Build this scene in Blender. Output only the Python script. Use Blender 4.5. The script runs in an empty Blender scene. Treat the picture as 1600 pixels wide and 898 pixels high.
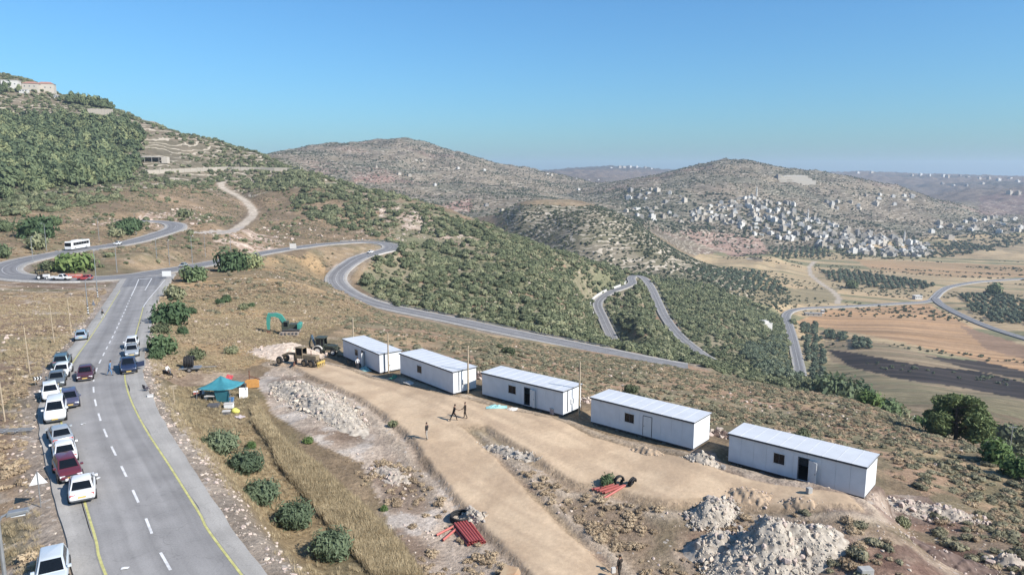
import bpy, bmesh, math, random
import numpy as np
from mathutils import Vector, Matrix

# ------------------------------------------------------------------ camera, sky, sun, exposure
SC = bpy.context.scene
COL = SC.collection
F, CX, CY, PITCH, CAMZ = 1120.0, 800.0, 449.0, math.atan(181/1120), 27.0
cam_data = bpy.data.cameras.new('camera')
cam_data.sensor_width = 36; cam_data.lens = 36*F/1600
cam_data.clip_start = 0.5; cam_data.clip_end = 40000
cam = bpy.data.objects.new('camera', cam_data); COL.objects.link(cam)
cam.location = (0, 0, CAMZ); cam.rotation_euler = (math.pi/2 - PITCH, 0, 0)
SC.camera = cam
SUN_EL, SUN_AZ = math.radians(38), math.radians(121)      # azimuth clockwise from +Y
world = bpy.data.worlds.new('World'); SC.world = world; world.use_nodes = True
wn = world.node_tree; wn.nodes.clear()
sky = wn.nodes.new('ShaderNodeTexSky'); sky.sky_type = 'NISHITA'; sky.sun_disc = False
sky.sun_elevation = SUN_EL; sky.sun_rotation = SUN_AZ
sky.altitude = 0; sky.air_density = 1.15; sky.dust_density = 1.0; sky.ozone_density = 8.0
wbg = wn.nodes.new('ShaderNodeBackground'); wbg.inputs['Strength'].default_value = 0.085
wout = wn.nodes.new('ShaderNodeOutputWorld')
wtint = wn.nodes.new('ShaderNodeMix'); wtint.data_type = 'RGBA'; wtint.blend_type = 'MULTIPLY'; wtint.inputs['Factor'].default_value = 1
wtint.inputs['B'].default_value = (0.67, 0.985, 1.10, 1)          # white balance of the photograph's blue
wn.links.new(sky.outputs[0], wtint.inputs['A']); wn.links.new(wtint.outputs['Result'], wbg.inputs[0]); wn.links.new(wbg.outputs[0], wout.inputs[0])
sun_data = bpy.data.lights.new('sun', 'SUN'); sun_data.energy = 4.9; sun_data.angle = math.radians(0.53)
sun_data.color = (1.0, 0.945, 0.87)
sun = bpy.data.objects.new('sun', sun_data); COL.objects.link(sun)
sdir = Vector((math.sin(SUN_AZ)*math.cos(SUN_EL), math.cos(SUN_AZ)*math.cos(SUN_EL), math.sin(SUN_EL)))
sun.rotation_euler = sdir.to_track_quat('Z', 'Y').to_euler(); sun.location = sdir*200
SC.view_settings.view_transform = 'Standard'; SC.view_settings.look = 'None'
SC.view_settings.gamma = 1; SC.view_settings.exposure = 0.78; SC.view_settings.use_curve_mapping = False
SC.render.engine = 'CYCLES'
SC.cycles.use_denoising = True; SC.cycles.max_bounces = 5; SC.cycles.volume_bounces = 1
SC.cycles.transparent_max_bounces = 4; SC.cycles.volume_step_rate = 4

# ------------------------------------------------------------------ helpers: rays, noise, meshes
SP, CP = math.sin(PITCH), math.cos(PITCH)
def ray(px, py):
    u, v = (px-CX)/F, (py-CY)/F
    return u, CP - v*SP, -SP - v*CP
def PD(px, py, d):                     # pixel + depth along y -> world point
    u, fy, fz = ray(px, py); t = d/fy
    return (u*t, d, CAMZ + fz*t)
def PZ(px, py, z):                     # pixel + height -> world point
    u, fy, fz = ray(px, py); t = (z-CAMZ)/fz
    return (u*t, fy*t, z)
def to_px(x, y, z):
    zc = y*CP - (z-CAMZ)*SP; yc = -(y*SP + (z-CAMZ)*CP)
    zc = np.maximum(zc, 0.1)
    return CX + F*x/zc, CY + F*yc/zc
def _hash(ix, iy, s):
    h = (ix.astype(np.int64)*374761393 + iy.astype(np.int64)*668265263 + s*974634533) & 0xffffffff
    h = ((h ^ (h >> 13))*1274126177) & 0xffffffff
    h = h ^ (h >> 16)
    return (h & 0xffffff)/float(0xffffff)
def vnoise(x, y, s=0):
    ix, iy = np.floor(x), np.floor(y); fx, fy = x-ix, y-iy
    fx = fx*fx*(3-2*fx); fy = fy*fy*(3-2*fy)
    ix = ix.astype(np.int64); iy = iy.astype(np.int64)
    a, b = _hash(ix, iy, s), _hash(ix+1, iy, s); c, d = _hash(ix, iy+1, s), _hash(ix+1, iy+1, s)
    return (a+(b-a)*fx)*(1-fy) + (c+(d-c)*fx)*fy
def fbm(x, y, s=0, o=4, g=0.5):
    t, amp, n = 0, 1, 0
    for k in range(o):
        t = t + amp*vnoise(x*2**k + 17.3*k, y*2**k - 9.1*k, s+k*7); n += amp; amp *= g
    return t/n
def sstep(a, b, x):
    t = np.clip((x-a)/(b-a), 0, 1); return t*t*(3-2*t)
def in_poly(px, py, poly):
    r = np.zeros(px.shape, bool); n = len(poly)
    for i in range(n):
        x0, y0 = poly[i]; x1, y1 = poly[(i+1) % n]
        if y0 == y1: continue
        c = ((y0 > py) != (y1 > py)) & (px < (x1-x0)*(py-y0)/(y1-y0)+x0)
        r ^= c
    return r
def poly_dist(x, y, pts):              # distance to a polyline, parameter value
    best = np.full(x.shape, 1e9); par = np.zeros(x.shape); side = np.zeros(x.shape)
    pts = np.asarray(pts, float)
    for i in range(len(pts)-1):
        ax, ay = pts[i, :2]; bx, by = pts[i+1, :2]; dx, dy = bx-ax, by-ay; L = dx*dx+dy*dy+1e-9
        t = np.clip(((x-ax)*dx+(y-ay)*dy)/L, 0, 1)
        d = np.hypot(x-ax-t*dx, y-ay-t*dy); m = d < best
        best[m] = d[m]; par[m] = i+t[m]; side[m] = np.sign((x-ax)*dy-(y-ay)*dx)[m]
    return best, par, side
def spline(pts, step):                 # Catmull-Rom, resampled evenly
    P = np.asarray(pts, float); P = np.vstack([2*P[0]-P[1], P, 2*P[-1]-P[-2]]); out = []
    for i in range(1, len(P)-2):
        t = np.linspace(0, 1, 24, endpoint=False)[:, None]
        a, b, c, d = P[i-1], P[i], P[i+1], P[i+2]
        out.append(0.5*((2*b)+(c-a)*t+(2*a-5*b+4*c-d)*t**2+(3*b-a-3*c+d)*t**3))
    Q = np.vstack(out+[P[-2][None]]); s = np.r_[0, np.cumsum(np.hypot(*np.diff(Q[:, :2], axis=0).T))]
    n = max(2, int(s[-1]/step)); g = np.linspace(0, s[-1], n+1)
    return np.stack([np.interp(g, s, Q[:, k]) for k in range(3)], 1)
def link(name, me, mat=None, parent=None, loc=None, rz=None):
    o = bpy.data.objects.new(name, me); COL.objects.link(o)
    if mat is not None and me is not None and not me.materials:
        for m in (mat if isinstance(mat, (list, tuple)) else [mat]): me.materials.append(m)
    if parent is not None: o.parent = parent
    if loc is not None: o.location = loc
    if rz is not None: o.rotation_euler = (0, 0, rz)
    return o
def tag(o, label=None, cat=None, group=None, kind=None):
    if label: o['label'] = label
    if cat: o['category'] = cat
    if group: o['group'] = group
    if kind: o['kind'] = kind
    return o
def thing(name, label, cat, loc=(0, 0, 0), rz=0, group=None):
    return tag(link(name, None, loc=loc, rz=rz), label, cat, group)
def copy_tree(o, parent=None):
    c = o.copy(); COL.objects.link(c)
    if parent is not None: c.parent = parent
    for ch in KIDS.get(o.name, []):
        k = copy_tree(ch, c); KIDS.setdefault(c.name, []).append(k)
    return c
KIDS = {}
def remember(root):
    for ch in root.children: KIDS.setdefault(root.name, []).append(ch); remember(ch)
class MB:                              # collects shapes for one mesh
    def __init__(s): s.v = []; s.f = []; s.m = []; s.cur = 0
    def add(s, vs, fs):
        b = len(s.v); s.v += [tuple(map(float, p)) for p in vs]; s.f += [tuple(b+i for i in f) for f in fs]; s.m += [s.cur]*len(fs)
        return s
    def box(s, x0, x1, y0, y1, z0, z1, M=None):
        vs = [Vector((x, y, z)) for z in (z0, z1) for x, y in ((x0, y0), (x1, y0), (x1, y1), (x0, y1))]
        if M is not None: vs = [M @ v for v in vs]
        return s.add(vs, [(3, 2, 1, 0), (4, 5, 6, 7), (0, 1, 5, 4), (1, 2, 6, 5), (2, 3, 7, 6), (3, 0, 4, 7)])
    def tube(s, pts, r, n=8, cap=True):
        pts = [Vector(p) for p in pts]; rs = r if isinstance(r, (list, tuple)) else [r]*len(pts); b = len(s.v); prev = None
        for i, p in enumerate(pts):
            d = (pts[min(i+1, len(pts)-1)]-pts[max(i-1, 0)]).normalized()
            a = d.orthogonal().normalized() if prev is None else (prev-d*prev.dot(d)).normalized()
            prev = a; c = d.cross(a)
            for k in range(n):
                q = p+(a*math.cos(2*math.pi*k/n)+c*math.sin(2*math.pi*k/n))*rs[i]; s.v.append(tuple(q))
        for i in range(len(pts)-1):
            for k in range(n):
                s.f.append((b+i*n+k, b+i*n+(k+1) % n, b+(i+1)*n+(k+1) % n, b+(i+1)*n+k)); s.m.append(s.cur)
        if cap:
            s.f.append(tuple(b+k for k in range(n))[::-1]); s.f.append(tuple(b+(len(pts)-1)*n+k for k in range(n))); s.m += [s.cur]*2
        return s
    def prism(s, prof, y0, y1, M=None):      # profile in x,z extruded along y
        n = len(prof); vs = [Vector((x, y0, z)) for x, z in prof]+[Vector((x, y1, z)) for x, z in prof]
        if M is not None: vs = [M @ v for v in vs]
        return s.add(vs, [tuple(range(n)), tuple(range(2*n-1, n-1, -1))]+[(i, i+n, (i+1) % n+n, (i+1) % n) for i in range(n)])
    def mesh(s, name, smooth=False, bevel=0):
        me = bpy.data.meshes.new(name); me.from_pydata(s.v, [], s.f); me.update()
        bm = bmesh.new(); bm.from_mesh(me)
        for f, k in zip(bm.faces, s.m): f.material_index = k
        bmesh.ops.recalc_face_normals(bm, faces=bm.faces)
        if bevel:
            bmesh.ops.bevel(bm, geom=[e for e in bm.edges if e.is_manifold and e.calc_face_angle(0) > 0.5], offset=bevel, segments=2, affect='EDGES', profile=0.6)
        bm.to_mesh(me); bm.free()
        if smooth: me.polygons.foreach_set('use_smooth', [True]*len(me.polygons))
        me.update(); return me
    def build(s, name, mat, parent=None, smooth=False, bevel=0, loc=None, rz=None):
        return link(name, s.mesh(name, smooth, bevel), mat, parent, loc, rz)

# ------------------------------------------------------------------ materials
def lin(r, g, b): return tuple(((c/255+0.055)/1.055)**2.4 if c > 10 else c/255/12.92 for c in (r, g, b))
MATS = {}
def mat(name, col, rough=0.8, metal=0, var=0.12, scale=3.0, bump=0.0, spec=0.3, col2=None, detail=5, coords='Object', coat=0):
    if name in MATS: return MATS[name]
    m = bpy.data.materials.new(name); m.use_nodes = True; n = m.node_tree; L = n.links
    b = n.nodes['Principled BSDF']; b.inputs['Roughness'].default_value = rough; b.inputs['Metallic'].default_value = metal
    b.inputs['Specular IOR Level'].default_value = spec; b.inputs['Coat Weight'].default_value = coat
    tc = n.nodes.new('ShaderNodeTexCoord'); no = n.nodes.new('ShaderNodeTexNoise')
    no.inputs['Scale'].default_value = scale; no.inputs['Detail'].default_value = detail
    L.new(tc.outputs[coords], no.inputs['Vector'])
    rp = n.nodes.new('ShaderNodeValToRGB')
    c1 = tuple(max(0, c*(1-var)) for c in col); c2 = col2 or tuple(min(1, c*(1+var)) for c in col)
    rp.color_ramp.elements[0].position = 0.3; rp.color_ramp.elements[1].position = 0.7
    rp.color_ramp.elements[0].color = (*c1, 1); rp.color_ramp.elements[1].color = (*c2, 1)
    L.new(no.outputs['Fac'], rp.inputs[0]); L.new(rp.outputs[0], b.inputs['Base Color'])
    if bump:
        bp = n.nodes.new('ShaderNodeBump'); bp.inputs['Strength'].default_value = bump; bp.inputs['Distance'].default_value = 0.05
        L.new(no.outputs['Fac'], bp.inputs['Height']); L.new(bp.outputs[0], b.inputs['Normal'])
    MATS[name] = m; return m
# ------------------------------------------------------------------ roads: centrelines read as (pixel x, pixel y, depth)
def path(pts, step=2.0, ext=None):
    P = [PD(*p) for p in pts]
    if ext: d = np.array(P[0])-np.array(P[1]); d /= np.linalg.norm(d[:2]); d[2] = 0; P = [tuple(np.array(P[0])+d*ext)]+P
    return spline(P, step)
def pz(pts, z, step=1.0): return spline([PZ(x, y, z) for x, y in pts], step)
MAIN = spline([(4.5, 9.0, 3.0)]+[PZ(x, y, z) for x, y, z in ((270, 896, 3), (232, 818, 3), (196, 741, 3), (168, 684, 3), (152, 640, 3), (146, 607, 3), (149, 582, 2.7),
    (163, 551, 2.1), (178, 522, 1.0), (193, 490, -.6), (203, 467, -1.9), (211, 450, -2.7), (217, 436, -3.2), (221, 430, -3.3))], 1.5)
UPPER = path([(215, 345, 378), (250, 346, 380), (272, 350, 374), (272, 357, 360), (250, 365, 338), (212, 376, 310), (175, 383, 288), (130, 389, 265), (95, 395, 254), (62, 401, 245), (20, 411, 230),
    (3, 421, 217), (15, 430, 209), (50, 434, 205), (100, 436, 203), (150, 435, 204), (215, 430, 210), (250, 424, 222), (300, 416, 250), (350, 407, 285), (400, 397, 325), (455, 388, 366), (500, 382, 395),
    (537, 379, 410), (570, 378, 419), (597, 379.5, 416), (611, 384, 408), (606, 390, 396), (585, 395, 385), (562, 402, 372), (545, 412, 360), (529, 425, 349), (524.5, 437, 339), (533, 449, 328),
    (552, 461, 316), (582, 472.5, 306), (620, 482, 298), (700, 498, 287), (780, 515, 275), (870, 533, 266), (960, 551, 257), (1040, 567, 250), (1075, 572.5, 248)])
LOWER = path([(990, 560, 388), (963, 538, 420), (953, 520, 448), (942, 496, 480), (934, 477, 516), (938, 467, 535), (954, 456, 556), (976, 448, 572), (988, 441.5, 590), (986, 435, 606), (990, 431, 615), (1000, 431.5, 615),
    (1009, 437, 606), (1018, 450, 586), (1027, 469, 558), (1036, 489, 527), (1049, 509, 498), (1065, 527, 470), (1087, 545, 448), (1109, 560, 434), (1129, 571, 422), (1146, 579, 414)], 3)
VALLEY = path([(1290, 640, 430), (1256, 603, 487), (1248, 570, 545), (1240, 535, 618), (1233, 510, 676), (1228, 495, 728), (1236, 485.5, 768), (1262, 481, 795), (1320, 478.5, 805), (1400, 474, 826), (1450, 470.5, 842),
    (1462, 463, 872), (1470, 455, 905), (1485, 447.5, 940), (1520, 441, 972), (1560, 437.5, 995), (1640, 433, 1020)], 4)
VALLEY2 = path([(1461, 466, 858), (1472, 476, 815), (1500, 491, 750), (1550, 512, 675), (1640, 540, 600)], 4)
FARLANE = path([(1272, 409, 1180), (1265, 418, 1120), (1268, 430, 1040), (1285, 444, 950), (1300, 454, 900), (1310, 465, 855), (1308, 475, 818)], 4)
HILLTRACK = path([(300, 363, 362), (355, 362, 372), (380, 350, 430), (395, 335, 520), (391, 322, 570), (375, 308, 610), (352, 296, 650), (345, 288, 672), (352, 284, 690), (400, 281, 715), (440, 283, 720)], 3)
ROADS = [('main', MAIN, 4.9), ('upper', UPPER, 5.3), ('lower', LOWER, 4.6), ('valley', VALLEY, 4.6), ('valley2', VALLEY2, 5.0)]
TRACKS = [('hill', HILLTRACK, 3.0), ('lane', FARLANE, 3.2)]

# ------------------------------------------------------------------ terrain: heights from control points
CP_D = [ # pixel x, pixel y, depth
 (50,500,130),(20,600,83),(40,850,46),(10,470,152),(90,460,172),
 (600,700,70),(700,880,50.5),(1190,890,48.5),(1550,850,56),(1580,720,88),(1490,690,112),(1330,625,150),(1250,612,172),(1200,640,120),(1050,600,130),(850,570,130),(680,520,160),(560,480,190),(480,430,262),
 (1150,592,192),(400,430,215),(450,450,195),(445,512,138),(300,480,160),(330,560,102),(250,620,82),(330,720,64),(420,860,50),(900,760,61),(1000,870,50.5),(500,650,77),
 (1000,640,98),(1450,760,72),(1590,800,70),(1420,830,59),
 (1400,640,300),(1312,622,330),(1560,640,330),(1560,700,210),(1300,600,400),(1350,650,250),
 (1250,600,490),(1400,500,715),(1560,600,490),(1590,500,715),(1480,440,975),(1300,430,1030),(1590,400,1270),(1450,400,1270),(1250,400,1230),(1180,400,1150),(1330,600,485),(1350,540,600),(1595,550,590),
 (1300,360,1450),(1200,345,1450),(1100,340,1450),(1000,320,1500),(1250,310,1700),(1245,282,1850),(1150,250,2100),(1060,264,2050),(1300,270,2050),(1400,291,2000),(1450,310,1900),(1400,340,1650),(1500,340,1700),(1550,360,1600),(1500,380,1450),
 (1590,330,2200),(1590,305,2600),(1500,300,3000),(1500,275,5000),(1350,270,5200),(1590,278,5500),(980,262,5500),(880,266,5000),(1040,266,5500),(930,280,3500),(850,268,2400),(900,290,2100),(900,310,1700),(960,290,1900),(1020,278,1950),
 (430,238,1800),(500,228,2000),(560,221,2150),(620,218,2200),(660,224,2200),(700,235,2200),(780,256,2300),(550,265,1700),(650,265,1800),(700,300,1500),(800,300,1600),(780,330,1250),(850,310,1500),(600,290,1500),
 (870,325,950),(960,335,950),(1060,395,900),(1130,425,870),(810,340,940),(900,380,800),(1000,410,760),(1100,450,700),(1150,470,690),(1180,500,600),(1010,362,940),
 (450,265,750),(490,268,740),(540,288,700),(600,308,680),(640,316,670),(700,335,650),(750,351,630),(800,372,600),(850,390,580),(900,405,570),(950,420,590),
 (500,340,500),(450,360,430),(560,360,470),(650,380,460),(700,420,400),(660,455,332),(750,450,360),(800,480,335),(850,420,470),(850,500,318),(900,470,430),(920,520,350),(980,500,440),(1000,540,370),(1060,560,330),(1000,460,550),(1120,530,480),(1190,565,420),(1150,500,580),
 (400,300,620),(300,300,560),(200,300,500),(100,300,470),(30,300,450),(100,340,340),(200,330,390),(300,330,450),(350,375,345),(30,360,290),(250,395,255),(130,412,228),(420,380,385),
 (0,134,1000),(60,142,960),(130,165,930),(200,180,900),(260,200,880),(330,222,850),(400,243,800),(100,220,720),(20,200,760),(200,240,720),(280,250,720),(100,270,560),(30,270,540),(200,275,600),(330,262,740)]
CP_W = [ # world points outside or hidden from view
 (-60,10,3),(-100,40,2.5),(-140,90,1.5),(60,10,-4),(110,40,-16),(0,0,0),(-15,20,2),(25,20,-.5),(45,40,-2),(170,120,-50),(130,60,-25),(-220,150,0),(-330,300,6),(-480,500,40),(-800,800,128),(-1200,1200,140),
 (-900,1300,115),(-400,1300,50),(-700,1500,110),(-200,1050,-55),(-100,1000,-62),(-300,1050,-20),(60,760,-75),(-60,800,-62),(120,700,-85),(0,900,-70),(300,1100,-115),(400,1180,-112),(-330,1200,0),
 (700,450,-112),(600,300,-95),(900,700,-118),(1300,1200,-110),(2000,2000,-70),(2500,3000,-40),(3500,5000,-10),(1000,3200,-90),(2000,3500,-90),(500,3200,-60),(1500,2900,-110),(400,2600,-30),(0,3500,-20),(-800,3200,60),(-1600,2600,60),
 (-3000,4000,40),(-2000,6000,0),(0,8000,-30),(2500,8000,-60),(6000,7000,-30),(-6000,7000,0),(900,2700,-60),(1300,2400,-70),(-530,1050,62),(-640,1060,82),(-420,1000,42),(-760,1100,108),(-330,960,26),(-713,1700,60),(-714,2000,48),(-656,2150,72),(-576,1372,38),(-525,1471,28),(-440,1400,12),(-640,1500,44)]
def terrain_control():
    P = [PD(*c) for c in CP_D]+list(CP_W)
    for q in CARAVANS: P.append((q[0], q[1], q[2]))
    for n, R, w in ROADS:
        st = {'main': 12, 'upper': 12, 'lower': 10, 'valley': 10, 'valley2': 10}[n]
        for p in R[st//2::st]: P.append(tuple(p))
    for n, R, w in TRACKS:
        for p in R[8::25]: P.append(tuple(p))
    return np.array(P)
CARAVANS = [(-18.94, 99.49, -1.42, -51.88), (-7.17, 84.35, .28, -49.12), (5.66, 76.49, .29, -39.3), (17.64, 66.48, .33, -40.57), (29.63, 56.74, -.06, -40.52)]
OY = -80.0
def rbf_xy(x, y):
    dx, dy = x, y-OY; return np.arctan2(dx, dy)*1.15, 0.5*np.log(np.hypot(dx, dy))
TC = terrain_control()
_ca, _cb = rbf_xy(TC[:, 0], TC[:, 1])
_keep = []
for i in range(len(TC)):
    if all((_ca[i]-_ca[j])**2+(_cb[i]-_cb[j])**2 > 0.008**2 for j in _keep): _keep.append(i)
TC = TC[_keep]; _ca = _ca[_keep]; _cb = _cb[_keep]
def _ker(r2): r = np.sqrt(r2+1e-12); return r*r*np.log(r+1e-9)
_n = len(TC); _A = np.zeros((_n+3, _n+3))
_A[:_n, :_n] = _ker((_ca[:, None]-_ca)**2+(_cb[:, None]-_cb)**2)+np.eye(_n)*2e-5
_A[:_n, _n:] = np.stack([np.ones(_n), _ca, _cb], 1); _A[_n:, :_n] = _A[:_n, _n:].T
_W = np.linalg.solve(_A, np.r_[TC[:, 2], 0, 0, 0])
def base_h(x, y):
    x = np.atleast_1d(np.asarray(x, float)); y = np.atleast_1d(np.asarray(y, float)); sh = x.shape
    a, b = rbf_xy(x.ravel(), y.ravel()); out = np.empty(a.shape)
    for i in range(0, len(a), 20000):
        s = slice(i, i+20000)
        out[s] = _ker((a[s, None]-_ca)**2+(b[s, None]-_cb)**2) @ _W[:_n] + _W[_n] + _W[_n+1]*a[s]+_W[_n+2]*b[s]
    return out.reshape(sh)
# ------------------------------------------------------------------ terrain grid
_r = [88.0]
while _r[-1] < 9500: _r.append(_r[-1]+max(0.3, (_r[-1]-160)*0.0075))
RR = np.array(_r); NA = 708; ANG = np.radians(np.linspace(-46, 46, NA)); NR = len(RR)
def _coarse():
    ia = np.linspace(0, NA-1, 180); rc = np.exp(np.linspace(np.log(RR[0]), np.log(RR[-1]), 420)); ac = np.interp(ia, np.arange(NA), ANG)
    return rc, ac, base_h(rc[:, None]*np.sin(ac), rc[:, None]*np.cos(ac)+OY)
_rc, _ac, _hc = _coarse()
def _bil(grid, fi, fj):
    i = np.clip(np.floor(fi).astype(int), 0, grid.shape[0]-2); j = np.clip(np.floor(fj).astype(int), 0, grid.shape[1]-2)
    a = np.clip(fi-i, 0, 1); b = np.clip(fj-j, 0, 1)
    return grid[i, j]*(1-a)*(1-b)+grid[i+1, j]*a*(1-b)+grid[i, j+1]*(1-a)*b+grid[i+1, j+1]*a*b
GX = RR[:, None]*np.sin(ANG); GY = RR[:, None]*np.cos(ANG)+OY
_fi = np.interp(np.log(RR), np.log(_rc), np.arange(len(_rc)))[:, None]*np.ones(NA); _fj = np.ones((NR, 1))*np.interp(ANG, _ac, np.arange(len(_ac)))
GZ = _bil(_hc, _fi, _fj)
BASE = GZ.copy()
DIST = np.hypot(GX, GY)
# rolling relief, growing with distance from the flat building site
amp = sstep(110, 350, DIST)
GZ += amp*(fbm(GX/55, GY/55, 3, 4)-.5)*np.interp(DIST, [100, 400, 1500, 4000], [1.5, 6, 14, 40])
far = sstep(700, 1200, DIST)
GZ += far*(np.abs(fbm(GX/260, GY/260, 11, 4)-.5))*-26+far*3
vfloor = sstep(-112, -118, BASE)*sstep(420, 480, DIST)*(1-sstep(1350, 1600, DIST))         # the valley floor stays flat
GZ = GZ*(1-vfloor)+BASE*vfloor
GZ += (1-sstep(200, 500, DIST))*((fbm(GX/7, GY/7, 5, 3)-.5)*.5+(fbm(GX/1.6, GY/1.6, 9, 3)-.5)*.18)
GPX, GPY = to_px(GX, GY, BASE)
NEAR = DIST < 135
def pm(poly, soft=6, seed=1):                           # soft-edged mask of a ground patch
    n = (fbm(GX/6, GY/6, seed, 3)-.5)*2*soft; m = (fbm(GX/6+50, GY/6-20, seed+3, 3)-.5)*2*soft
    return in_poly(GPX+n, GPY+m, poly)
# the compacted dirt platform and the access track, drawn on the level site plan
def site(poly, z=0.0): return [PZ(x, y, z)[:2] for x, y in poly]
TRACK = site([(432, 556), (455, 561), (500, 588), (545, 611), (600, 643), (645, 677), (668, 703), (700, 735), (742, 777), (785, 820), (832, 862), (880, 905), (960, 985), (1110, 985), (1000, 905), (935, 845), (870, 795),
    (805, 737), (750, 692), (716, 664), (760, 668), (830, 706), (900, 742), (960, 752), (1040, 772), (1100, 776), (1180, 786), (1240, 795), (1290, 800), (1340, 805), (1320, 786), (1262, 776), (1200, 762), (1130, 742), (1060, 722), (1000, 706), (920, 684), (862, 662), (800, 650), (750, 638), (690, 622), (620, 598), (575, 584), (540, 566), (505, 556), (470, 551)])
def edge_dist(x, y, poly):
    d, _, _ = poly_dist(x, y, poly+[poly[0]]); ins = in_poly(x, y, poly)
    return np.where(ins, -d, d)
TD = np.full(GX.shape, 99.0); _m = (DIST < 125) & (GX > -40) & (GX < 45)
TD[_m] = edge_dist(GX[_m]+(fbm(GX[_m]/1.5, GY[_m]/1.5, 21, 2)-.5)*.5, GY[_m]+(fbm(GX[_m]/1.5, GY[_m]/1.5, 27, 2)-.5)*.5, TRACK)
CRV = (DIST < 125)
plat = base_h(GX[CRV], GY[CRV])+.12
lip = sstep(.55, .0, TD[CRV]); GZ[CRV] = GZ[CRV]*(1-lip)+(plat+.32)*lip
berm = np.exp(-((TD[CRV]-1.5)/.55)**2)*(.06+.24*fbm(GX[CRV]/2.2, GY[CRV]/2.2, 31, 3)); GZ[CRV] += berm
GZ[CRV] += np.where(TD[CRV] < -.3, (vnoise((GX[CRV]*.76+GY[CRV]*.65)*1.6, (GX[CRV]*.65-GY[CRV]*.76)*.05, 40)-.5)*.06+(fbm(GX[CRV]*1.3, GY[CRV]*1.3, 47, 3)-.5)*.07, 0)
# level pads for the cabins
for cx, cy, cz, ca in CARAVANS:
    c, s = math.cos(math.radians(ca)), math.sin(math.radians(ca)); lx = (GX-cx)*c+(GY-cy)*s; ly = -(GX-cx)*s+(GY-cy)*c
    d = np.maximum(np.maximum(-12-lx, lx), np.maximum(-ly, ly-3.55)); k = sstep(1.6, .3, d)
    GZ[:] = GZ*(1-k)+(cz-.28)*k
# roads cut into the ground
RDIST = np.full(GX.shape, 99.0)
def press(R, hw, blend, drop):
    for i in range(0, len(R)-1, 8):
        seg = R[i:i+9]; pad = hw+blend+2
        x0, y0 = seg[:, :2].min(0)-pad; x1, y1 = seg[:, :2].max(0)+pad
        r0 = math.hypot(max(0, max(x0, -x1)) if x0*x1 > 0 else 0, y0-OY) if y0 > OY else 0; r1 = math.hypot(max(abs(x0), abs(x1)), y1-OY)
        i0, i1 = np.searchsorted(RR, [r0*.98, r1*1.02]); a = [math.atan2(x, y-OY) for x in (x0, x1) for y in (y0, y1)]
        j0, j1 = np.searchsorted(ANG, [min(a), max(a)])
        if i1 <= i0 or j1 <= j0: continue
        s = (slice(max(i0-1, 0), i1+1), slice(max(j0-1, 0), j1+1))
        d, par, side = poly_dist(GX[s], GY[s], seg); z = np.interp(par, np.arange(len(seg)), seg[:, 2])-drop
        better = d < RDIST[s]-.001
        if not better.any(): continue
        PRS_Z[s] = np.where(better, z, PRS_Z[s]); PRS_K[s] = np.where(better, sstep(hw+blend, hw+.2, d), PRS_K[s]); RDIST[s] = np.minimum(RDIST[s], d)
for n_, R_, w_ in ROADS+TRACKS:
    PRS_Z = np.zeros(GX.shape); PRS_K = np.zeros(GX.shape); RDIST = np.full(GX.shape, 99.0)
    press(R_, w_, {'main': 5, 'upper': 12, 'lower': 14, 'valley': 10, 'valley2': 10, 'hill': 8, 'lane': 8}[n_], {'main': .15, 'upper': .35, 'hill': 0, 'lane': 0}.get(n_, .8))
    GZ[:] = GZ*(1-PRS_K)+PRS_Z*PRS_K
    if n_ == 'main': RD_MAIN = RDIST.copy()
    elif n_ == 'upper': RD_UP = RDIST.copy()
    elif n_ == 'hill': RD_HILL = RDIST.copy()
    elif n_ == 'lane': RD_LANE = RDIST.copy()
    RD_ALL = RDIST.copy() if n_ == 'main' else np.minimum(RD_ALL, RDIST)
def ground(x, y):
    x = np.asarray(x, float); y = np.asarray(y, float)
    r = np.hypot(x, y-OY); a = np.arctan2(x, y-OY)
    return _bil(GZ, np.interp(r, RR, np.arange(NR)), (a-ANG[0])/(ANG[1]-ANG[0]))
def gfield(grid, x, y):
    r = np.hypot(x, y-OY); a = np.arctan2(x, y-OY)
    return _bil(grid, np.interp(r, RR, np.arange(NR)), (a-ANG[0])/(ANG[1]-ANG[0]))
def hit(px, py, dmin=20, dmax=9000):                     # first point of the ground along a pixel's ray
    u, fy, fz = ray(px, py); d = np.exp(np.linspace(math.log(dmin), math.log(dmax), 6000)); t = d/fy
    g = ground(u*t, d)-(CAMZ+fz*t); k = np.argmax(g > 0)
    if k == 0: return None
    a = g[k-1]/(g[k-1]-g[k]); dd = d[k-1]+(d[k]-d[k-1])*a; t = dd/fy
    return Vector((u*t, dd, float(ground(u*t, dd))))

# ------------------------------------------------------------------ ground colour (albedo) and stoniness
K = 1/1.42
def C(r, g, b):
    c = np.array(lin(r, g, b))*K; return c*.76+c.mean()*.24
n1 = fbm(GX/9, GY/9, 51, 4); n2 = fbm(GX/30, GY/22, 57, 4); n3 = fbm(GX/2.2, GY/2.2, 61, 3); n4 = fbm(GX/90, GY/60, 67, 4); nf = fbm(GX/200, GY/120, 71, 4)
ACOL = np.zeros(GX.shape+(3,)); STONE = np.full(GX.shape, .25); TERR = np.zeros(GX.shape)
def lay(col, k):
    k = np.clip(k, 0, 1)[..., None]; ACOL[:] = ACOL*(1-k)+np.asarray(col)*k
def mix2(c1, c2, t): t = np.clip(t, 0, 1)[..., None]; return np.asarray(c1)*(1-t)+np.asarray(c2)*t
lay(mix2(C(134, 112, 84), C(160, 134, 98), sstep(.35, .65, n2)), np.ones(GX.shape))
lay(C(118, 112, 80), sstep(.5, .7, n1)*.6); lay(C(172, 152, 128), sstep(.62, .75, n3)*sstep(.45, .6, n2)*.6)
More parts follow.
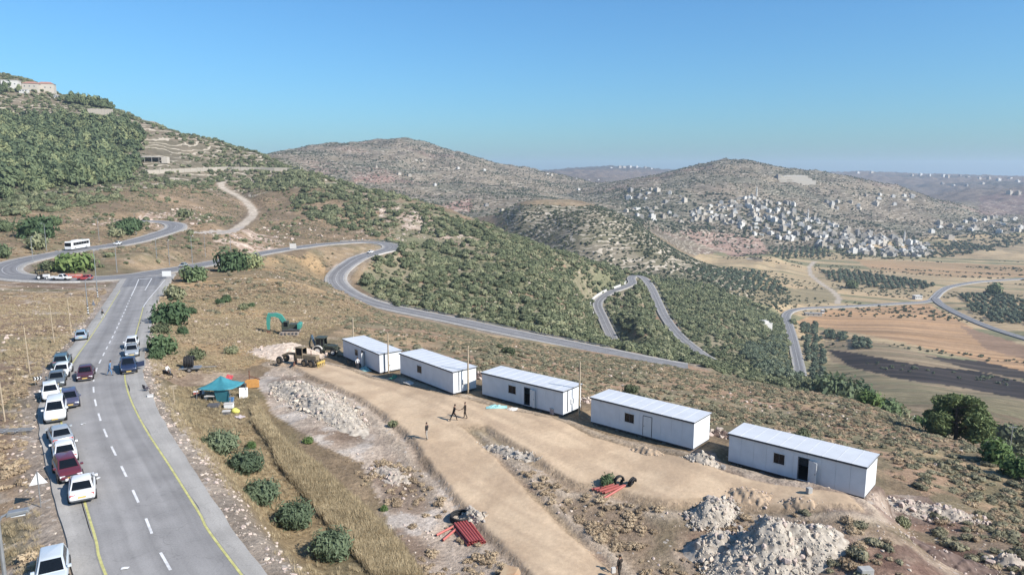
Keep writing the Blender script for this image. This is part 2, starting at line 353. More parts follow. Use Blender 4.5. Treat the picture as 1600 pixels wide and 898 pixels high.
# golden straw between the roads
mid = pm([(262, 600), (240, 500), (262, 440), (400, 408), (500, 398), (530, 470), (600, 492), (520, 520), (470, 540), (400, 575), (330, 585)], 10, 3)
lay(mix2(C(186, 150, 100), C(146, 124, 88), sstep(.42, .66, n2+.15*(GPX-300)/250)), mid*1.0)
lay(C(120, 112, 82), mid*sstep(.53, .68, n1)*.6)
# field west of the main road, thin soil over rock ledges
west = pm([(-200, 640), (-200, 440), (165, 440), (175, 470), (115, 560), (70, 640), (60, 760), (110, 1000), (-400, 1000)], 4, 5)
lay(mix2(C(140, 114, 90), C(164, 136, 102), sstep(.4, .65, n2)), west); lay(C(124, 116, 78), west*sstep(.52, .7, n1)*.7); lay(C(196, 178, 158), west*sstep(.6, .72, fbm(GX/6, GY/1.6, 91, 3))*.75)
STONE[west] = .4
# strip between the main road and the access track: grass, then churned stony soil
strip = pm([(225, 590), (330, 590), (420, 600), (470, 700), (560, 780), (650, 900), (700, 1000), (420, 1000), (330, 800), (230, 620)], 6, 7)
lay(mix2(C(150, 126, 86), C(122, 108, 76), sstep(.4, .65, n1)), strip)
stony = pm([(400, 590), (440, 565), (520, 600), (600, 645), (660, 700), (720, 765), (800, 845), (860, 905), (900, 990), (640, 990), (600, 800), (560, 720), (470, 680), (420, 640)], 7, 9)
lay(mix2(C(192, 170, 148), C(140, 116, 96), sstep(.46, .7, n1)), stony*.95); lay(C(196, 184, 172), stony*sstep(.55, .7, n3)*.7); STONE[stony] = .7
lay(mix2(C(182, 156, 128), C(150, 124, 100), sstep(.4, .6, n3)), pm([(215, 580), (330, 575), (400, 590), (400, 608), (330, 600), (218, 608)], 3, 11)*.9)
east = pm([(730, 700), (760, 695), (900, 760), (1060, 800), (1300, 820), (1480, 800), (1700, 860), (1800, 1000), (1010, 1000), (870, 800)], 7, 13)
lay(mix2(C(150, 126, 100), C(182, 158, 134), sstep(.45, .68, n1)), east); lay(C(142, 104, 84), east*sstep(.55, .7, fbm(GX/5, GY/5, 95, 3))*.7); lay(C(106, 98, 68), east*sstep(.5, .65, fbm(GX/4, GY/4, 97, 3))*.55); STONE[east] = .5
lay(C(112, 82, 70), pm([(1370, 850), (1500, 850), (1620, 900), (1700, 1000), (1400, 1000)], 8, 15)*sstep(.3, .6, n3)*.8)
gravel = pm([(1080, 690), (1140, 720), (1350, 770), (1500, 780), (1560, 820), (1420, 820), (1330, 810), (1200, 780), (1100, 760)], 6, 17)
lay(mix2(C(172, 150, 132), C(132, 108, 94), sstep(.4, .62, n3)), gravel*.9); STONE[gravel] = .85
# slope behind the cabins, then down to the right
back = pm([(520, 520), (620, 490), (1180, 592), (1330, 625), (1500, 700), (1640, 740), (1700, 860), (1480, 800), (1370, 730), (1110, 650), (900, 610), (740, 575), (620, 545)], 6, 19)
lay(mix2(C(172, 136, 104), C(146, 130, 98), sstep(.4, .62, n1)), back); lay(C(188, 158, 112), back*sstep(.52, .68, n2)*.7); lay(C(112, 112, 78), back*sstep(.48, .62, fbm(GX/6, GY/6, 99, 3))*.6)
# bushy spur beyond the bend
spur = pm([(430, 265), (540, 285), (700, 335), (860, 385), (960, 425), (1080, 440), (1230, 490), (1260, 610), (1180, 595), (960, 545), (700, 492), (600, 478), (555, 440), (620, 395), (560, 370), (480, 330)], 8, 23)
lay(mix2(C(124, 122, 86), C(146, 134, 102), sstep(.42, .64, n2)), spur); lay(C(166, 122, 96), spur*sstep(.66, .74, n1)*.7)
upl = pm([(280, 270), (480, 275), (560, 330), (620, 375), (450, 385), (300, 405), (200, 345), (250, 300)], 8, 25)
lay(mix2(C(160, 132, 98), C(132, 112, 84), sstep(.42, .6, n2)), upl*.95); lay(C(178, 150, 126), upl*sstep(.62, .72, n1)*.6)
# left hill, its far side of terraces
hill = (DIST > 440) & in_poly(GPX, GPY, [(-400, 0), (20, 60), (470, 235), (470, 275), (200, 295), (0, 320), (-400, 330)])
lay(mix2(C(112, 104, 80), C(136, 120, 98), sstep(.4, .6, n2)), hill*.95); TERR[hill] = .75; TERR[hill & in_poly(GPX, GPY, [(195, 150), (300, 190), (360, 240), (330, 262), (200, 262)])] = 1.3
rk = (DIST > 640) & (DIST < 1100) & (GX < -150); lay(C(126, 114, 92), rk*.5); TERR[rk] = .8
# rocky terraced hill, distant hills
rh = (DIST > 620) & (DIST < 1060) & (BASE > -112) & (GX > -60) & in_poly(GPX, GPY, [(780, 320), (1000, 320), (1220, 430), (1230, 500), (1050, 440), (960, 420), (800, 370)])
lay(mix2(C(140, 128, 104), C(116, 110, 82), sstep(.4, .6, n2)), rh); TERR[rh] = .9
fh = (DIST > 1180) & (BASE > -112)
lay(mix2(C(116, 103, 83), C(132, 117, 94), sstep(.42, .6, n4)), fh); lay(C(142, 106, 92), fh*sstep(.62, .7, nf)*.4); lay(C(96, 98, 78), fh*sstep(.5, .66, fbm(GX/130, GY/70, 77, 4))*.6); TERR[fh] = .6
ff = DIST > 3000; lay(mix2(C(84, 80, 74), C(112, 96, 84), sstep(.4, .6, fbm(GX/700, GY/400, 79, 4))), ff); TERR[ff] = .2
# valley fields: parallel strips
val = (DIST > 400) & (BASE < -109) & (GX > 100)
sd = np.array([.92, -.39]); sv = (GX*-sd[1]+GY*sd[0]); su = GX*sd[0]+GY*sd[1]
st = vnoise(sv/17, su/900, 201); st2 = vnoise(sv/6, su/500, 203)
lay(mix2(C(168, 148, 108), C(196, 164, 116), st), val); lay(C(122, 122, 84), val*sstep(.58, .64, vnoise(sv/20, su/600, 205))*.85); TERR[val] = 0; STONE[val] = .05
def fld(poly, c1, c2, k=1.0, s=None): lay(mix2(c1, c2, st2 if s is None else s), in_poly(GPX+(n1-.5)*6, GPY+(n3-.5)*3, poly)*(DIST > 380)*k)
fld([(1235, 506), (1290, 484), (1450, 474), (1475, 488), (1520, 512), (1600, 556), (1700, 600), (1600, 580), (1500, 556), (1380, 528), (1290, 512)], C(206, 156, 100), C(170, 134, 94))
fld([(1500, 508), (1620, 545), (1620, 566), (1540, 545)], C(168, 132, 100), C(150, 118, 90))
fld([(1285, 533), (1380, 535), (1480, 560), (1620, 600), (1620, 640), (1450, 610), (1300, 565)], C(160, 134, 100), C(136, 122, 90))
fld([(1290, 546), (1330, 550), (1440, 571), (1530, 580), (1640, 606), (1640, 634), (1500, 604), (1400, 590), (1330, 573)], C(44, 40, 40), C(74, 64, 60))
fld([(1445, 556), (1540, 565), (1640, 590), (1640, 600), (1520, 578)], C(54, 48, 46), C(92, 80, 70))
fld([(1290, 568), (1400, 592), (1500, 608), (1640, 640), (1640, 680), (1400, 640), (1300, 600)], C(122, 116, 82), C(146, 128, 92))
fld([(1105, 452), (1310, 450), (1305, 472), (1180, 478), (1110, 470)], C(160, 142, 102), C(140, 126, 92))
fld([(1330, 404), (1600, 415), (1620, 432), (1480, 434), (1360, 420)], C(196, 150, 102), C(150, 132, 92))
fld([(1500, 375), (1620, 368), (1620, 392), (1500, 392)], C(176, 148, 108), C(140, 128, 96))
fld([(1060, 362), (1190, 366), (1200, 396), (1150, 400), (1090, 385)], C(168, 134, 114), C(146, 116, 98))
fld([(1530, 305), (1640, 300), (1640, 338), (1530, 335)], C(128, 98, 92), C(112, 92, 84), .8)
fld([(550, 276), (615, 276), (618, 284), (552, 284)], C(168, 120, 100), C(150, 110, 96), .7); fld([(690, 316), (735, 312), (740, 330), (700, 330)], C(172, 124, 106), C(150, 110, 96), .8)
# bare shoulders and cuts along the roads, tracks, and the dirt platform
lay(mix2(C(170, 156, 142), C(140, 122, 104), n3), sstep(8.0, 5.6, RD_MAIN)*.85); STONE[RD_MAIN < 7] = .8
lay(mix2(C(176, 160, 144), C(140, 120, 100), n3), sstep(9, 6, RD_UP)*sstep(.4, .6, n1)*.8)
lay(mix2(C(206, 190, 168), C(190, 170, 146), n3), sstep(3.6, 2.4, RD_HILL)); lay(C(190, 172, 150), sstep(4, 2.6, RD_LANE))
for cp_, sd_ in (([(140, 354), (200, 334), (300, 326), (318, 346), (200, 350)], 111), ([(335, 372), (400, 362), (450, 382), (380, 396), (330, 392)], 113), ([(508, 440), (522, 412), (560, 394), (600, 384), (585, 391), (545, 408), (528, 428), (520, 450)], 115), ([(560, 300), (640, 330), (760, 380), (720, 385), (600, 345)], 117)):
    q_ = pm(cp_, 5, sd_); lay(mix2(C(214, 190, 170), C(168, 138, 116), sstep(.35, .65, fbm(GX/4, GY/3, sd_+1, 3))), q_*sstep(.38, .55, n1)*.85)
lot = pm([(290, 361), (330, 358), (385, 357), (372, 366), (300, 368)], 2, 29); lay(C(186, 172, 158), lot)
mot = mix2(C(216, 184, 144), C(200, 168, 130), sstep(.35, .65, fbm(GX/3, GY/3, 81, 4))); rut = sstep(.55, .7, vnoise((GX*.65-GY*.76)*.05, (GX*.76+GY*.65)*1.5, 87))
lay(mot, sstep(.25, -.1, TD)); lay(C(186, 156, 122), sstep(-.2, -.5, TD)*rut*.5)
lay(mix2(C(170, 142, 108), C(186, 158, 126), n3), np.exp(-((TD-.3)/.28)**2)*.95)
lay(mix2(C(206, 184, 156), C(176, 154, 130), n3), np.exp(-((TD-1.6)/.7)**2)*(stony | east | (TD < 2.2))*.75)
STONE[TD < .2] = .02

FIELD = np.where(val, 1.0, 0.0)*np.where(BASE < -109, 1, 0)
def terrain_material():
    m = bpy.data.materials.new('ground_soil'); m.use_nodes = True; n = m.node_tree; L = n.links; N = n.nodes
    b = N['Principled BSDF']; b.inputs['Roughness'].default_value = .95; b.inputs['Specular IOR Level'].default_value = .1
    at = N.new('ShaderNodeAttribute'); at.attribute_name = 'Col'
    te = N.new('ShaderNodeAttribute'); te.attribute_name = 'Terrace'
    g = N.new('ShaderNodeNewGeometry')
    def noise(sc, de, ro=.6):
        k = N.new('ShaderNodeTexNoise'); k.inputs['Scale'].default_value = sc; k.inputs['Detail'].default_value = de; k.inputs['Roughness'].default_value = ro
        L.new(g.outputs['Position'], k.inputs['Vector']); return k
    def mth(op, a, bb, cl=False):
        k = N.new('ShaderNodeMath'); k.operation = op; k.use_clamp = cl
        for i, v in enumerate((a, bb)):
            if isinstance(v, (int, float)): k.inputs[i].default_value = v
            else: L.new(v, k.inputs[i])
        return k.outputs[0]
    def mr(v, a, bb, c, d):
        k = N.new('ShaderNodeMapRange'); k.inputs[1].default_value = a; k.inputs[2].default_value = bb; k.inputs[3].default_value = c; k.inputs[4].default_value = d
        L.new(v, k.inputs[0]); return k.outputs[0]
    fine, midn, big = noise(2.6, 7, .68), noise(.22, 6, .65), noise(.045, 5, .6)
    f = mth('MULTIPLY', mr(fine.outputs['Fac'], .3, .7, .62, 1.38), mr(midn.outputs['Fac'], .3, .7, .72, 1.28))
    f = mth('MULTIPLY', f, mr(big.outputs['Fac'], .3, .7, .86, 1.14))
    f = mth('ADD', 1.0, mth('MULTIPLY', mth('SUBTRACT', f, 1.0), mr(at.outputs['Alpha'], .02, .2, .3, 1.0)))
    vm = N.new('ShaderNodeVectorMath'); vm.operation = 'SCALE'; L.new(at.outputs['Color'], vm.inputs[0]); L.new(f, vm.inputs['Scale'])
    fa = N.new('ShaderNodeAttribute'); fa.attribute_name = 'Field'
    mp = N.new('ShaderNodeMapping'); mp.vector_type = 'TEXTURE'; mp.inputs['Rotation'].default_value = (0, 0, -.40); mp.inputs['Scale'].default_value = (160, 4.5, 1000); L.new(g.outputs['Position'], mp.inputs[0])
    fs = N.new('ShaderNodeTexNoise'); fs.inputs['Scale'].default_value = 1.0; fs.inputs['Detail'].default_value = 3; L.new(mp.outputs[0], fs.inputs['Vector'])
    ff_ = mth('ADD', 1.0, mth('MULTIPLY', fa.outputs['Fac'], mr(fs.outputs['Fac'], .3, .7, -.38, .34)))
    v2 = N.new('ShaderNodeVectorMath'); v2.operation = 'SCALE'; L.new(vm.outputs[0], v2.inputs[0]); L.new(ff_, v2.inputs['Scale']); vm = v2
    # pale stones
    vo = N.new('ShaderNodeTexVoronoi'); vo.inputs['Scale'].default_value = 1.1; vo.inputs['Randomness'].default_value = 1
    wv = N.new('ShaderNodeVectorMath'); wv.operation = 'ADD'; L.new(g.outputs['Position'], wv.inputs[0])
    wn_ = noise(.9, 3); L.new(wn_.outputs['Color'], wv.inputs[1]); L.new(wv.outputs[0], vo.inputs['Vector'])
    st_ = mth('LESS_THAN', vo.outputs['Distance'], mth('MULTIPLY', at.outputs['Alpha'], mr(midn.outputs['Fac'], .42, .62, .0, .42)))
    mx = N.new('ShaderNodeMix'); mx.data_type = 'RGBA'; L.new(mth('MULTIPLY', st_, .8), mx.inputs['Factor']); L.new(vm.outputs[0], mx.inputs['A'])
    stc = N.new('ShaderNodeMix'); stc.data_type = 'RGBA'; L.new(fine.outputs['Fac'], stc.inputs['Factor']); stc.inputs['A'].default_value = (*C(150, 136, 124), 1); stc.inputs['B'].default_value = (*C(222, 208, 192), 1)
    L.new(stc.outputs['Result'], mx.inputs['B'])
    # dry-stone terrace walls following the contours
    sx = N.new('ShaderNodeSeparateXYZ'); L.new(g.outputs['Position'], sx.inputs[0])
    tn = noise(.012, 4); tb = noise(.03, 3)
    zz = mth('ADD', mth('MULTIPLY', sx.outputs['Z'], .26), mth('MULTIPLY', tn.outputs['Fac'], 9))
    fr = mth('FRACT', zz, 0)
    wl = mth('MULTIPLY', mth('LESS_THAN', fr, .26), mr(tb.outputs['Fac'], .36, .5, 0, 1))
    wl = mth('MULTIPLY', wl, te.outputs['Fac']); wl = mth('MULTIPLY', wl, mr(midn.outputs['Fac'], .3, .48, .1, .9))
    mx2 = N.new('ShaderNodeMix'); mx2.data_type = 'RGBA'; L.new(wl, mx2.inputs['Factor']); L.new(mx.outputs['Result'], mx2.inputs['A']); mx2.inputs['B'].default_value = (*C(212, 196, 172), 1)
    L.new(mx2.outputs['Result'], b.inputs['Base Color'])
    bp = N.new('ShaderNodeBump'); L.new(mr(at.outputs['Alpha'], .02, .2, .18, .75), bp.inputs['Strength']); bp.inputs['Distance'].default_value = .22
    hsum = mth('ADD', fine.outputs['Fac'], mth('MULTIPLY', midn.outputs['Fac'], 3.0)); hsum = mth('ADD', hsum, mth('MULTIPLY', st_, .4))
    L.new(hsum, bp.inputs['Height']); L.new(bp.outputs[0], b.inputs['Normal'])
    return m
def build_terrain():
    me = bpy.data.meshes.new('ground'); nv = NA*NR; idx = np.arange(nv, dtype=np.int32).reshape(NR, NA)
    q = np.stack([idx[:-1, :-1], idx[:-1, 1:], idx[1:, 1:], idx[1:, :-1]], -1).reshape(-1)
    nf_ = len(q)//4
    me.vertices.add(nv); me.vertices.foreach_set('co', np.stack([GX, GY, GZ], -1).astype(np.float32).ravel())
    me.loops.add(len(q)); me.loops.foreach_set('vertex_index', q)
    me.polygons.add(nf_); me.polygons.foreach_set('loop_start', np.arange(0, 4*nf_, 4, dtype=np.int32)); me.polygons.foreach_set('loop_total', np.full(nf_, 4, np.int32))
    me.update(calc_edges=True); me.polygons.foreach_set('use_smooth', np.ones(nf_, bool))
    a = me.attributes.new('Col', 'FLOAT_COLOR', 'POINT'); a.data.foreach_set('color', np.concatenate([ACOL, STONE[..., None]], -1).astype(np.float32).ravel())
    t = me.attributes.new('Field', 'FLOAT', 'POINT'); t.data.foreach_set('value', FIELD.astype(np.float32).ravel())
    t = me.attributes.new('Terrace', 'FLOAT', 'POINT'); t.data.foreach_set('value', TERR.astype(np.float32).ravel())
    o = link('ground', me, terrain_material()); o['kind'] = 'structure'; return o
build_terrain()
# ------------------------------------------------------------------ asphalt, shoulders, painted lines, guard rails
def asphalt_material(name, col, tracks=True):
    m = bpy.data.materials.new(name); m.use_nodes = True; n = m.node_tree; L = n.links; N = n.nodes; b = N['Principled BSDF']
    b.inputs['Roughness'].default_value = .88; b.inputs['Specular IOR Level'].default_value = .25
    g = N.new('ShaderNodeNewGeometry'); uv = N.new('ShaderNodeUVMap'); uv.uv_map = 'UVMap'
    def noise(sc, de, src): k = N.new('ShaderNodeTexNoise'); k.inputs['Scale'].default_value = sc; k.inputs['Detail'].default_value = de; L.new(src, k.inputs['Vector']); return k.outputs['Fac']
    def mr(v, a, bb, c, d):
        k = N.new('ShaderNodeMapRange'); k.inputs[1].default_value = a; k.inputs[2].default_value = bb; k.inputs[3].default_value = c; k.inputs[4].default_value = d; L.new(v, k.inputs[0]); return k.outputs[0]
    def mul(a, bb): k = N.new('ShaderNodeMath'); k.operation = 'MULTIPLY'; L.new(a, k.inputs[0]); L.new(bb, k.inputs[1]); return k.outputs[0]
    f = mr(noise(.35, 6, g.outputs['Position']), .3, .7, .86, 1.12); f = mul(f, mr(noise(9, 3, g.outputs['Position']), .3, .7, .9, 1.1))
    mp = N.new('ShaderNodeMapping'); mp.inputs['Scale'].default_value = (.8, .012, 1); L.new(uv.outputs[0], mp.inputs[0])
    f = mul(f, mr(noise(1.0, 3, mp.outputs[0]), .3, .7, .76, 1.2))
    vo = N.new('ShaderNodeTexVoronoi'); vo.feature = 'DISTANCE_TO_EDGE'; vo.inputs['Scale'].default_value = .3; wv = N.new('ShaderNodeTexNoise'); wv.inputs['Scale'].default_value = 1.2; L.new(g.outputs['Position'], wv.inputs['Vector']); va = N.new('ShaderNodeVectorMath'); va.operation = 'ADD'; L.new(g.outputs['Position'], va.inputs[0]); L.new(wv.outputs['Color'], va.inputs[1]); L.new(va.outputs[0], vo.inputs['Vector'])
    f = mul(f, mr(vo.outputs['Distance'], 0, .012, .84, 1))
    vm = N.new('ShaderNodeVectorMath'); vm.operation = 'SCALE'; vm.inputs[0].default_value = col; L.new(f, vm.inputs['Scale']); L.new(vm.outputs[0], b.inputs['Base Color'])
    bp = N.new('ShaderNodeBump'); bp.inputs['Strength'].default_value = .2; bp.inputs['Distance'].default_value = .01; L.new(noise(40, 2, g.outputs['Position']), bp.inputs['Height']); L.new(bp.outputs[0], b.inputs['Normal'])
    return m
ASPH = asphalt_material('asphalt', tuple(C(154, 150, 147))); ASPH2 = asphalt_material('asphalt_dark', tuple(C(132, 130, 131))); SHLD = asphalt_material('shoulder_asphalt', tuple(C(172, 166, 158)))
def paint_material(name, col):
    return mat(name, col, .7, var=.22, scale=2.5, detail=8)
WHITE_P, YELLOW_P = paint_material('white_road_paint', tuple(C(226, 224, 222))), paint_material('yellow_road_paint', tuple(C(204, 197, 104)))
WORN_P = paint_material('worn_road_paint', tuple(C(190, 188, 186)))
def normals(R):
    T = np.gradient(R[:, :2], axis=0); T /= np.linalg.norm(T, axis=1)[:, None]; return np.stack([T[:, 1], -T[:, 0]], 1)        # to the right of travel
def ribbon(name, R, l, r, dz, material, parent=None, skirt=0, kind=None, wob=0):
    Nn = normals(R); s = np.r_[0, np.cumsum(np.hypot(*np.diff(R[:, :2], axis=0).T))]
    n = len(R); l = np.broadcast_to(l, n).astype(float).copy(); r = np.broadcast_to(r, n).astype(float).copy()
    if wob: l += (fbm(s/3, s*0+3, 5, 3)-.5)*wob; r += (fbm(s/3, s*0+8, 6, 3)-.5)*wob
    offs = np.stack([l, r], 1); cols = 2; vs = []; uvs = []
    prof = [(0, -skirt), (0, 0), (1, 0), (1, -skirt)] if skirt else [(0, 0), (1, 0)]
    for i in range(n):
        for side, z in prof:
            o = offs[i, side]+((.25*abs(z)) if side else -.25*abs(z)); vs.append((R[i, 0]+Nn[i, 0]*o, R[i, 1]+Nn[i, 1]*o, R[i, 2]+dz+z)); uvs.append((o, s[i]))
    c = len(prof); fs = [(i*c+k, (i+1)*c+k, (i+1)*c+k+1, i*c+k+1) for i in range(n-1) for k in range(c-1)]
    me = bpy.data.meshes.new(name); me.from_pydata(vs, [], fs); me.update()
    u = me.uv_layers.new(name='UVMap'); u.data.foreach_set('uv', np.array([uvs[l_.vertex_index] for l_ in me.loops], np.float32).ravel())
    o = link(name, me, material, parent)
    if me.polygons and me.polygons[len(me.polygons)//2].normal.z < 0: me.flip_normals()
    if kind: o['kind'] = kind
    return o
def cut(R, s0, s1):
    s = np.r_[0, np.cumsum(np.hypot(*np.diff(R[:, :2], axis=0).T))]; g = np.linspace(max(s0, 0), min(s1, s[-1]), max(2, int((s1-s0)/1.5)+1))
    return np.stack([np.interp(g, s, R[:, k]) for k in range(3)], 1)
def length(R): return float(np.hypot(*np.diff(R[:, :2], axis=0).T).sum())
def near_s(R, px, py, z=None):          # arc length of the road point that projects nearest to a pixel
    s = np.r_[0, np.cumsum(np.hypot(*np.diff(R[:, :2], axis=0).T))]; a, b = to_px(R[:, 0], R[:, 1], R[:, 2]); return s[np.argmin((a-px)**2+(b-py)**2)]
LM = length(MAIN)
road_main = ribbon('main_road', MAIN, -3.35, np.interp(np.linspace(0, LM, len(MAIN)), [0, LM*.7, LM*.86, LM], [3.35, 3.4, 5.2, 7.5]), 0, ASPH, skirt=.5, kind='structure')
ribbon('road_shoulder', MAIN, np.interp(np.linspace(0, LM, len(MAIN)), [0, 40, 75, 110, 150, LM], [-4.6, -4.7, -5.0, -5.0, -4.7, -4.9]), -3.36, -.01, SHLD, skirt=.5, kind='structure', wob=.35)
ribbon('road_shoulder', MAIN, np.interp(np.linspace(0, LM, len(MAIN)), [0, LM*.7, LM*.86, LM], [3.36, 3.41, 5.21, 7.51]), np.interp(np.linspace(0, LM, len(MAIN)), [0, 45, 75, LM*.7, LM], [4.5, 4.55, 5.2, 5.4, 9.2]), -.01, SHLD, skirt=.5, kind='structure', wob=.5)
# markings: yellow edge lines, white dashes, the turn lane at the junction
dash_me = None
s = 18.0
while s < LM*.80:
    d = cut(MAIN, s, s+2.6); ribbon('lane_dash', d, -.085, .085, .012, WHITE_P, road_main); s += 5.35 if s > 52 else 5.6
ribbon('turn_lane_line', cut(MAIN, LM*.80, LM-9), -.1, .1, .012, WHITE_P, road_main)
tl = cut(MAIN, LM*.845, LM-9); ribbon('turn_lane_line', tl, np.linspace(2.4, 3.2, len(tl)), np.linspace(2.6, 3.4, len(tl)), .012, WHITE_P, road_main)
sl = cut(MAIN, LM-9.4, LM-8.8); ribbon('stop_line', sl, .2, 3.4, .012, WHITE_P, road_main)
for a, b, o_ in ((0, LM*.86, -3.2), ):
    ribbon('edge_line', cut(MAIN, a, b), o_-.08, o_+.08, .012, YELLOW_P, road_main)
el = cut(MAIN, 0, LM*.70); ribbon('edge_line', el, 3.14, 3.3, .012, YELLOW_P, road_main)
el = cut(MAIN, LM*.70, LM-14); t_ = np.linspace(0, 1, len(el)); ribbon('edge_line', el, 3.16+t_**1.2*3.6, 3.32+t_**1.2*3.6, .012, WHITE_P, road_main)
road_up = ribbon('upper_road', UPPER, -3.9, 3.9, .02, ASPH2, skirt=1.0, kind='structure')
ribbon('road_shoulder', UPPER, -5.3, -3.91, .01, SHLD, skirt=1.0, kind='structure'); ribbon('road_shoulder', UPPER, 3.91, 5.2, .01, SHLD, skirt=1.0, kind='structure')
LU = length(UPPER); sj = near_s(UPPER, 218, 430)
def rng(px0, py0, px1, py1): return near_s(UPPER, px0, py0), near_s(UPPER, px1, py1)
for off in (-3.65, 3.55):
    for a, b in ((0, sj-16), (sj+16, LU)) if off > 0 else ((0, LU),):
        ribbon('edge_line', cut(UPPER, a, b), off-.08, off+.08, .04, WORN_P, road_up)
ribbon('centre_line', cut(UPPER, 30, sj-14), -.09, .09, .04, WORN_P, road_up); ribbon('centre_line', cut(UPPER, sj+20, LU), -.09, .09, .04, WORN_P, road_up)
# concrete pavement on the outside of the west bend
pv = cut(UPPER, near_s(UPPER, 190, 380), sj-20)
road_lo = ribbon('lower_road', LOWER, -2.9, 2.9, .1, ASPH2, skirt=2.5, kind='structure'); ribbon('road_shoulder', LOWER, -3.6, -2.91, .09, SHLD, skirt=2.5, kind='structure'); ribbon('road_shoulder', LOWER, 2.91, 3.6, .09, SHLD, skirt=2.5, kind='structure')
for off in (-2.7, 0, 2.7): ribbon('edge_line', LOWER, off-.09, off+.09, .14, WORN_P, road_lo)
road_va = ribbon('valley_road', VALLEY, -3.4, 3.4, .1, ASPH2, skirt=2.5, kind='structure'); ribbon('road_shoulder', VALLEY, -4.6, -3.41, .09, SHLD, skirt=2.5, kind='structure'); ribbon('road_shoulder', VALLEY, 3.41, 4.6, .09, SHLD, skirt=2.5, kind='structure')
for off in (-3.1, 0, 3.1): ribbon('edge_line', VALLEY, off-.1, off+.1, .14, WORN_P, road_va)
road_v2 = ribbon('valley_side_road', VALLEY2, -4.5, 4.5, .13, ASPH2, skirt=2.5, kind='structure')
for off in (-4.2, 0, 4.2): ribbon('edge_line', VALLEY2, off-.1, off+.1, .17, WORN_P, road_v2)
# ------------------------------------------------------------------ vegetation
RNG = np.random.default_rng(7)
def foliage(name, c1, c2, c3=None, scale=.35):
    m = bpy.data.materials.new(name); m.use_nodes = True; n = m.node_tree; L = n.links; N = n.nodes; b = N['Principled BSDF']
    b.inputs['Roughness'].default_value = .75; b.inputs['Specular IOR Level'].default_value = .2
    g = N.new('ShaderNodeNewGeometry'); oi = N.new('ShaderNodeObjectInfo'); no = N.new('ShaderNodeTexNoise'); no.inputs['Scale'].default_value = scale; no.inputs['Detail'].default_value = 4
    L.new(g.outputs['Position'], no.inputs['Vector'])
    a = N.new('ShaderNodeMath'); a.operation = 'MULTIPLY_ADD'; a.inputs[1].default_value = .55; L.new(oi.outputs['Random'], a.inputs[0])
    k = N.new('ShaderNodeMath'); k.operation = 'MULTIPLY_ADD'; k.inputs[1].default_value = .9; k.inputs[2].default_value = -.22; L.new(no.outputs['Fac'], k.inputs[0]); L.new(k.outputs[0], a.inputs[2])
    rp = N.new('ShaderNodeValToRGB'); e = rp.color_ramp.elements; e[0].position = .1; e[0].color = (*c1, 1); e[1].position = .9; e[1].color = (*c2, 1)
    if c3 is not None: q = e.new(.55); q.color = (*c3, 1)
    L.new(a.outputs[0], rp.inputs[0]); L.new(rp.outputs[0], b.inputs['Base Color'])
    tr = N.new('ShaderNodeBsdfTranslucent'); L.new(rp.outputs[0], tr.inputs[0]); mx = N.new('ShaderNodeMixShader'); mx.inputs[0].default_value = .22
    L.new(b.outputs[0], mx.inputs[1]); L.new(tr.outputs[0], mx.inputs[2]); L.new(mx.outputs[0], N['Material Output'].inputs[0])
    MATS[name] = m; return m
F_MAQ = foliage('maquis_leaves', C(92, 104, 70), C(174, 172, 124), C(130, 138, 94))
F_OLV = foliage('olive_leaves', C(88, 104, 82), C(140, 150, 118), C(114, 128, 98))
F_PIN = foliage('pine_needles', C(92, 112, 64), C(172, 178, 96), C(130, 146, 80))
F_DPN = foliage('dark_pine_needles', C(80, 100, 70), C(172, 176, 112), C(122, 138, 90))
F_GRN = foliage('fresh_green_leaves', C(80, 112, 56), C(140, 160, 76), C(108, 136, 64))
F_BUS = foliage('bush_leaves', C(70, 98, 62), C(126, 146, 92), C(96, 122, 76))
F_PHR = foliage('thorny_burnet', C(128, 124, 92), C(176, 168, 128), C(150, 144, 110))
F_BRN = foliage('dry_brush', C(172, 146, 112), C(222, 194, 150), C(198, 170, 130))
F_STR = foliage('dry_grass', C(188, 166, 122), C(228, 204, 154), C(208, 184, 136), .6)
F_FAR = foliage('hill_trees', C(76, 88, 62), C(122, 128, 94), C(98, 108, 78), .02)
BARK = mat('bark', tuple(C(110, 92, 74)), .9, var=.3, scale=6, bump=.4)
def raw_mesh(name, V, Q, midx=None, smooth=False):
    me = bpy.data.meshes.new(name); V = np.asarray(V, np.float32); k = Q.shape[1]
    me.vertices.add(len(V)); me.vertices.foreach_set('co', V.ravel()); me.loops.add(Q.size); me.loops.foreach_set('vertex_index', Q.astype(np.int32).ravel())
    me.polygons.add(len(Q)); me.polygons.foreach_set('loop_start', np.arange(0, Q.size, k, dtype=np.int32)); me.polygons.foreach_set('loop_total', np.full(len(Q), k, np.int32))
    me.update(calc_edges=True)
    if smooth: me.polygons.foreach_set('use_smooth', np.ones(len(Q), bool))
    return me
def unit(n, rng): v = rng.normal(size=(n, 3)); return v/np.linalg.norm(v, axis=1)[:, None]
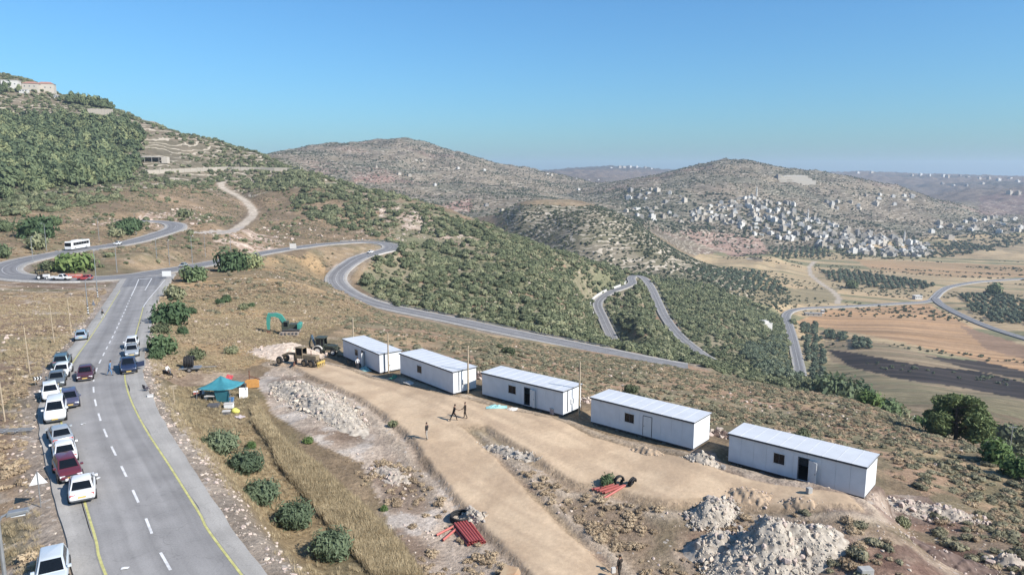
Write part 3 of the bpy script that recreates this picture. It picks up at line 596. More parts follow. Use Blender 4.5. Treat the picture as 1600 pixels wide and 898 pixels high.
def leaf_cloud(lobes, n, size, seed, aspect=1.0, out=.55, shell=.45, droop=0, ragged=.0):     # lobes: (x, y, z, rx, ry, rz)
    rng = np.random.default_rng(seed); lobes = np.array(lobes, float); w = (lobes[:, 3]*lobes[:, 4]*lobes[:, 5])**.67; li = rng.choice(len(lobes), n, p=w/w.sum())
    d = unit(n, rng); rad = shell+(1.04-shell)*rng.random(n)**.5+ragged*rng.random(n)**4; P = lobes[li, :3]+d*lobes[li, 3:]*rad[:, None]
    nrm = d*out+unit(n, rng)*(1-out)+np.array([0, 0, .15]); nrm /= np.linalg.norm(nrm, axis=1)[:, None]
    t = np.cross(nrm, unit(n, rng)); t /= np.linalg.norm(t, axis=1)[:, None]; bt = np.cross(nrm, t); t[:, 2] -= droop
    s = size*(.6+.8*rng.random(n))[:, None]
    V = np.stack([P-t*s*aspect-bt*s*.6, P+t*s*aspect-bt*s*.5, P+t*s*aspect*.8+bt*s*.6, P-t*s*aspect*.8+bt*s*.5], 1)
    return V.reshape(-1, 3), np.arange(4*n).reshape(-1, 4)
def ico_core(lobes, k, sub=1, seed=0):
    V, Q = [], []
    for i, l in enumerate(lobes):
        bm = bmesh.new(); bmesh.ops.create_icosphere(bm, subdivisions=sub, radius=1)
        vs = np.array([v.co[:] for v in bm.verts]); fs = np.array([[v.index for v in f.verts] for f in bm.faces]); bm.free()
        vs *= 1+.25*(np.random.default_rng(seed+i).random(len(vs))-.5)[:, None]
        b = sum(len(x) for x in V); V.append(np.array(l[:3])+vs*np.array(l[3:])*k); Q.append(np.c_[fs, fs[:, 2]]+b)
    return np.vstack(V), np.vstack(Q)
def lobes_round(n, seed, flat=.8, spread=.55):
    r = np.random.default_rng(seed); L = []
    for i in range(n):
        a = r.random()*6.28; d = spread*r.random()**.6; s = .38+.28*r.random()
        L.append((math.cos(a)*d, math.sin(a)*d, flat*(.42+.42*r.random()*(1-d)), s, s*(.85+.3*r.random()), s*flat))
    return L
def clump_mesh(name, lobes, n, size, seed, m, core=.8, **kw):
    V1, Q1 = leaf_cloud(lobes, n, size, seed, **kw)
    if core: V2, Q2 = ico_core(lobes, core, 1, seed); Q1 = np.vstack([Q1, Q2+len(V1)]); V1 = np.vstack([V1, V2])
    tri = Q1[:, 2] == Q1[:, 3]
    me = bpy.data.meshes.new(name); nl = np.where(tri, 3, 4); li = np.concatenate([Q1[~tri].ravel(), Q1[tri][:, :3].ravel()]); nl = np.r_[np.full((~tri).sum(), 4), np.full(tri.sum(), 3)]
    me.vertices.add(len(V1)); me.vertices.foreach_set('co', V1.astype(np.float32).ravel()); me.loops.add(len(li)); me.loops.foreach_set('vertex_index', li.astype(np.int32))
    me.polygons.add(len(nl)); me.polygons.foreach_set('loop_start', np.r_[0, np.cumsum(nl)[:-1]].astype(np.int32)); me.polygons.foreach_set('loop_total', nl.astype(np.int32)); me.update(calc_edges=True)
    me.materials.append(m); return me
MAQ = [clump_mesh('bush', lobes_round(5+i, 10+i), 230, .13, 20+i, F_MAQ, aspect=1.3) for i in range(4)]
MAQ_FAR = [clump_mesh('bush', lobes_round(3, 60+i), 26, .3, 70+i, F_FAR, core=.85) for i in range(3)]
OLV = [clump_mesh('olive_tree', [(x, y, z+.25, a, b_, c_) for x, y, z, a, b_, c_ in lobes_round(5, 80+i, .85, .5)], 170, .15, 90+i, F_OLV, aspect=1.5) for i in range(3)]
PHR = [clump_mesh('low_shrub', lobes_round(6, 110+i, .55, .6), 260, .085, 120+i, F_PHR, core=.72, aspect=1.2) for i in range(3)]
BRN = [clump_mesh('dry_shrub', lobes_round(6, 130+i, .5, .7), 230, .08, 140+i, F_BRN, core=.65, aspect=1.4) for i in range(3)]
def pine_mesh(seed, m, n=260):
    r = np.random.default_rng(seed); L = []
    for k in range(9):
        h = .32+.62*k/8; w = (.42*(1-.75*(h-.3)/.7))+.05; a = r.random()*6.28; L.append((math.cos(a)*w*.4, math.sin(a)*w*.4, h, w, w, .13))
    me = clump_mesh('pine_tree', L, n, .075, seed, m, core=.7, aspect=1.4, droop=.3)
    return me
PIN = [pine_mesh(150+i, F_DPN) for i in range(4)]
def tuft_mesh(seed, n=34, h=1.0, spread=.75):
    r = np.random.default_rng(seed); V = []; Q = []
    for i in range(n):
        a = r.random()*6.28; d = r.random()*.5; l = h*(.55+.6*r.random()); p = np.array([math.cos(a)*d, math.sin(a)*d, 0]); b = a+r.normal()*.8; t = np.array([math.cos(b)*spread*l*r.random(), math.sin(b)*spread*l*r.random(), l]); s = np.array([-math.sin(b), math.cos(b), 0])*.028
        k = len(V); V += [p-s, p+s, p+t+s*.25, p+t-s*.25]; Q.append((k, k+1, k+2, k+3))
    me = raw_mesh('grass_tuft', np.array(V), np.array(Q)); me.materials.append(F_STR); return me
TUFT = [tuft_mesh(170+i) for i in range(4)]
def proto_coll(name, meshes):
    c = bpy.data.collections.new(name)
    for i, me in enumerate(meshes): c.objects.link(bpy.data.objects.new('%s_source' % name, me))
    return c
def scatter(name, label, pts, scl, coll, nproto, seed=0, squash=(.8, 1.2)):
    r = np.random.default_rng(seed); n = len(pts)
    me = bpy.data.meshes.new(name); me.vertices.add(n); me.vertices.foreach_set('co', np.asarray(pts, np.float32).ravel())
    a = me.attributes.new('s', 'FLOAT_VECTOR', 'POINT'); s = np.asarray(scl, float)[:, None]*np.c_[.85+.3*r.random(n), .85+.3*r.random(n), squash[0]+(squash[1]-squash[0])*r.random(n)]; a.data.foreach_set('vector', s.astype(np.float32).ravel())
    a = me.attributes.new('rz', 'FLOAT', 'POINT'); a.data.foreach_set('value', (r.random(n)*6.283).astype(np.float32))
    a = me.attributes.new('k', 'INT', 'POINT'); a.data.foreach_set('value', r.integers(0, nproto, n).astype(np.int32)); me.update()
    o = link(name, me); o['kind'] = 'stuff'; o['label'] = label
    ng = bpy.data.node_groups.new(name, 'GeometryNodeTree'); ng.interface.new_socket('Geometry', in_out='INPUT', socket_type='NodeSocketGeometry'); ng.interface.new_socket('Geometry', in_out='OUTPUT', socket_type='NodeSocketGeometry')
    N, L = ng.nodes, ng.links; gi, go = N.new('NodeGroupInput'), N.new('NodeGroupOutput'); ip = N.new('GeometryNodeInstanceOnPoints'); ci = N.new('GeometryNodeCollectionInfo')
    ci.inputs['Collection'].default_value = coll; ci.inputs['Separate Children'].default_value = True; ci.inputs['Reset Children'].default_value = True
    def attr(nm, ty): k = N.new('GeometryNodeInputNamedAttribute'); k.data_type = ty; k.inputs[0].default_value = nm; return k.outputs[0]
    L.new(gi.outputs[0], ip.inputs['Points']); L.new(ci.outputs[0], ip.inputs['Instance']); ip.inputs['Pick Instance'].default_value = True
    L.new(attr('k', 'INT'), ip.inputs['Instance Index']); L.new(attr('s', 'FLOAT_VECTOR'), ip.inputs['Scale'])
    cx = N.new('ShaderNodeCombineXYZ'); L.new(attr('rz', 'FLOAT'), cx.inputs[2]); er = N.new('FunctionNodeEulerToRotation'); L.new(cx.outputs[0], er.inputs[0]); L.new(er.outputs[0], ip.inputs['Rotation'])
    L.new(ip.outputs[0], go.inputs[0]); md = o.modifiers.new('scatter', 'NODES'); md.node_group = ng; return o
def candidates(n, r0, r1, polys, px_lo=-60, px_hi=1660, clear=6.0, seed=0, mind=0):
    r = np.random.default_rng(seed); a0, a1 = math.atan((px_lo-CX)/F), math.atan((px_hi-CX)/F)
    a = a0+(a1-a0)*r.random(n); d = np.sqrt(r0**2+(r1**2-r0**2)*r.random(n)); x, y = d*np.sin(a), d*np.cos(a); z = ground(x, y)
    px, py = to_px(x, y, z); k = np.zeros(n, bool)
    for p in polys: k |= in_poly(px, py, p)
    k &= gfield(RD_ALL, x, y) > clear
    return x[k], y[k], z[k], px[k], py[k]
def seen(x, y, z, top):                      # is the top of a plant in view over the ground between?
    out = np.ones(len(x), bool)
    for t in np.linspace(.15, .97, 60):
        out &= ground(x*t, y*t) < CAMZ+(z+top-CAMZ)*t+.3
    return out
CO_MAQ, CO_FAR, CO_OLV, CO_PHR, CO_BRN, CO_PIN, CO_TUF = [proto_coll(n_, m_) for n_, m_ in (('maquis', MAQ), ('far_bush', MAQ_FAR), ('olive', OLV), ('burnet', PHR), ('brush', BRN), ('hill_pine', PIN), ('tuft', TUFT))]
def split_and_plant(name, label, cat, group, stuff_name, stuff_label, x, y, z, s, meshes, coll, seed, maxn=300, visible=None):
    d = np.hypot(x, y); px, py = to_px(x, y, z); inv = (px > 0) & (px < 1600) & (py > 0) & (py < 898)
    inv &= seen(x, y, z, s*.8) if visible is None else visible
    order = np.argsort(-(s/d)*inv); k = order[:maxn]; k = k[inv[k]]
    r = np.random.default_rng(seed)
    for i in k:
        o = link(name, meshes[r.integers(len(meshes))], loc=(x[i], y[i], z[i]-.06*s[i]), rz=r.random()*6.28); f = .85+.3*r.random(3); o.scale = (s[i]*f[0], s[i]*f[1], s[i]*f[2])
        tag(o, label(px[i], py[i]) if callable(label) else label, cat, group)
    rest = np.ones(len(x), bool); rest[k] = False
    if rest.any(): scatter(stuff_name, stuff_label, np.c_[x, y, z-.06*s][rest], s[rest], coll, len(meshes), seed)
# scrubby spur
SPUR = [[(430, 262), (560, 286), (700, 333), (860, 383), (985, 425), (1100, 445), (1240, 495), (1262, 615), (1170, 594), (960, 546), (700, 493), (610, 478), (560, 440), (575, 412), (625, 395), (600, 375), (480, 340), (440, 300)]]
x, y, z, px, py = candidates(42000, 240, 760, SPUR, 400, 1300, 5.2, 1)
dens = -.32+2.0*fbm(x/24, y/24, 301, 3)+.25*sstep(600, 800, px)-.25*(sstep(420, 380, py))
k = RNG.random(len(x)) < np.clip(dens, .04, 1)*.7; x, y, z, px, py = (a[k] for a in (x, y, z, px, py))
s = (.75+2.7*RNG.random(len(x))**2.4)*(1+.3*sstep(500, 700, np.hypot(x, y)))
split_and_plant('bush', lambda a, b: 'rounded green bush on the scrubby slope '+('just right of the hairpin bend' if a < 700 else 'above the road behind the cabins' if a < 925 else 'between and around the arms of the lower road' if a < 1045 else 'right of the lower road, above the valley'), 'bush', 'bushes on the scrubby slope beyond the bend', 'scrub', 'dense green scrub covering the slope beyond the curving road', x, y, z, s, MAQ, CO_MAQ, 3)
# left hill: pine wood and scrub
WOOD = [[(-60, 178), (60, 186), (150, 192), (212, 200), (232, 230), (235, 262), (200, 285), (60, 298), (-60, 310)]]
x, y, z, px, py = candidates(9000, 430, 980, WOOD, -80, 260, 7, 5); k = RNG.random(len(x)) < np.clip(-.25+1.8*fbm(x/45, y/45, 311, 3)-.35*sstep(205, 160, py)-.3*sstep(190, 235, px), 0, 1)*.5; x, y, z = x[k], y[k], z[k]
split_and_plant('pine_tree', lambda a, b: 'dark pine in the upper part of the wood on the left hillside' if b < 232 else 'pine in the lower part of the wood on the left hillside', 'tree', 'pines in the hillside wood', 'pine_wood', 'dark pine wood covering the left hillside', x, y, z, 5.5+8*RNG.random(len(x))**1.6, PIN, CO_PIN, 6)
HILL = [[(-60, 80), (20, 95), (120, 130), (260, 170), (440, 235), (480, 275), (440, 300), (300, 290), (230, 300), (100, 330), (-60, 345)]]
x, y, z, px, py = candidates(30000, 330, 1200, HILL, -80, 500, 5, 8); k = RNG.random(len(x)) < np.clip(1.3*fbm(x/40, y/40, 313, 3)-.2+.3*sstep(300, 360, px)+.3*sstep(190, 150, py)-.32*((px > 195) & (px < 320) & (py > 188)), 0, 1)*.7; x, y, z = x[k], y[k], z[k]
scatter('hillside_scrub', 'green scrub dotting the terraced left hill', np.c_[x, y, z-.1], 1.3+2.2*RNG.random(len(x))**2, CO_MAQ, 4, 9)
UPL = [[(-60, 300), (200, 285), (480, 275), (600, 330), (640, 372), (480, 380), (300, 405), (0, 440), (-60, 430)]]
x, y, z, px, py = candidates(9000, 210, 700, UPL, -80, 660, 7, 12); k = RNG.random(len(x)) < np.clip(1.9*fbm(x/30, y/30, 317, 3)-.72+.25*sstep(320, 290, py), 0, 1)*.6; x, y, z = x[k], y[k], z[k]
scatter('upland_scrub', 'scattered scrub on the brown ground above the upper road', np.c_[x, y, z-.1], .6+1.5*RNG.random(len(x))**2, CO_MAQ, 4, 13)
# rocky terraced hill and the far hills
x, y, z, px, py = candidates(14000, 600, 1080, [[(770, 318), (1010, 325), (1230, 430), (1240, 500), (1050, 445), (950, 420), (780, 370)]], 740, 1260, 7, 15); k = RNG.random(len(x)) < np.clip(1.2*fbm(x/40, y/40, 321, 3)-.1, 0, 1)*.75; x, y, z = x[k], y[k], z[k]
scatter('terrace_scrub', 'olive scrub on the rocky terraced hill', np.c_[x, y, z-.1], 1.0+1.3*RNG.random(len(x)), CO_FAR, 3, 16)
x, y, z, px, py = candidates(120000, 1150, 2500, [[(380, 180), (700, 205), (1000, 250), (1300, 240), (1650, 290), (1650, 372), (1500, 372), (1330, 405), (1180, 405), (1000, 350), (800, 345), (380, 300)]], 380, 1660, 5, 18)
k = RNG.random(len(x)) < np.clip(1.5*fbm(x/110, y/80, 325, 4)-.3, 0, 1)*.45; x, y, z = x[k], y[k], z[k]
scatter('far_orchards', 'olive trees dotting the far terraced hills', np.c_[x, y, z-.2], 1.3+1.5*RNG.random(len(x))**2, CO_FAR, 3, 19)
# valley groves in rows
GROVES = [([(1283, 424), (1330, 424), (1440, 440), (1470, 448), (1440, 452), (1380, 452), (1300, 440)], 7), ([(1495, 462), (1560, 458), (1600, 470), (1640, 470), (1640, 512), (1560, 505), (1520, 488)], 7), ([(1250, 506), (1278, 508), (1290, 560), (1288, 606), (1268, 610), (1256, 560)], 6),
          ([(1060, 420), (1190, 425), (1230, 455), (1140, 455)], 8), ([(1380, 380), (1500, 380), (1560, 385), (1500, 398), (1400, 398)], 10), ([(1200, 385), (1290, 385), (1300, 402), (1210, 402)], 9), ([(1290, 520), (1325, 522), (1325, 534), (1290, 530)], 5), ([(1330, 530), (1365, 532), (1365, 545), (1335, 545)], 5), ([(1150, 545), (1235, 520), (1250, 600), (1190, 590)], 5)]
gx, gy, gz = [], [], []
for gp, sp in GROVES:
    w = [hit(*p) for p in gp]; w = [p for p in w if p is not None]
    if len(w) < 3: continue
    x0, x1 = min(p.x for p in w), max(p.x for p in w); y0, y1 = min(p.y for p in w), max(p.y for p in w)
    A, B = np.meshgrid(np.arange(-900, 900, sp), np.arange(-900, 900, sp)); c, s_ = .92, -.39
    X, Y = (x0+x1)/2+A*c-B*s_+RNG.normal(size=A.shape)*.9, (y0+y1)/2+A*s_+B*c+RNG.normal(size=A.shape)*.9
    X, Y = X.ravel(), Y.ravel(); k = (X > x0) & (X < x1) & (Y > y0) & (Y < y1); X, Y = X[k], Y[k]; Z = ground(X, Y); px, py = to_px(X, Y, Z)
    k = in_poly(px, py, gp) & (gfield(RD_ALL, X, Y) > 8) & (RNG.random(len(X)) < .86); gx.append(X[k]); gy.append(Y[k]); gz.append(Z[k])
x, y, z = (np.concatenate(a) for a in (gx, gy, gz))
split_and_plant('olive_tree', lambda a, b: 'grey-green olive tree '+('in the grove inside the curving valley road at the right edge' if a > 1480 and b > 440 else 'in the grove in the far fields below the town' if b < 470 else 'in the scrub left of the straight valley road' if a < 1246 else 'in the strips right of the straight valley road'), 'tree', 'olive trees in the valley groves', 'olive_grove', 'olive groves on the valley floor', x, y, z, 2.4+1.3*RNG.random(len(x)), OLV, CO_OLV, 21)
x, y, z, px, py = candidates(9000, 420, 1500, [[(1120, 400), (1620, 385), (1640, 640), (1500, 605), (1300, 560), (1250, 500)]], 1100, 1660, 8, 22); k = (vnoise((x*.39+y*.92)/26, (x*.92-y*.39)/400, 331) > .72) & (RNG.random(len(x)) < .7); x, y, z = x[k], y[k], z[k]
scatter('hedgerow_scrub', 'lines of bushes between the valley fields', np.c_[x, y, z-.1], .9+1.2*RNG.random(len(x)), CO_FAR, 3, 23)
# low thorny shrubs on the slopes behind and right of the cabins
BACK = [[(500, 500), (600, 490), (760, 525), (1180, 594), (1330, 622), (1500, 690), (1650, 740), (1700, 905), (1560, 905), (1420, 810), (1540, 800), (1390, 750), (1380, 715), (1120, 668), (920, 625), (760, 585), (640, 555), (560, 520)], [(1180, 790), (1260, 800), (1400, 830), (1420, 905), (1290, 905), (1250, 840)]]
x, y, z, px, py = candidates(52000, 44, 260, BACK, 460, 1700, 7, 25)
k = RNG.random(len(x)) < np.clip(1.7*fbm(x/9, y/9, 341, 3)-.35+.25*sstep(1000, 1300, px), 0, 1)*.62; x, y, z = x[k], y[k], z[k]
g_ = RNG.random(len(x)) < .55+.6*(fbm(x/14, y/14, 343, 3)-.5)
s = (.3+.55*RNG.random(len(x))**2)
split_and_plant('low_shrub', lambda a, b: 'low grey-green thorny shrub on the slope '+('behind the three farthest cabins' if a < 915 else 'behind the two nearest cabins' if a < 1375 and b < 760 else 'right of the nearest cabin' if a >= 1375 else 'beside the big rock heap'), 'shrub', 'thorny shrubs behind the cabins', 'thorny_scrub', 'low thorny scrub on the slope behind the cabins', x[g_], y[g_], z[g_], s[g_]*1.15, PHR, CO_PHR, 26)
scatter('dry_brush', 'reddish dry brush on the slope behind the cabins', np.c_[x, y, z][~g_], s[~g_]*.9, CO_BRN, 3, 27)
# west field, the middle ground, the strip beside the road: low brush and dry grass
x, y, z, px, py = candidates(30000, 42, 210, [[(-60, 445), (160, 445), (170, 475), (110, 560), (60, 640), (50, 740), (90, 905), (-60, 905)], [(240, 600), (240, 480), (280, 435), (420, 405), (520, 395), (520, 450), (580, 485), (500, 520), (400, 560)], [(400, 400), (530, 395), (515, 440), (560, 480), (490, 500)]], -60, 620, 6.2, 31)
k = RNG.random(len(x)) < np.clip(1.8*fbm(x/8, y/8, 351, 3)-.55, 0, 1)*.6; x, y, z = x[k], y[k], z[k]
scatter('field_brush', 'low dry brush in the fields either side of the road', np.c_[x, y, z], .22+.42*RNG.random(len(x))**2, CO_BRN, 3, 32); 
x, y, z, px, py = candidates(90000, 38, 190, [[(-60, 445), (165, 445), (170, 475), (110, 560), (66, 640), (60, 740), (105, 905), (-60, 905)], [(232, 590), (240, 480), (280, 435), (420, 405), (520, 395), (520, 450), (580, 485), (500, 520), (440, 545), (380, 580)], [(225, 605), (330, 605), (400, 620), (440, 690), (560, 780), (640, 905), (410, 905), (330, 800), (235, 640)]], -60, 620, 5.9, 33)
k = RNG.random(len(x)) < np.clip(1.9*fbm(x/10, y/10, 361, 3)-.62+.22*(px > 200), 0, 1)*.55; x, y, z = x[k], y[k], z[k]
scatter('dry_grass', 'dry straw-coloured grass in the fields', np.c_[x, y, z-.02], (.16+.26*RNG.random(len(x))), CO_TUF, 4, 34)
# the tall straw bank beside the access track
x, y, z, px, py = candidates(110000, 40, 95, [[(380, 640), (405, 640), (440, 690), (500, 735), (560, 790), (620, 850), (660, 905), (590, 905), (540, 850), (490, 790), (440, 730), (425, 695)]], 380, 680, 5, 36)
k = RNG.random(len(x)) < .35+.7*fbm(x/3, y/3, 365, 2); x, y, z = x[k], y[k], z[k]
scatter('tall_grass', 'bank of tall straw-coloured grass beside the access track', np.c_[x, y, z-.03], (.3+.42*RNG.random(len(x))*(.5+fbm(x/4, y/4, 367, 2))), CO_TUF, 4, 37)
x, y, z, px, py = candidates(16000, 40, 110, [[(660, 720), (720, 780), (800, 860), (850, 905), (640, 905), (600, 800), (540, 720)], [(740, 700), (860, 745), (1000, 780), (1180, 800), (1240, 860), (1250, 905), (1010, 905), (880, 800)]], 500, 1300, 5, 38)
k = (RNG.random(len(x)) < np.clip(1.8*fbm(x/6, y/6, 371, 3)-.5, 0, 1)*.7) & (gfield(TD, x, y) > 1.2); x, y, z = x[k], y[k], z[k]
scatter('track_brush', 'low brush on the churned ground beside the access track', np.c_[x, y, z], .2+.38*RNG.random(len(x))**2, CO_BRN, 3, 39)

# dry tufts and thorny cushions on the brown ground above and below the upper road
x, y, z, px, py = candidates(60000, 150, 720, [[(-60, 300), (200, 285), (480, 275), (640, 330), (660, 372), (480, 380), (300, 405), (0, 440), (-60, 430)], [(250, 470), (300, 430), (420, 400), (520, 395), (520, 450), (600, 490), (520, 510), (380, 500)]], -80, 680, 6.4, 51)
k = RNG.random(len(x)) < np.clip(2.0*fbm(x/16, y/16, 395, 3)-.55, 0, 1)*.6; x, y, z = x[k], y[k], z[k]; h_ = RNG.random(len(x)) < .5
scatter('upland_cushions', 'thorny cushions on the brown ground around the upper road', np.c_[x, y, z][h_], .4+.7*RNG.random(h_.sum())**2, CO_PHR, 3, 52); scatter('upland_brush', 'dry brush on the brown ground around the upper road', np.c_[x, y, z][~h_], .4+.6*RNG.random((~h_).sum())**2, CO_BRN, 3, 53)
# ------------------------------------------------------------------ common materials
def M_(n, r, g, b, rough=.8, **k): return mat(n, tuple(C(r, g, b)), rough, **k)
PANEL = M_('white_panel', 236, 239, 242, .45, var=.06, scale=1.1); PANEL_ROOF = M_('white_roof_sheet', 212, 215, 220, .4, var=.05, scale=.8); DARKTRIM = M_('dark_steel_trim', 84, 86, 90, .6); STEEL = M_('galvanised_steel', 168, 170, 172, .45, metal=.5)
GLASS = mat('dark_glass', (.006, .008, .011), .12, var=.1, spec=.25); BLACK = mat('black_rubber', (.018, .018, .019), .75); BLOCK = M_('grey_concrete_block', 176, 174, 170); WOOD = M_('weathered_wood', 186, 164, 132, .85, var=.25, scale=4); CONC = M_('pale_concrete', 206, 200, 192, .85, var=.15, scale=1.5)
SKIN = M_('skin', 168, 122, 96, .6); RIM = mat('alloy_rim', (.35, .35, .36), .35, metal=.7); LAMPGLASS = mat('headlight_glass', (.6, .62, .64), .15, spec=.6); REDGLASS = mat('tail_light_red', (.35, .02, .02), .25); PLATE = M_('yellow_number_plate', 232, 190, 60, .5); WHITE = M_('white_paint', 236, 236, 234, .5, var=.05)
def proj_x(car, px, y=0.0, z=1.2):                     # local x on a cabin's front that falls on pixel column px
    cx, cy, cz, ca = car; c, s = math.cos(math.radians(ca)), math.sin(math.radians(ca)); t = np.linspace(-12, 0, 600)
    a, b = to_px(cx+t*c-y*s, cy+t*s+y*c, cz+z+0*t); return float(t[np.argmin(abs(a-px))])
def wall_panels(parent, axis, a0, a1, at, thick, h, openings, n):
    w = (a1-a0)/n
    for i in range(n):
        p0, p1 = a0+i*w+.006, a0+(i+1)*w-.006; mb = MB(); cuts = [p0]
        for o0, o1, z0, z1 in openings:
            if o1 > p0 and o0 < p1:
                for e in (o0, o1):
                    if p0 < e < p1: cuts.append(e)
        cuts = sorted(cuts)+[p1]
        for c0, c1 in zip(cuts, cuts[1:]):
            m = (c0+c1)/2; spans = [(0, h)]
            for o0, o1, z0, z1 in openings:
                if o0 <= m <= o1: spans = [(u, v) for u, v in ((0, z0), (z1, h)) if v-u > .01]
            for u, v in spans:
                if axis == 'x': mb.box(c0, c1, min(at, at+thick), max(at, at+thick), u, v)
                else: mb.box(min(at, at+thick), max(at, at+thick), c0, c1, u, v)
        mb.build('wall_panel', PANEL, parent)
def cabin(i, label, win=None, door=None, leaf=None, closed=False, pipe=True):
    car = CARAVANS[i]; L, W, H = 12.0, 3.55, 2.68; t = thing('prefab_cabin', label, 'cabin', car[:3], math.radians(car[3]), 'white prefab cabins in a row'); ops = []
    if win: w0, w1 = proj_x(car, win[0]), proj_x(car, win[1]); ops.append((w0, w1, 1.0, 1.95))
    if door: d0, d1 = proj_x(car, door[0]), proj_x(car, door[1]); d1 = max(d1, d0+.85); ops.append((d0, d1, .05, 2.1))
    wall_panels(t, 'x', -L, 0, 0, .07, H, ops, 10); wall_panels(t, 'x', -L, 0, W, -.07, H, [], 10)
    wall_panels(t, 'y', .075, W-.075, 0, -.07, H, [], 3); wall_panels(t, 'y', .075, W-.075, -L, .07, H, [], 3)
    MB().box(-L+.02, -.02, .02, W-.02, -.14, -.002).build('floor_slab', DARKTRIM, t)
    for yy in (.35, W-.35): MB().box(-L+.1, -.1, yy-.08, yy+.08, -.27, -.141).build('base_beam', DARKTRIM, t)
    for k in range(5):
        x = -L+.5+k*(L-1)/4
        MB().box(x-.2, x+.2, .05, .45, -.5, -.271).build('concrete_block', BLOCK, t, bevel=.015)
    n = 10; w = (L+.24)/n; sl = .012
    for k in range(n):
        x0 = -L-.12+k*w; mb = MB(); mb.box(x0, x0+w-.03, -.14, W+.12, H+.012, H+.075); mb.box(x0+w-.03, x0+w+.0, -.14, W+.12, H+.012, H+.095); mb.build('roof_panel', PANEL_ROOF, t)
    MB().box(-L-.1, .1, -.15, -.141, H-.10, H+.07).build('fascia', DARKTRIM, t); MB().box(.121, .135, -.13, W+.11, H-.04, H+.06).build('fascia', DARKTRIM, t)
    for x in (-L, 0): MB().box(x-.035 if x else -.035, x+.035 if x else .035, -.012, .03, 0, H).build('corner_post', PANEL, t) if x == 0 else None
    if win:
        fr = MB(); f = .09
        for a, b, c, d in ((w0-f, w1+f, 1.95, 1.95+f), (w0-f, w1+f, 1-f, 1.0), (w0-f, w0, 1.0, 1.95), (w1, w1+f, 1.0, 1.95)): fr.box(a, b, -.035, .05, c, d)
        wi = fr.build('window', WHITE, t); MB().box(w0, w1, .02, .035, 1.0, 1.95).build('pane', GLASS, wi); MB().box((w0+w1)/2-.02, (w0+w1)/2+.02, .0, .019, 1.0, 1.95).build('mullion', DARKTRIM, wi)
    if door:
        fr = MB()
        for a, b, c, d in ((d0-.06, d0, .05, 2.16), (d1, d1+.06, .05, 2.16), (d0, d1, 2.1, 2.16)): fr.box(a, b, -.02, .06, c, d)
        fr.build('door_frame', DARKTRIM, t)
        if closed: df = MB().box(d0+.01, d1-.01, -.03, .02, .06, 2.09).build('door', WHITE, t); MB().box(d0+.08, d0+.14, -.07, -.031, 1.0, 1.12).build('handle', STEEL, df)
        else:
            ang = leaf; M = Matrix.Translation((d1+.01, -.03, 0)) @ Matrix.Rotation(ang, 4, 'Z'); w = d1-d0
            df = MB().box(0, w, -.045, 0, .06, 2.09, M).build('door', WHITE, t); MB().box(w-.14, w-.08, -.085, -.046, 1.0, 1.12, M).build('handle', STEEL, df)
    if pipe:
        MB().tube([(.06, .85, .2), (.06, .85, H-.1)], .04).build('downpipe', DARKTRIM, t); MB().box(.001, .14, 1.45, 1.9, .9, 1.5).build('meter_box', WHITE, t)
    return t
cabin(0, 'farthest white cabin, beside the dark tractor, with its door open', (554.5, 559.5), (565, 569.5), -.9)
cabin(1, 'second farthest white cabin, with one small dark window and no door in front', (652, 659), None)
cabin(2, 'middle white cabin with a dark open doorway beside its window', (794.5, 806), (819.5, 828), -.25)
cabin(3, 'white cabin with a closed pale door, second from the nearest end of the row', (976, 990.5), (1005, 1018), closed=True, pipe=False)
cabin(4, 'nearest and largest-looking white cabin, its door standing open, at the end of the row', (1208.5, 1225.5), (1247.5, 1263.5), -.45, pipe=False)
# ------------------------------------------------------------------ poles, lamps, signs
def at(px, py): 
    p = hit(px, py); return p
def pole(px, py, h, label, lean=0, name='wooden_pole', r=.075):
    p = at(px, py); t = thing(name, label, 'pole', p, 0, 'bare wooden poles'); MB().tube([(0, 0, -.4), (lean*.5, 0, h*.5), (lean, 0, h)], [r*1.05, r*.9, r*.75], 8).build('shaft', WOOD, t)
    MB().tube([(lean-.02, 0, h), (lean, 0, h+.07)], [r*.8, r*.5], 8).build('cap', DARKTRIM, t); return t
def pole_at(pos, h, label):
    t = thing('wooden_pole', label, 'pole', pos, 0, 'bare wooden poles'); MB().tube([(0, 0, -.5), (0, 0, h*.5), (.03, 0, h)], [.11, .1, .085], 8).build('shaft', WOOD, t)
    MB().tube([(.08, 0, .4), (.09, .03, 1.5), (.2, .1, 1.2), (.25, .1, .6), (.12, .05, .35)], .025, 6).build('cable_loop', BLACK, t); return t
def cab_pt(i, x, y):
    cx, cy, cz, ca = CARAVANS[i]; c, s = math.cos(math.radians(ca)), math.sin(math.radians(ca)); return Vector((cx+x*c-y*s, cy+x*s+y*c, cz-.3))
pole_at(cab_pt(0, -12.5, 2.0), 6.0, 'pale wooden pole at the far end of the farthest cabin, behind the tractor')
pole_at(cab_pt(0, .75, 1.0), 6.1, 'pale wooden pole between the two farthest cabins')
pole_at(cab_pt(1, .9, 1.6), 6.2, 'pale wooden pole at the sunlit end of the second farthest cabin')
pole_at(cab_pt(2, .9, 1.9), 6.1, 'tallest-looking pale pole, at the sunlit end of the middle cabin')
for px, py, h, l in ((47, 584, 6.2, 'bare wooden pole in the field beside the parked blue-green car'), (85, 536, 6.0, 'bare wooden pole in the field, middle one of the three left of the road'), (112, 524, 6.0, 'bare wooden pole in the field nearest the light blue car'), (8, 658, 5.6, 'bare wooden pole at the left edge above the scrap metal')):
    pole(px, py, h, l, lean=-.15)
STRIPE = mat('black_paint', (.02, .02, .02), .6)
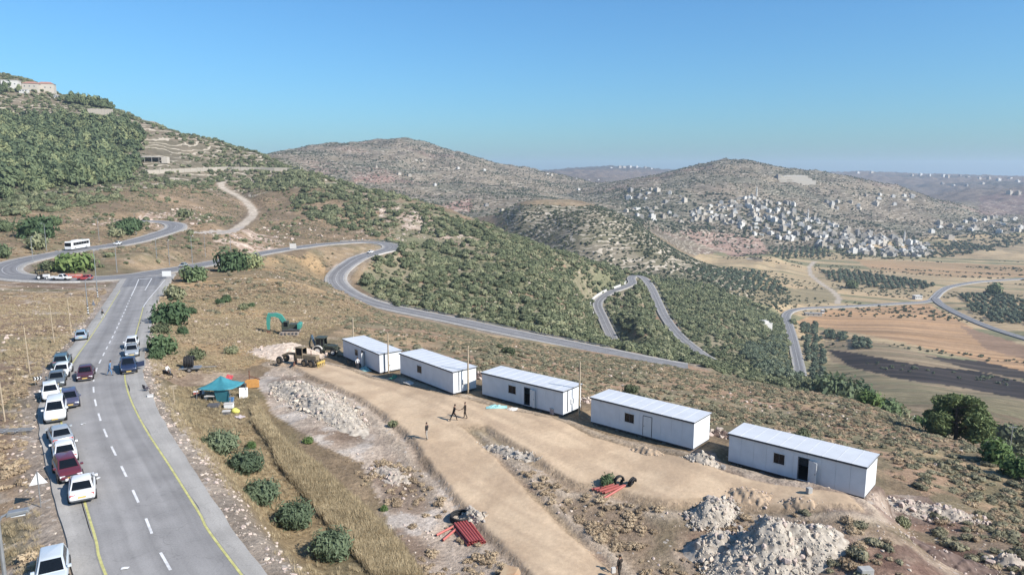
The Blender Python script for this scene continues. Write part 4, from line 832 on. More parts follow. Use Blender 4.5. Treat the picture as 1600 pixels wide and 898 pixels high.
def street_lamp(px, py, h, label, arm=1.4, rz=0, banded=False, p=None):
    p = p or at(px, py); t = thing('street_lamp', label, 'street lamp', p, rz, 'street lamps along the upper road')
    MB().tube([(0, 0, -.3), (0, 0, h*.5), (0, 0, h)], [.12, .1, .07], 8).build('pole', STEEL, t)
    MB().tube([(0, 0, h-.02), (arm*.4, 0, h+.22), (arm, 0, h+.3)], .05, 6).build('arm', STEEL, t)
    hd = MB(); hd.prism([(arm-.05, h+.2), (arm+.75, h+.28), (arm+.7, h+.4), (arm, h+.38)], -.16, .16); hd.build('lamp_head', STEEL, t, bevel=.02)
    MB().box(arm+.1, arm+.6, -.1, .1, h+.16, h+.2).build('lens', LAMPGLASS, t)
    if banded:
        for k in range(4): MB().tube([(0, 0, .1+k*.5), (0, 0, .35+k*.5)], .135, 10).build('black_band', STRIPE, t)
        for k in range(3): MB().tube([(0, 0, .36+k*.5), (0, 0, .59+k*.5)], .133, 10).build('white_band', WHITE, t)
    return t
for px, py, ty, l, rz, bd in ((153, 466, 392, 'street lamp with a banded foot just beside the junction mouth', 1.6, True), (138, 492, 437, 'street lamp with a banded foot beside the triangular warning sign', 1.6, True), (183, 426, 381, 'street lamp on the island behind the junction', -1.2, False), (95, 423, 398, 'street lamp behind the orange barriers', -1.4, False),
        (52, 411, 372, 'street lamp on the inside of the far left bend', 1.9, False), (73, 392, 350, 'street lamp left of the bus on the far verge', -1.5, False), (155, 376, 341, 'street lamp just beyond the bus', -1.5, False), (213, 368, 336, 'street lamp by the bushes inside the upper loop', -1.3, False), (245, 404, 373, 'street lamp on the scrub island, left of a pair', -1, False),
        (265, 415, 376, 'street lamp on the verge, right of a pair on the island', -1, False), (301, 414, 369, 'street lamp beside the small dark car on the upper road', -.8, False), (321, 402, 366, 'street lamp at the right end of the scrub island', -.8, False), (361, 396, 366, 'rightmost street lamp, near the rock cutting', -.7, False)):
    p = at(px, py); h = (py-ty)*math.hypot(p.y, 0)/F*1.01; street_lamp(px, py, min(max(h, 6), 12), l, rz=rz, banded=bd, p=p)
pl = Vector(PZ(-3, 816, 13.0)); street_lamp(0, 0, 13.0-float(ground(pl.x, pl.y)), 'near street lamp cut off at the lower left edge, its head over the verge', arm=.35, rz=.45, p=Vector((pl.x, pl.y, float(ground(pl.x, pl.y)))))
RED = M_('red_paint', 190, 40, 44, .5, var=.08)
def tri_sign(px, py, h, w, label, rz=0):
    p = at(px, py); t = thing('warning_sign', label, 'road sign', p, rz, 'triangular warning signs'); MB().tube([(0, 0, -.3), (0, 0, h)], .035, 8).build('post', STEEL, t)
    pr = [(-w/2, h-.86*w), (w/2, h-.86*w), (0, h)]; pl_ = MB().prism(pr, -.06, -.045).build('plate', WHITE, t, bevel=.004)
    k = .86; c = h-.575*w; pb = [(x*1.0, c+(z-c)*1.0) for x, z in pr]; ri = MB(); pin = [(x*k, c+(z-c)*k) for x, z in pr]
    for i in range(3): j = (i+1) % 3; ri.prism([pb[i], pb[j], pin[j], pin[i]], -.072, -.061)
    ri.build('red_border', RED, t); return t
tri_sign(64, 792, 2.75, 1.15, 'white triangular road sign on a post, seen from behind, beside the white sedan', rz=math.pi+.55)
tri_sign(147, 488, 2.6, 1.3, 'distant white triangular warning sign near the junction', rz=2.6)
def chevron(px, py, label):
    p = at(px, py); t = thing('chevron_sign', label, 'road sign', p, .62); t.scale = (.68, .68, .75)
    for x in (-.35, .35): MB().tube([(x, 0, -.2), (x, 0, 1.0)], .03, 6).build('leg', STEEL, t)
    MB().box(-.62, .62, -.02, .02, .95, 1.55).build('board', STRIPE, t)
    for k in range(3):
        x = -.42+k*.4; MB().prism([(x-.1, .99), (x+.05, .99), (x+.22, 1.25), (x+.05, 1.51), (x-.1, 1.51), (x+.07, 1.25)], -.032, -.021).build('arrow', WHITE, t)
chevron(60, 603, 'black board with white chevron arrows on the verge beside the parked cars')
def board_sign(px, py, w, h, leg, label, rz, m=WHITE, name='road_sign', cat='road sign'):
    p = at(px, py); t = thing(name, label, cat, p, rz)
    for x in (-w*.35, w*.35): MB().tube([(x, .05, -.3), (x, .05, leg+h*.8)], .06, 6).build('leg', STEEL, t)
    MB().box(-w/2, w/2, -.04, .03, leg, leg+h).build('board', m, t, bevel=.01); return t
board_sign(261, 437, 2.4, 1.5, 1.0, 'pale rectangular direction sign beside the junction', .15)
board_sign(458, 391, 3.2, 2.6, .8, 'large grey-white roadside sign board above the upper road', .25, CONC)
p = at(273, 631); t = thing('wooden_signpost', 'small wooden post with a crossboard beside the road, left of the blue canopy', 'signpost', p, .2)
MB().tube([(0, 0, -.2), (-.05, 0, 2.1)], .05, 7).build('post', WOOD, t); MB().box(-.45, .4, -.03, .03, 1.95, 2.15).build('crossboard', WOOD, t); MB().box(-.25, .3, -.035, .03, 1.7, 1.88).build('crossboard', WOOD, t)
# ------------------------------------------------------------------ cars
KCAR = {  # length, width, height, belt, stations (x fraction of half length, z bottom, z top, half width fraction), glasshouse (rear base, rear roof, front roof, front base)
 'sedan': (4.55, 1.78, 1.45, .92, [(-1, .42, .78, .86), (-.96, .3, .9, .94), (-.7, .24, .95, 1), (-.3, .22, .95, 1), (.3, .22, .93, 1), (.62, .24, .86, .99), (.9, .28, .74, .93), (1, .4, .6, .82)], (-.74, -.46, .14, .46)),
 'hatch': (4.0, 1.72, 1.5, .95, [(-1, .42, .85, .88), (-.96, .3, .95, .95), (-.7, .24, .97, 1), (-.2, .22, .97, 1), (.35, .22, .95, 1), (.66, .24, .88, .99), (.92, .28, .74, .93), (1, .4, .6, .82)], (-.97, -.78, .12, .52)),
 'suv': (4.6, 1.86, 1.75, 1.08, [(-1, .5, .95, .9), (-.97, .38, 1.08, .96), (-.7, .32, 1.1, 1), (0, .3, 1.1, 1), (.4, .3, 1.08, 1), (.7, .32, 1.02, .99), (.93, .36, .9, .94), (1, .5, .75, .86)], (-.97, -.86, .1, .44)),
 'van': (4.7, 1.9, 1.85, 1.1, [(-1, .5, 1.0, .94), (-.97, .36, 1.1, .98), (-.6, .3, 1.12, 1), (0, .3, 1.12, 1), (.5, .3, 1.1, 1), (.76, .32, 1.02, .99), (.94, .36, .88, .95), (1, .5, .72, .88)], (-.98, -.92, .24, .6)),
 'pickup': (5.1, 1.84, 1.75, 1.05, [(-1, .55, .98, .95), (-.97, .5, 1.04, .98), (-.5, .42, 1.04, 1), (0, .38, 1.06, 1), (.4, .38, 1.06, 1), (.7, .38, 1.0, .99), (.94, .42, .88, .95), (1, .55, .76, .88)], (-.22, -.12, .26, .48))}
CARPAINT = {}
def paint(name, r, g, b, metal=0.0):
    if name not in CARPAINT: CARPAINT[name] = mat('car_paint_'+name, tuple(C(r, g, b)), .32, metal=metal, var=.04, scale=1.0, spec=.5, coat=.6)
    return CARPAINT[name]
MESHC = {}
def cached(key, fn):
    if key not in MESHC: MESHC[key] = fn()
    return MESHC[key]
def car_body(kind):
    L, W, H, belt, st, gh = KCAR[kind]; mb = MB(); h = L/2; w = W/2; n = 10; V = []
    for fx, zb, zt, fw in st:
        a = w*fw; m = (zb+zt)/2; V += [(fx*h, y, z) for y, z in ((-a*.8, zb), (-a*.96, zb+.08), (-a, m), (-a*.97, zt-.1), (-a*.86, zt), (a*.86, zt), (a*.97, zt-.1), (a, m), (a*.96, zb+.08), (a*.8, zb))]
    F_ = [(i*n+k, (i+1)*n+k, (i+1)*n+(k+1) % n, i*n+(k+1) % n) for i in range(len(st)-1) for k in range(n)]+[tuple(range(n)), tuple((len(st)-1)*n+k for k in range(n))[::-1]]
    mb.add(V, F_)
    rb, rr, rf, fb = (v*h for v in gh); wb, wr = w*.87, w*.7; z0 = belt-.04; V = [(rb, -wb, z0), (fb, -wb, z0), (fb, wb, z0), (rb, wb, z0), (rr, -wr, H-.05), (rf, -wr, H-.05), (rf, wr, H-.05), (rr, wr, H-.05), (rr+.15, -wr*.8, H), (rf-.2, -wr*.8, H), (rf-.2, wr*.8, H), (rr+.15, wr*.8, H)]
    mb.add(V, [(0, 1, 5, 4), (1, 2, 6, 5), (2, 3, 7, 6), (3, 0, 4, 7), (4, 5, 9, 8), (5, 6, 10, 9), (6, 7, 11, 10), (7, 4, 8, 11), (8, 9, 10, 11)])
    if kind == 'pickup':
        pass
    me = mb.mesh('body', smooth=True, bevel=.05); me.set_sharp_from_angle(angle=math.radians(48)); return me, V
def quad_plate(c, k, off, split=None):
    c = [Vector(p) for p in c]; nrm = (c[1]-c[0]).cross(c[3]-c[0]).normalized(); m = sum(c, Vector())/4; ax = (c[1]-c[0]+c[2]-c[3]).normalized()
    out = []; q = [m+(p-m)*k for p in c]; parts = [(0, 1)] if not split else split
    for a, b in parts: out.append([q[0].lerp(q[1], a), q[0].lerp(q[1], b), q[3].lerp(q[2], b), q[3].lerp(q[2], a)])
    res = []
    for o in out: mb = MB(); mb.add([p+nrm*off for p in o]+[p-nrm*.02 for p in o], [(0, 1, 2, 3), (7, 6, 5, 4), (0, 4, 5, 1), (1, 5, 6, 2), (2, 6, 7, 3), (3, 7, 4, 0)]); res.append(mb)
    return res
def tyre_mesh(r, w):
    mb = MB(); pr = [(r*.6, -w*.5), (r*.9, -w*.5), (r, -w*.35), (r, w*.35), (r*.9, w*.5), (r*.6, w*.5)]; n = 18; V = []
    for i in range(n):
        a = 2*math.pi*i/n; V += [(math.cos(a)*q, y, math.sin(a)*q) for q, y in pr]
    k = len(pr); mb.add(V, [(i*k+j, i*k+(j+1) % k, ((i+1) % n)*k+(j+1) % k, ((i+1) % n)*k+j) for i in range(n) for j in range(k)]); return mb.mesh('tyre', smooth=False)
def rim_mesh(r, w):
    mb = MB(); mb.tube([(0, -w*.42, 0), (0, w*.42, 0)], r*.62, 14); mb.tube([(0, -w*.5, 0), (0, w*.5, 0)], r*.18, 8); return mb.mesh('rim')
def wheel(parent, x, y, r, w, key, mats_=(BLACK, RIM), rz=0):
    t = link('wheel', cached(('tyre', key), lambda: tyre_mesh(r, w)), mats_[0], parent, (x, y, r), rz); link('rim', cached(('rim', key), lambda: rim_mesh(r, w)), mats_[1], t); return t
def car(kind, colour, label, pos, rz, name='car', cat='car', rack=False, open_door=False, pitch=0, group=None):
    L, W, H, belt, st, gh = KCAR[kind]; t = thing(name, label, cat, pos, rz, group); t.rotation_euler = (0, pitch, rz); h = L/2; w = W/2
    bm_, V = cached(('body', kind), lambda: car_body(kind)); me = bm_.copy(); me.materials.clear(); me.materials.append(colour); link('body', me, None, t); V = [Vector(v) for v in V]
    for nm, idx in (('windscreen', (1, 2, 6, 5)), ('rear_window', (3, 0, 4, 7))):
        for mb in quad_plate([V[i] for i in idx], .86, .012): mb.build(nm, GLASS, t)
    sp = [(.03, .48), (.53, .97)] if kind != 'pickup' else [(.05, .95)]
    for idx in ((0, 1, 5, 4), (2, 3, 7, 6)):
        for mb in quad_plate([V[i] for i in idx], .84, .012, sp): mb.build('side_window', GLASS, t)
    r = .31 if kind in ('sedan', 'hatch') else .36
    for x in (-h*.62, h*.62):
        for y in (-w+.1, w-.1):
            MB().tube([(x, y-.14, r), (x, y+.14, r)], r*1.16, 16).build('wheel_arch', BLACK, t).location.z = 0.02; wheel(t, x, y*1.02, r, .22, kind)
    zf, zr = st[-2][2], st[1][2]
    for y in (-w*.66, w*.66):
        MB().box(h*.9, h*.975, y-.19, y+.19, zf-.2, zf-.06).build('headlight', LAMPGLASS, t, bevel=.02); MB().box(-h*.995, -h*.94, y-.18, y+.18, zr-.22, zr-.06).build('tail_light', REDGLASS, t, bevel=.02)
        s = math.copysign(1, y); MB().box(gh[3]*h-.38, gh[3]*h-.2, min(s*(w-.04), s*(w+.17)), max(s*(w-.04), s*(w+.17)), belt-.02, belt+.13).build('wing_mirror', colour if kind != 'suv' else DARKTRIM, t, bevel=.02)
    MB().box(h*.985, h*1.008, -.26, .26, .42, .53).build('number_plate', PLATE, t); MB().box(-h*1.012, -h*.99, -.26, .26, .56, .67).build('number_plate', PLATE, t)
    MB().box(h*.95, h*.995, -w*.5, w*.5, .55, .67).build('grille', STRIPE, t); MB().box(h*.93, h*1.0, -w*.78, w*.78, .26, .38).build('bumper', DARKTRIM, t, bevel=.02); MB().box(-h*1.0, -h*.93, -w*.8, w*.8, .3, .44).build('bumper', DARKTRIM, t, bevel=.02)
    if kind == 'pickup':
        bed = MB(); bed.box(-h+.06, -.2*h, -w*.78, w*.78, belt-.02, belt+.012); bed.build('cargo_bed', STRIPE, t)
        for y in (-w*.84, w*.84): MB().box(-h+.03, -.22*h, y-.05, y+.05, belt-.03, belt+.1).build('bed_rail', colour, t)
        MB().box(-h+.0, -h+.07, -w*.84, w*.84, belt-.05, belt+.1).build('tailgate', colour, t)
    if rack:
        for x in (-.45, .05): MB().tube([(x, -w*.66, H+.08), (x, w*.66, H+.08)], .025, 6).build('roof_bar', DARKTRIM, t)
        for y in (-w*.5, 0, w*.5): MB().tube([(-.6, y, H+.11), (.2, y, H+.11)], .02, 6).build('roof_bar', DARKTRIM, t)
    if open_door:
        M = Matrix.Translation((.28*h, w*.98, 0)) @ Matrix.Rotation(2.1, 4, 'Z'); d = MB(); d.box(0, 1.0, -.03, .03, .42, belt, M).build('open_door', colour, t)
    return t
def road_pose(px, py, R=MAIN):
    p = hit(px, py); s_ = np.r_[0, np.cumsum(np.hypot(*np.diff(R[:, :2], axis=0).T))]; i = int(np.argmin((R[:, 0]-p.x)**2+(R[:, 1]-p.y)**2)); i = min(max(i, 1), len(R)-2)
    T = R[i+1]-R[i-1]; T /= np.linalg.norm(T[:2]); off = (p.x-R[i, 0])*T[1]-(p.y-R[i, 1])*T[0]; return p, s_[i], off, math.atan2(T[1], T[0]), R[i, 2]
def on_main(s_, off):
    c = cut(MAIN, s_-1, s_+1); T = c[-1]-c[0]; T /= np.linalg.norm(T[:2]); m = c[len(c)//2] if len(c) % 2 else (c[0]+c[-1])/2
    m = (c[0]+c[-1])/2; return Vector((m[0]+T[1]*off, m[1]-T[0]*off, m[2]+.01)), math.atan2(T[1], T[0])
WHT, SIL, GRY, TEAL, LBLUE, MAR, MAR2, NAVY, VIO = paint('white', 238, 238, 238), paint('silver', 186, 192, 196, .3), paint('grey', 120, 128, 132, .3), paint('teal', 84, 116, 128, .2), paint('light_blue', 158, 186, 206, .2), paint('maroon', 116, 34, 50, .1), paint('dark_red', 92, 40, 50, .1), paint('navy', 40, 56, 92, .2), paint('violet_grey', 92, 90, 120, .2)
PSIL = paint('pale_silver', 214, 224, 230, .15)
PARK = [ # pixel, kind, colour, away from camera?, turn, label
 (128, 530, 'hatch', LBLUE, 1, .05, 'light blue hatchback parked alone on the left verge up the road'),
 (99, 571, 'suv', TEAL, 1, .04, 'blue-green estate car with roof bars at the far end of the parked line'),
 (98, 588, 'sedan', WHT, 0, -.04, 'white sedan in the parked line, between the blue-green and grey cars'),
 (89, 603, 'sedan', GRY, 0, .02, 'grey sedan in the parked line, behind the white hatchback'),
 (80, 620, 'hatch', WHT, 0, .06, 'white hatchback in the parked line, half hidden behind the white van'),
 (88, 652, 'van', WHT, 0, -.06, 'large white people carrier facing the camera in the parked line'),
 (95, 690, 'sedan', SIL, 1, .05, 'pale silver sedan seen from behind, next to the large white people carrier'),
 (102, 716, 'sedan', WHT, 1, -.03, 'white sedan seen from behind, next to the maroon hatchback'),
 (107, 746, 'hatch', MAR, 0, .05, 'maroon hatchback with bright headlights facing the camera in the parked line'),
 (130, 773, 'sedan', WHT, 1, -.10, 'white sedan seen from behind at the near end, jutting into the road'),
 (88, 903, 'hatch', PSIL, 0, -.12, 'pale silver-blue hatchback on the verge, cut off by the bottom edge'),
 (135, 590, 'sedan', MAR2, 0, 0, 'dark red sedan driving towards the camera in the left lane'),
 (207, 543, 'hatch', WHT, 0, -.04, 'white hatchback parked on the right verge, farthest of the three there'),
 (207, 555, 'sedan', SIL, 0, .03, 'silver sedan with roof bars parked on the right verge'),
 (201, 580, 'pickup', NAVY, 0, .04, 'dark blue pickup on the right verge with its door open')]
PINFO = []
for px, py, kind, colr, away, turn, lab in PARK:
    p, s_, off, a, z_ = road_pose(px, py); PINFO.append([lab, s_, off, kind]); 
    pos, a = on_main(s_, off) if abs(off) < 7.6 else (p, a)
    if px == 88 and py == 903: pos.z = float(ground(pos.x, pos.y))+.02; pos = Vector((pos.x-.2, pos.y, pos.z))
    car(kind, colr, lab, pos, a+(0 if away else math.pi)+turn, rack=lab.find('roof bars') >= 0, open_door=lab.find('door open') >= 0, name='pickup_truck' if kind == 'pickup' else 'car', cat='pickup' if kind == 'pickup' else 'car', group='cars parked along the main road' if abs(off) > 2.6 else None)
pos, a = on_main((PINFO[4][1]+PINFO[5][1])/2, -2.25); car('hatch', VIO, 'violet-grey hatchback double-parked beside the large white people carrier', pos, a+math.pi, group='cars parked along the main road')
def on_road(R, px, py, off, kind, colr, label, away, dz, name='car', cat='car'):
    s_ = near_s(R, px, py); c = cut(R, s_-2, s_+2); T = c[-1]-c[0]; T /= np.linalg.norm(T[:2]); m = (c[0]+c[-1])/2; pos = Vector((m[0]+T[1]*off, m[1]-T[0]*off, m[2]+dz))
    if kind: return car(kind, colr, label, pos, math.atan2(T[1], T[0])+(0 if away else math.pi), pitch=0, name=name, cat=cat)
    return pos, math.atan2(T[1], T[0])
on_road(UPPER, 583, 395, 1.7, 'sedan', WHT, 'white car coming round the hairpin bend', 1, .03)
on_road(UPPER, 293, 414, -1.8, 'sedan', SIL, 'small silver car with dark glass on the upper road, right of the junction', 0, .03)
on_road(UPPER, 177, 381, -1.8, 'sedan', WHT, 'small white car following the bus', 1, .03)
on_road(LOWER, 1140, 577, 1.6, 'sedan', WHT, 'lone white car on the lower road below the cabins', 1, .12)
# bus
pos, a = on_road(UPPER, 130, 390, 1.8, None, None, None, 1, .03)
t = thing('bus', 'white coach with a dark window band on the upper left bend', 'bus', pos, a)
MB().prism([(-5.8, .45), (-5.9, 1.2), (-5.75, 3.1), (-5.55, 3.25), (5.5, 3.25), (5.75, 3.05), (5.95, 1.3), (5.9, .45)], -1.25, 1.25).build('body', WHT, t, bevel=.06)
for y in (-1.262, 1.242):
    for k in range(6): MB().box(-5.2+k*1.65, -3.62+k*1.65, y, y+.02, 1.75, 2.75).build('side_window', GLASS, t)
MB().box(5.80, 5.93, -1.1, 1.1, 1.5, 2.85).build('windscreen', GLASS, t); MB().box(-5.9, -5.78, -.9, .9, 1.9, 2.8).build('rear_window', GLASS, t); MB().box(-1.5, 2.5, -.8, .8, 3.251, 3.45).build('roof_unit', WHITE, t, bevel=.05)
for x in (-3.4, 3.6):
    for y in (-1.12, 1.12): wheel(t, x, y, .5, .3, 'bus')
for y in (-.9, .9): MB().box(5.86, 5.99, y-.2, y+.2, .75, .95).build('headlight', LAMPGLASS, t)
# ------------------------------------------------------------------ machines
GREEN_M = M_('teal_machine_paint', 46, 158, 140, .45, var=.08); KHAKI = M_('dusty_olive_paint', 150, 130, 98, .7, var=.2, scale=2); DKGRN = M_('dark_green_paint', 74, 82, 70, .5, var=.15); DUSTY = M_('dusty_track_steel', 168, 150, 134, .85, var=.2); YEL = M_('worn_yellow_paint', 214, 178, 60, .6); ORANGE = M_('orange_paint', 232, 158, 44, .55); RUST = M_('rusty_steel', 120, 78, 56, .85, var=.3)
p = at(446, 522); t = thing('excavator', 'teal green crawler excavator digging beyond the pale spoil mound', 'excavator', p+Vector((.9, 0, 0)), math.pi+.12); t.scale = (.88, .95, .9)
for y in (-1.2, 1.2):
    tr = MB(); n = 24; pr = []
    for k in range(n):
        a = 2*math.pi*k/n; cx_ = 1.55 if math.cos(a) > 0 else -1.55; pr.append((cx_+.42*math.cos(a), .42+.42*math.sin(a)))
    tr.prism(pr, y-.28, y+.28); tr.build('crawler_track', DUSTY, t)
    for x in (-1.5, -.75, 0, .75, 1.5): MB().tube([(x, y-.3, .42), (x, y+.3, .42)], .26, 12).build('track_roller', DARKTRIM, t)
MB().box(-1.2, 1.2, -.95, .95, .35, .85).build('undercarriage', DARKTRIM, t); MB().tube([(0, 0, .85), (0, 0, 1.05)], .75, 20).build('turntable', DARKTRIM, t)
MB().box(-2.2, 1.3, -1.25, 1.25, 1.05, 1.3).build('deck', DARKTRIM, t, bevel=.03); MB().prism([(-2.35, 1.3), (-2.45, 2.2), (-2.2, 2.35), (-1.7, 2.35), (-1.7, 1.3)], -1.25, 1.25).build('counterweight', GREEN_M, t, bevel=.06)
MB().box(-1.69, .1, -1.22, .25, 1.3, 2.15).build('engine_cover', DKGRN, t, bevel=.05)
cb = MB().prism([(.0, 1.3), (.0, 2.95), (1.0, 2.95), (1.45, 2.3), (1.45, 1.3)], .3, 1.25).build('cab', DKGRN, t, bevel=.04)
MB().box(.2, 1.0, 1.252, 1.27, 1.9, 2.8).build('window', GLASS, cb); MB().box(.1, .9, .28, .298, 1.9, 2.8).build('window', GLASS, cb)
MB().prism([(1.06, 2.9), (1.475, 2.32), (1.475, 1.6), (1.44, 1.6), (1.44, 2.3), (1.03, 2.88)], .4, 1.15).build('windscreen', GLASS, cb)
def bar(pts, ws, y0, y1): # thick curved arm in x,z
    mb = MB(); up, dn = [], []
    for i, (x, z) in enumerate(pts):
        a = pts[max(i-1, 0)]; b = pts[min(i+1, len(pts)-1)]; d = Vector((b[0]-a[0], b[1]-a[1])).normalized(); up.append((x-d.y*ws[i], z+d.x*ws[i])); dn.append((x+d.y*ws[i], z-d.x*ws[i]))
    for i in range(len(pts)-1): mb.prism([dn[i], dn[i+1], up[i+1], up[i]], y0, y1)
    return mb
bar([(1.0, 1.6), (1.25, 2.8), (1.9, 3.75), (2.9, 4.15), (4.1, 4.0)], [.3, .38, .46, .4, .3], -.6, .0).build('boom', GREEN_M, t); bar([(4.05, 4.45), (4.3, 3.6), (4.45, 2.2), (4.4, 1.0)], [.3, .4, .32, .22], -.58, -.02).build('stick', GREEN_M, t)
MB().tube([(1.6, -.3, 2.2), (2.4, -.3, 3.7)], .09, 8).build('hydraulic_ram', STEEL, t); MB().tube([(2.6, -.3, 4.5), (4.0, -.3, 4.5)], .08, 8).build('hydraulic_ram', STEEL, t)
MB().prism([(4.1, 1.0), (4.75, 1.05), (4.85, .5), (4.5, .0), (3.9, -.1), (3.75, .15), (4.15, .3), (4.3, .6)], -.75, .15).build('bucket', RUST, t, bevel=.02)
# motor grader
p = at(473, 570); t = thing('motor_grader', 'dusty brown motor grader with a yellow rear ripper on the fresh dirt', 'grader', p, math.pi-.38); t.scale = (.8, .8, .88)
MB().box(-3.4, -.6, -.55, .55, 1.0, 1.9).build('engine_hood', KHAKI, t, bevel=.06); bar([(-.6, 1.3), (1.2, 1.75), (3.2, 1.75), (4.5, 1.2)], [.2, .2, .17, .15], -.16, .16).build('main_frame', KHAKI, t)
cb = MB(); [cb.box(x-.05, x+.05, y-.05, y+.05, 1.4, 3.0) for x in (-.5, .9) for y in (-.65, .65)]; cb.box(-.6, 1.0, -.72, .72, 2.95, 3.08); cb.box(-.55, .95, -.68, .68, 1.2, 1.75); cb = cb.build('cab', KHAKI, t)
MB().box(-.45, .85, -.66, -.64, 1.8, 2.9).build('window', GLASS, cb); MB().box(-.45, .85, .64, .66, 1.8, 2.9).build('window', GLASS, cb); MB().box(.92, .94, -.6, .6, 1.8, 2.9).build('windscreen', GLASS, cb)
for x in (-2.7, -1.15):
    for y in (-.95, .95): wheel(t, x, y, .65, .42, 'grader', (BLACK, KHAKI))
for y in (-.95, .95): wheel(t, 4.4, y, .65, .36, 'grader', (BLACK, KHAKI))
MB().tube([(4.4, -.9, .65), (4.4, .9, .65)], .12, 8).build('axle', KHAKI, t); M = Matrix.Translation((1.6, 0, .35)) @ Matrix.Rotation(.5, 4, 'Z')
MB().prism([(-.1, -.32), (.02, -.3), (.1, 0), (.06, .3), (-.06, .32), (.0, 0)], -1.8, 1.8, M).build('blade', RUST, t); MB().tube([(1.6, 0, .6), (1.6, 0, 1.6)], .28, 12).build('blade_circle', KHAKI, t)
rp_ = MB().box(-4.15, -3.9, -1.1, 1.1, .7, 1.0).build('ripper_beam', YEL, t)
for k in range(5): MB().prism([(-4.15, .7), (-3.92, .7), (-4.0, .3), (-4.2, .1), (-4.12, .4)], -1.0+k*.48, -.9+k*.48).build('ripper_tooth', YEL, t)
for y in (-.4, .4): MB().box(-3.9, -3.41, y-.08, y+.08, .75, 1.3).build('ripper_link', KHAKI, t)
MB().tube([(-2.2, .3, 1.9), (-2.2, .3, 2.7)], .07, 8).build('exhaust', RUST, t)
# backhoe loader
p = at(507, 553); t = thing('backhoe_loader', 'dark green backhoe loader parked at the far end of the cabins', 'loader', p, -.12)
MB().box(.2, 2.2, -.45, .45, .75, 1.55).build('hood', DKGRN, t, bevel=.06); cb = MB(); cb.box(-1.15, .25, -.75, .75, .7, 1.5); cb.box(-1.25, .4, -.82, .82, 2.72, 2.86)
for x in (-1.1, -.3, .2):
    for y in (-.7, .7): cb.box(x-.05, x+.05, y-.05, y+.05, 1.5, 2.72)
cb = cb.build('cab', DKGRN, t)
for y in (-.73, .72): MB().box(-1.05, -.35, y, y+.01, 1.55, 2.68).build('window', GLASS, cb); MB().box(-.25, .15, y, y+.01, 1.55, 2.68).build('window', GLASS, cb)
for y in (-.85, .85): wheel(t, -.75, y, .75, .45, 'hoe_rear', (BLACK, CONC)); wheel(t, 1.75, y*.9, .5, .32, 'hoe_front', (BLACK, CONC))
for y in (-.85, .85):
    mb = MB(); pr = []
    for k in range(9): a = math.pi*(.12+.76*k/8); pr.append((-.75+.88*math.cos(a), .75+.88*math.sin(a)))
    for k in range(9): a = math.pi*(.88-.76*k/8); pr.append((-.75+.8*math.cos(a), .75+.8*math.sin(a)))
    mb.prism(pr, y-.25, y+.25); mb.build('mudguard', CONC, t)
for y in (-.62, .62): bar([(.35, 1.5), (1.6, 1.45), (2.7, .7)], [.11, .12, .1], y-.06, y+.06).build('loader_arm', DKGRN, t)
MB().prism([(2.6, .15), (3.5, .1), (3.45, .18), (2.8, .3), (2.75, .85), (2.6, .9)], -1.1, 1.1).build('front_bucket', KHAKI, t)
bar([(-1.3, 1.0), (-1.8, 2.3), (-2.0, 3.1)], [.14, .16, .12], -.12, .12).build('backhoe_boom', M_('faded_blue_paint', 88, 118, 142, .6), t); bar([(-2.0, 3.1), (-2.45, 1.8), (-2.4, 1.1)], [.12, .12, .1], -.1, .1).build('backhoe_stick', DKGRN, t); MB().prism([(-2.6, 1.1), (-2.2, 1.1), (-2.05, .7), (-2.4, .45), (-2.75, .6)], -.3, .3).build('backhoe_bucket', KHAKI, t)
# vehicles at the junction
pos, a = on_road(UPPER, 106, 436, 2.0, None, None, None, 1, .03); car('pickup', WHT, 'white pickup truck stopped in front of the orange barriers', pos, a+.05, name='pickup_truck', cat='pickup')
pos, a = on_road(UPPER, 132, 437, 2.6, None, None, None, 1, .03); car('hatch', paint('red', 188, 44, 46), 'small red car stopped nose to nose with the white pickup', pos, a+math.pi-.1)
for i, (px, py) in enumerate(((95, 427), (106, 427.5), (117, 428))):
    pos, a = on_road(UPPER, px, py+6, -2.6-.1*i, None, None, None, 1, .03); t = thing('road_barrier', ['left orange plastic barrier behind the white pickup', 'middle orange plastic barrier behind the white pickup', 'right orange plastic barrier behind the white pickup'][i], 'barrier', pos, a+.05*(i-1), 'orange plastic barriers')
    OB = M_('orange_plastic', 222, 92, 62, .5); MB().prism([(-1.0, 0), (1.0, 0), (.95, .5), (.9, 1.05), (-.9, 1.05), (-.95, .5)], -.22, .22).build('shell', OB, t, bevel=.04); MB().box(-.85, .85, -.235, .235, .62, .78).build('white_band', WHITE, t)
pos, a = on_road(UPPER, 70, 435, 1.4, None, None, None, 1, .03); t = thing('farm_tractor', 'small white tractor with a black cab frame on the left bend', 'tractor', pos, a+.3)
MB().box(.1, 1.7, -.4, .4, .7, 1.4).build('hood', WHT, t, bevel=.06); cb = MB(); [cb.box(x-.04, x+.04, y-.04, y+.04, 1.2, 2.5) for x in (-1.1, .1) for y in (-.6, .6)]; cb.box(-1.2, .2, -.68, .68, 2.5, 2.62); cb.box(-1.15, .1, -.6, .6, .6, 1.2); cb.build('cab', STRIPE, t)
for y in (-.75, .75): wheel(t, -.7, y, .68, .38, 'tractor_rear', (BLACK, WHITE)); wheel(t, 1.35, y*.85, .42, .26, 'tractor_front', (BLACK, WHITE))
bar([(-1.1, 1.0), (-1.9, 2.0), (-2.0, 2.9)], [.1, .12, .09], -.1, .1).build('rear_arm', STRIPE, t); MB().box(1.71, 2.4, -.8, .8, .25, .7).build('front_bucket', WHITE, t)
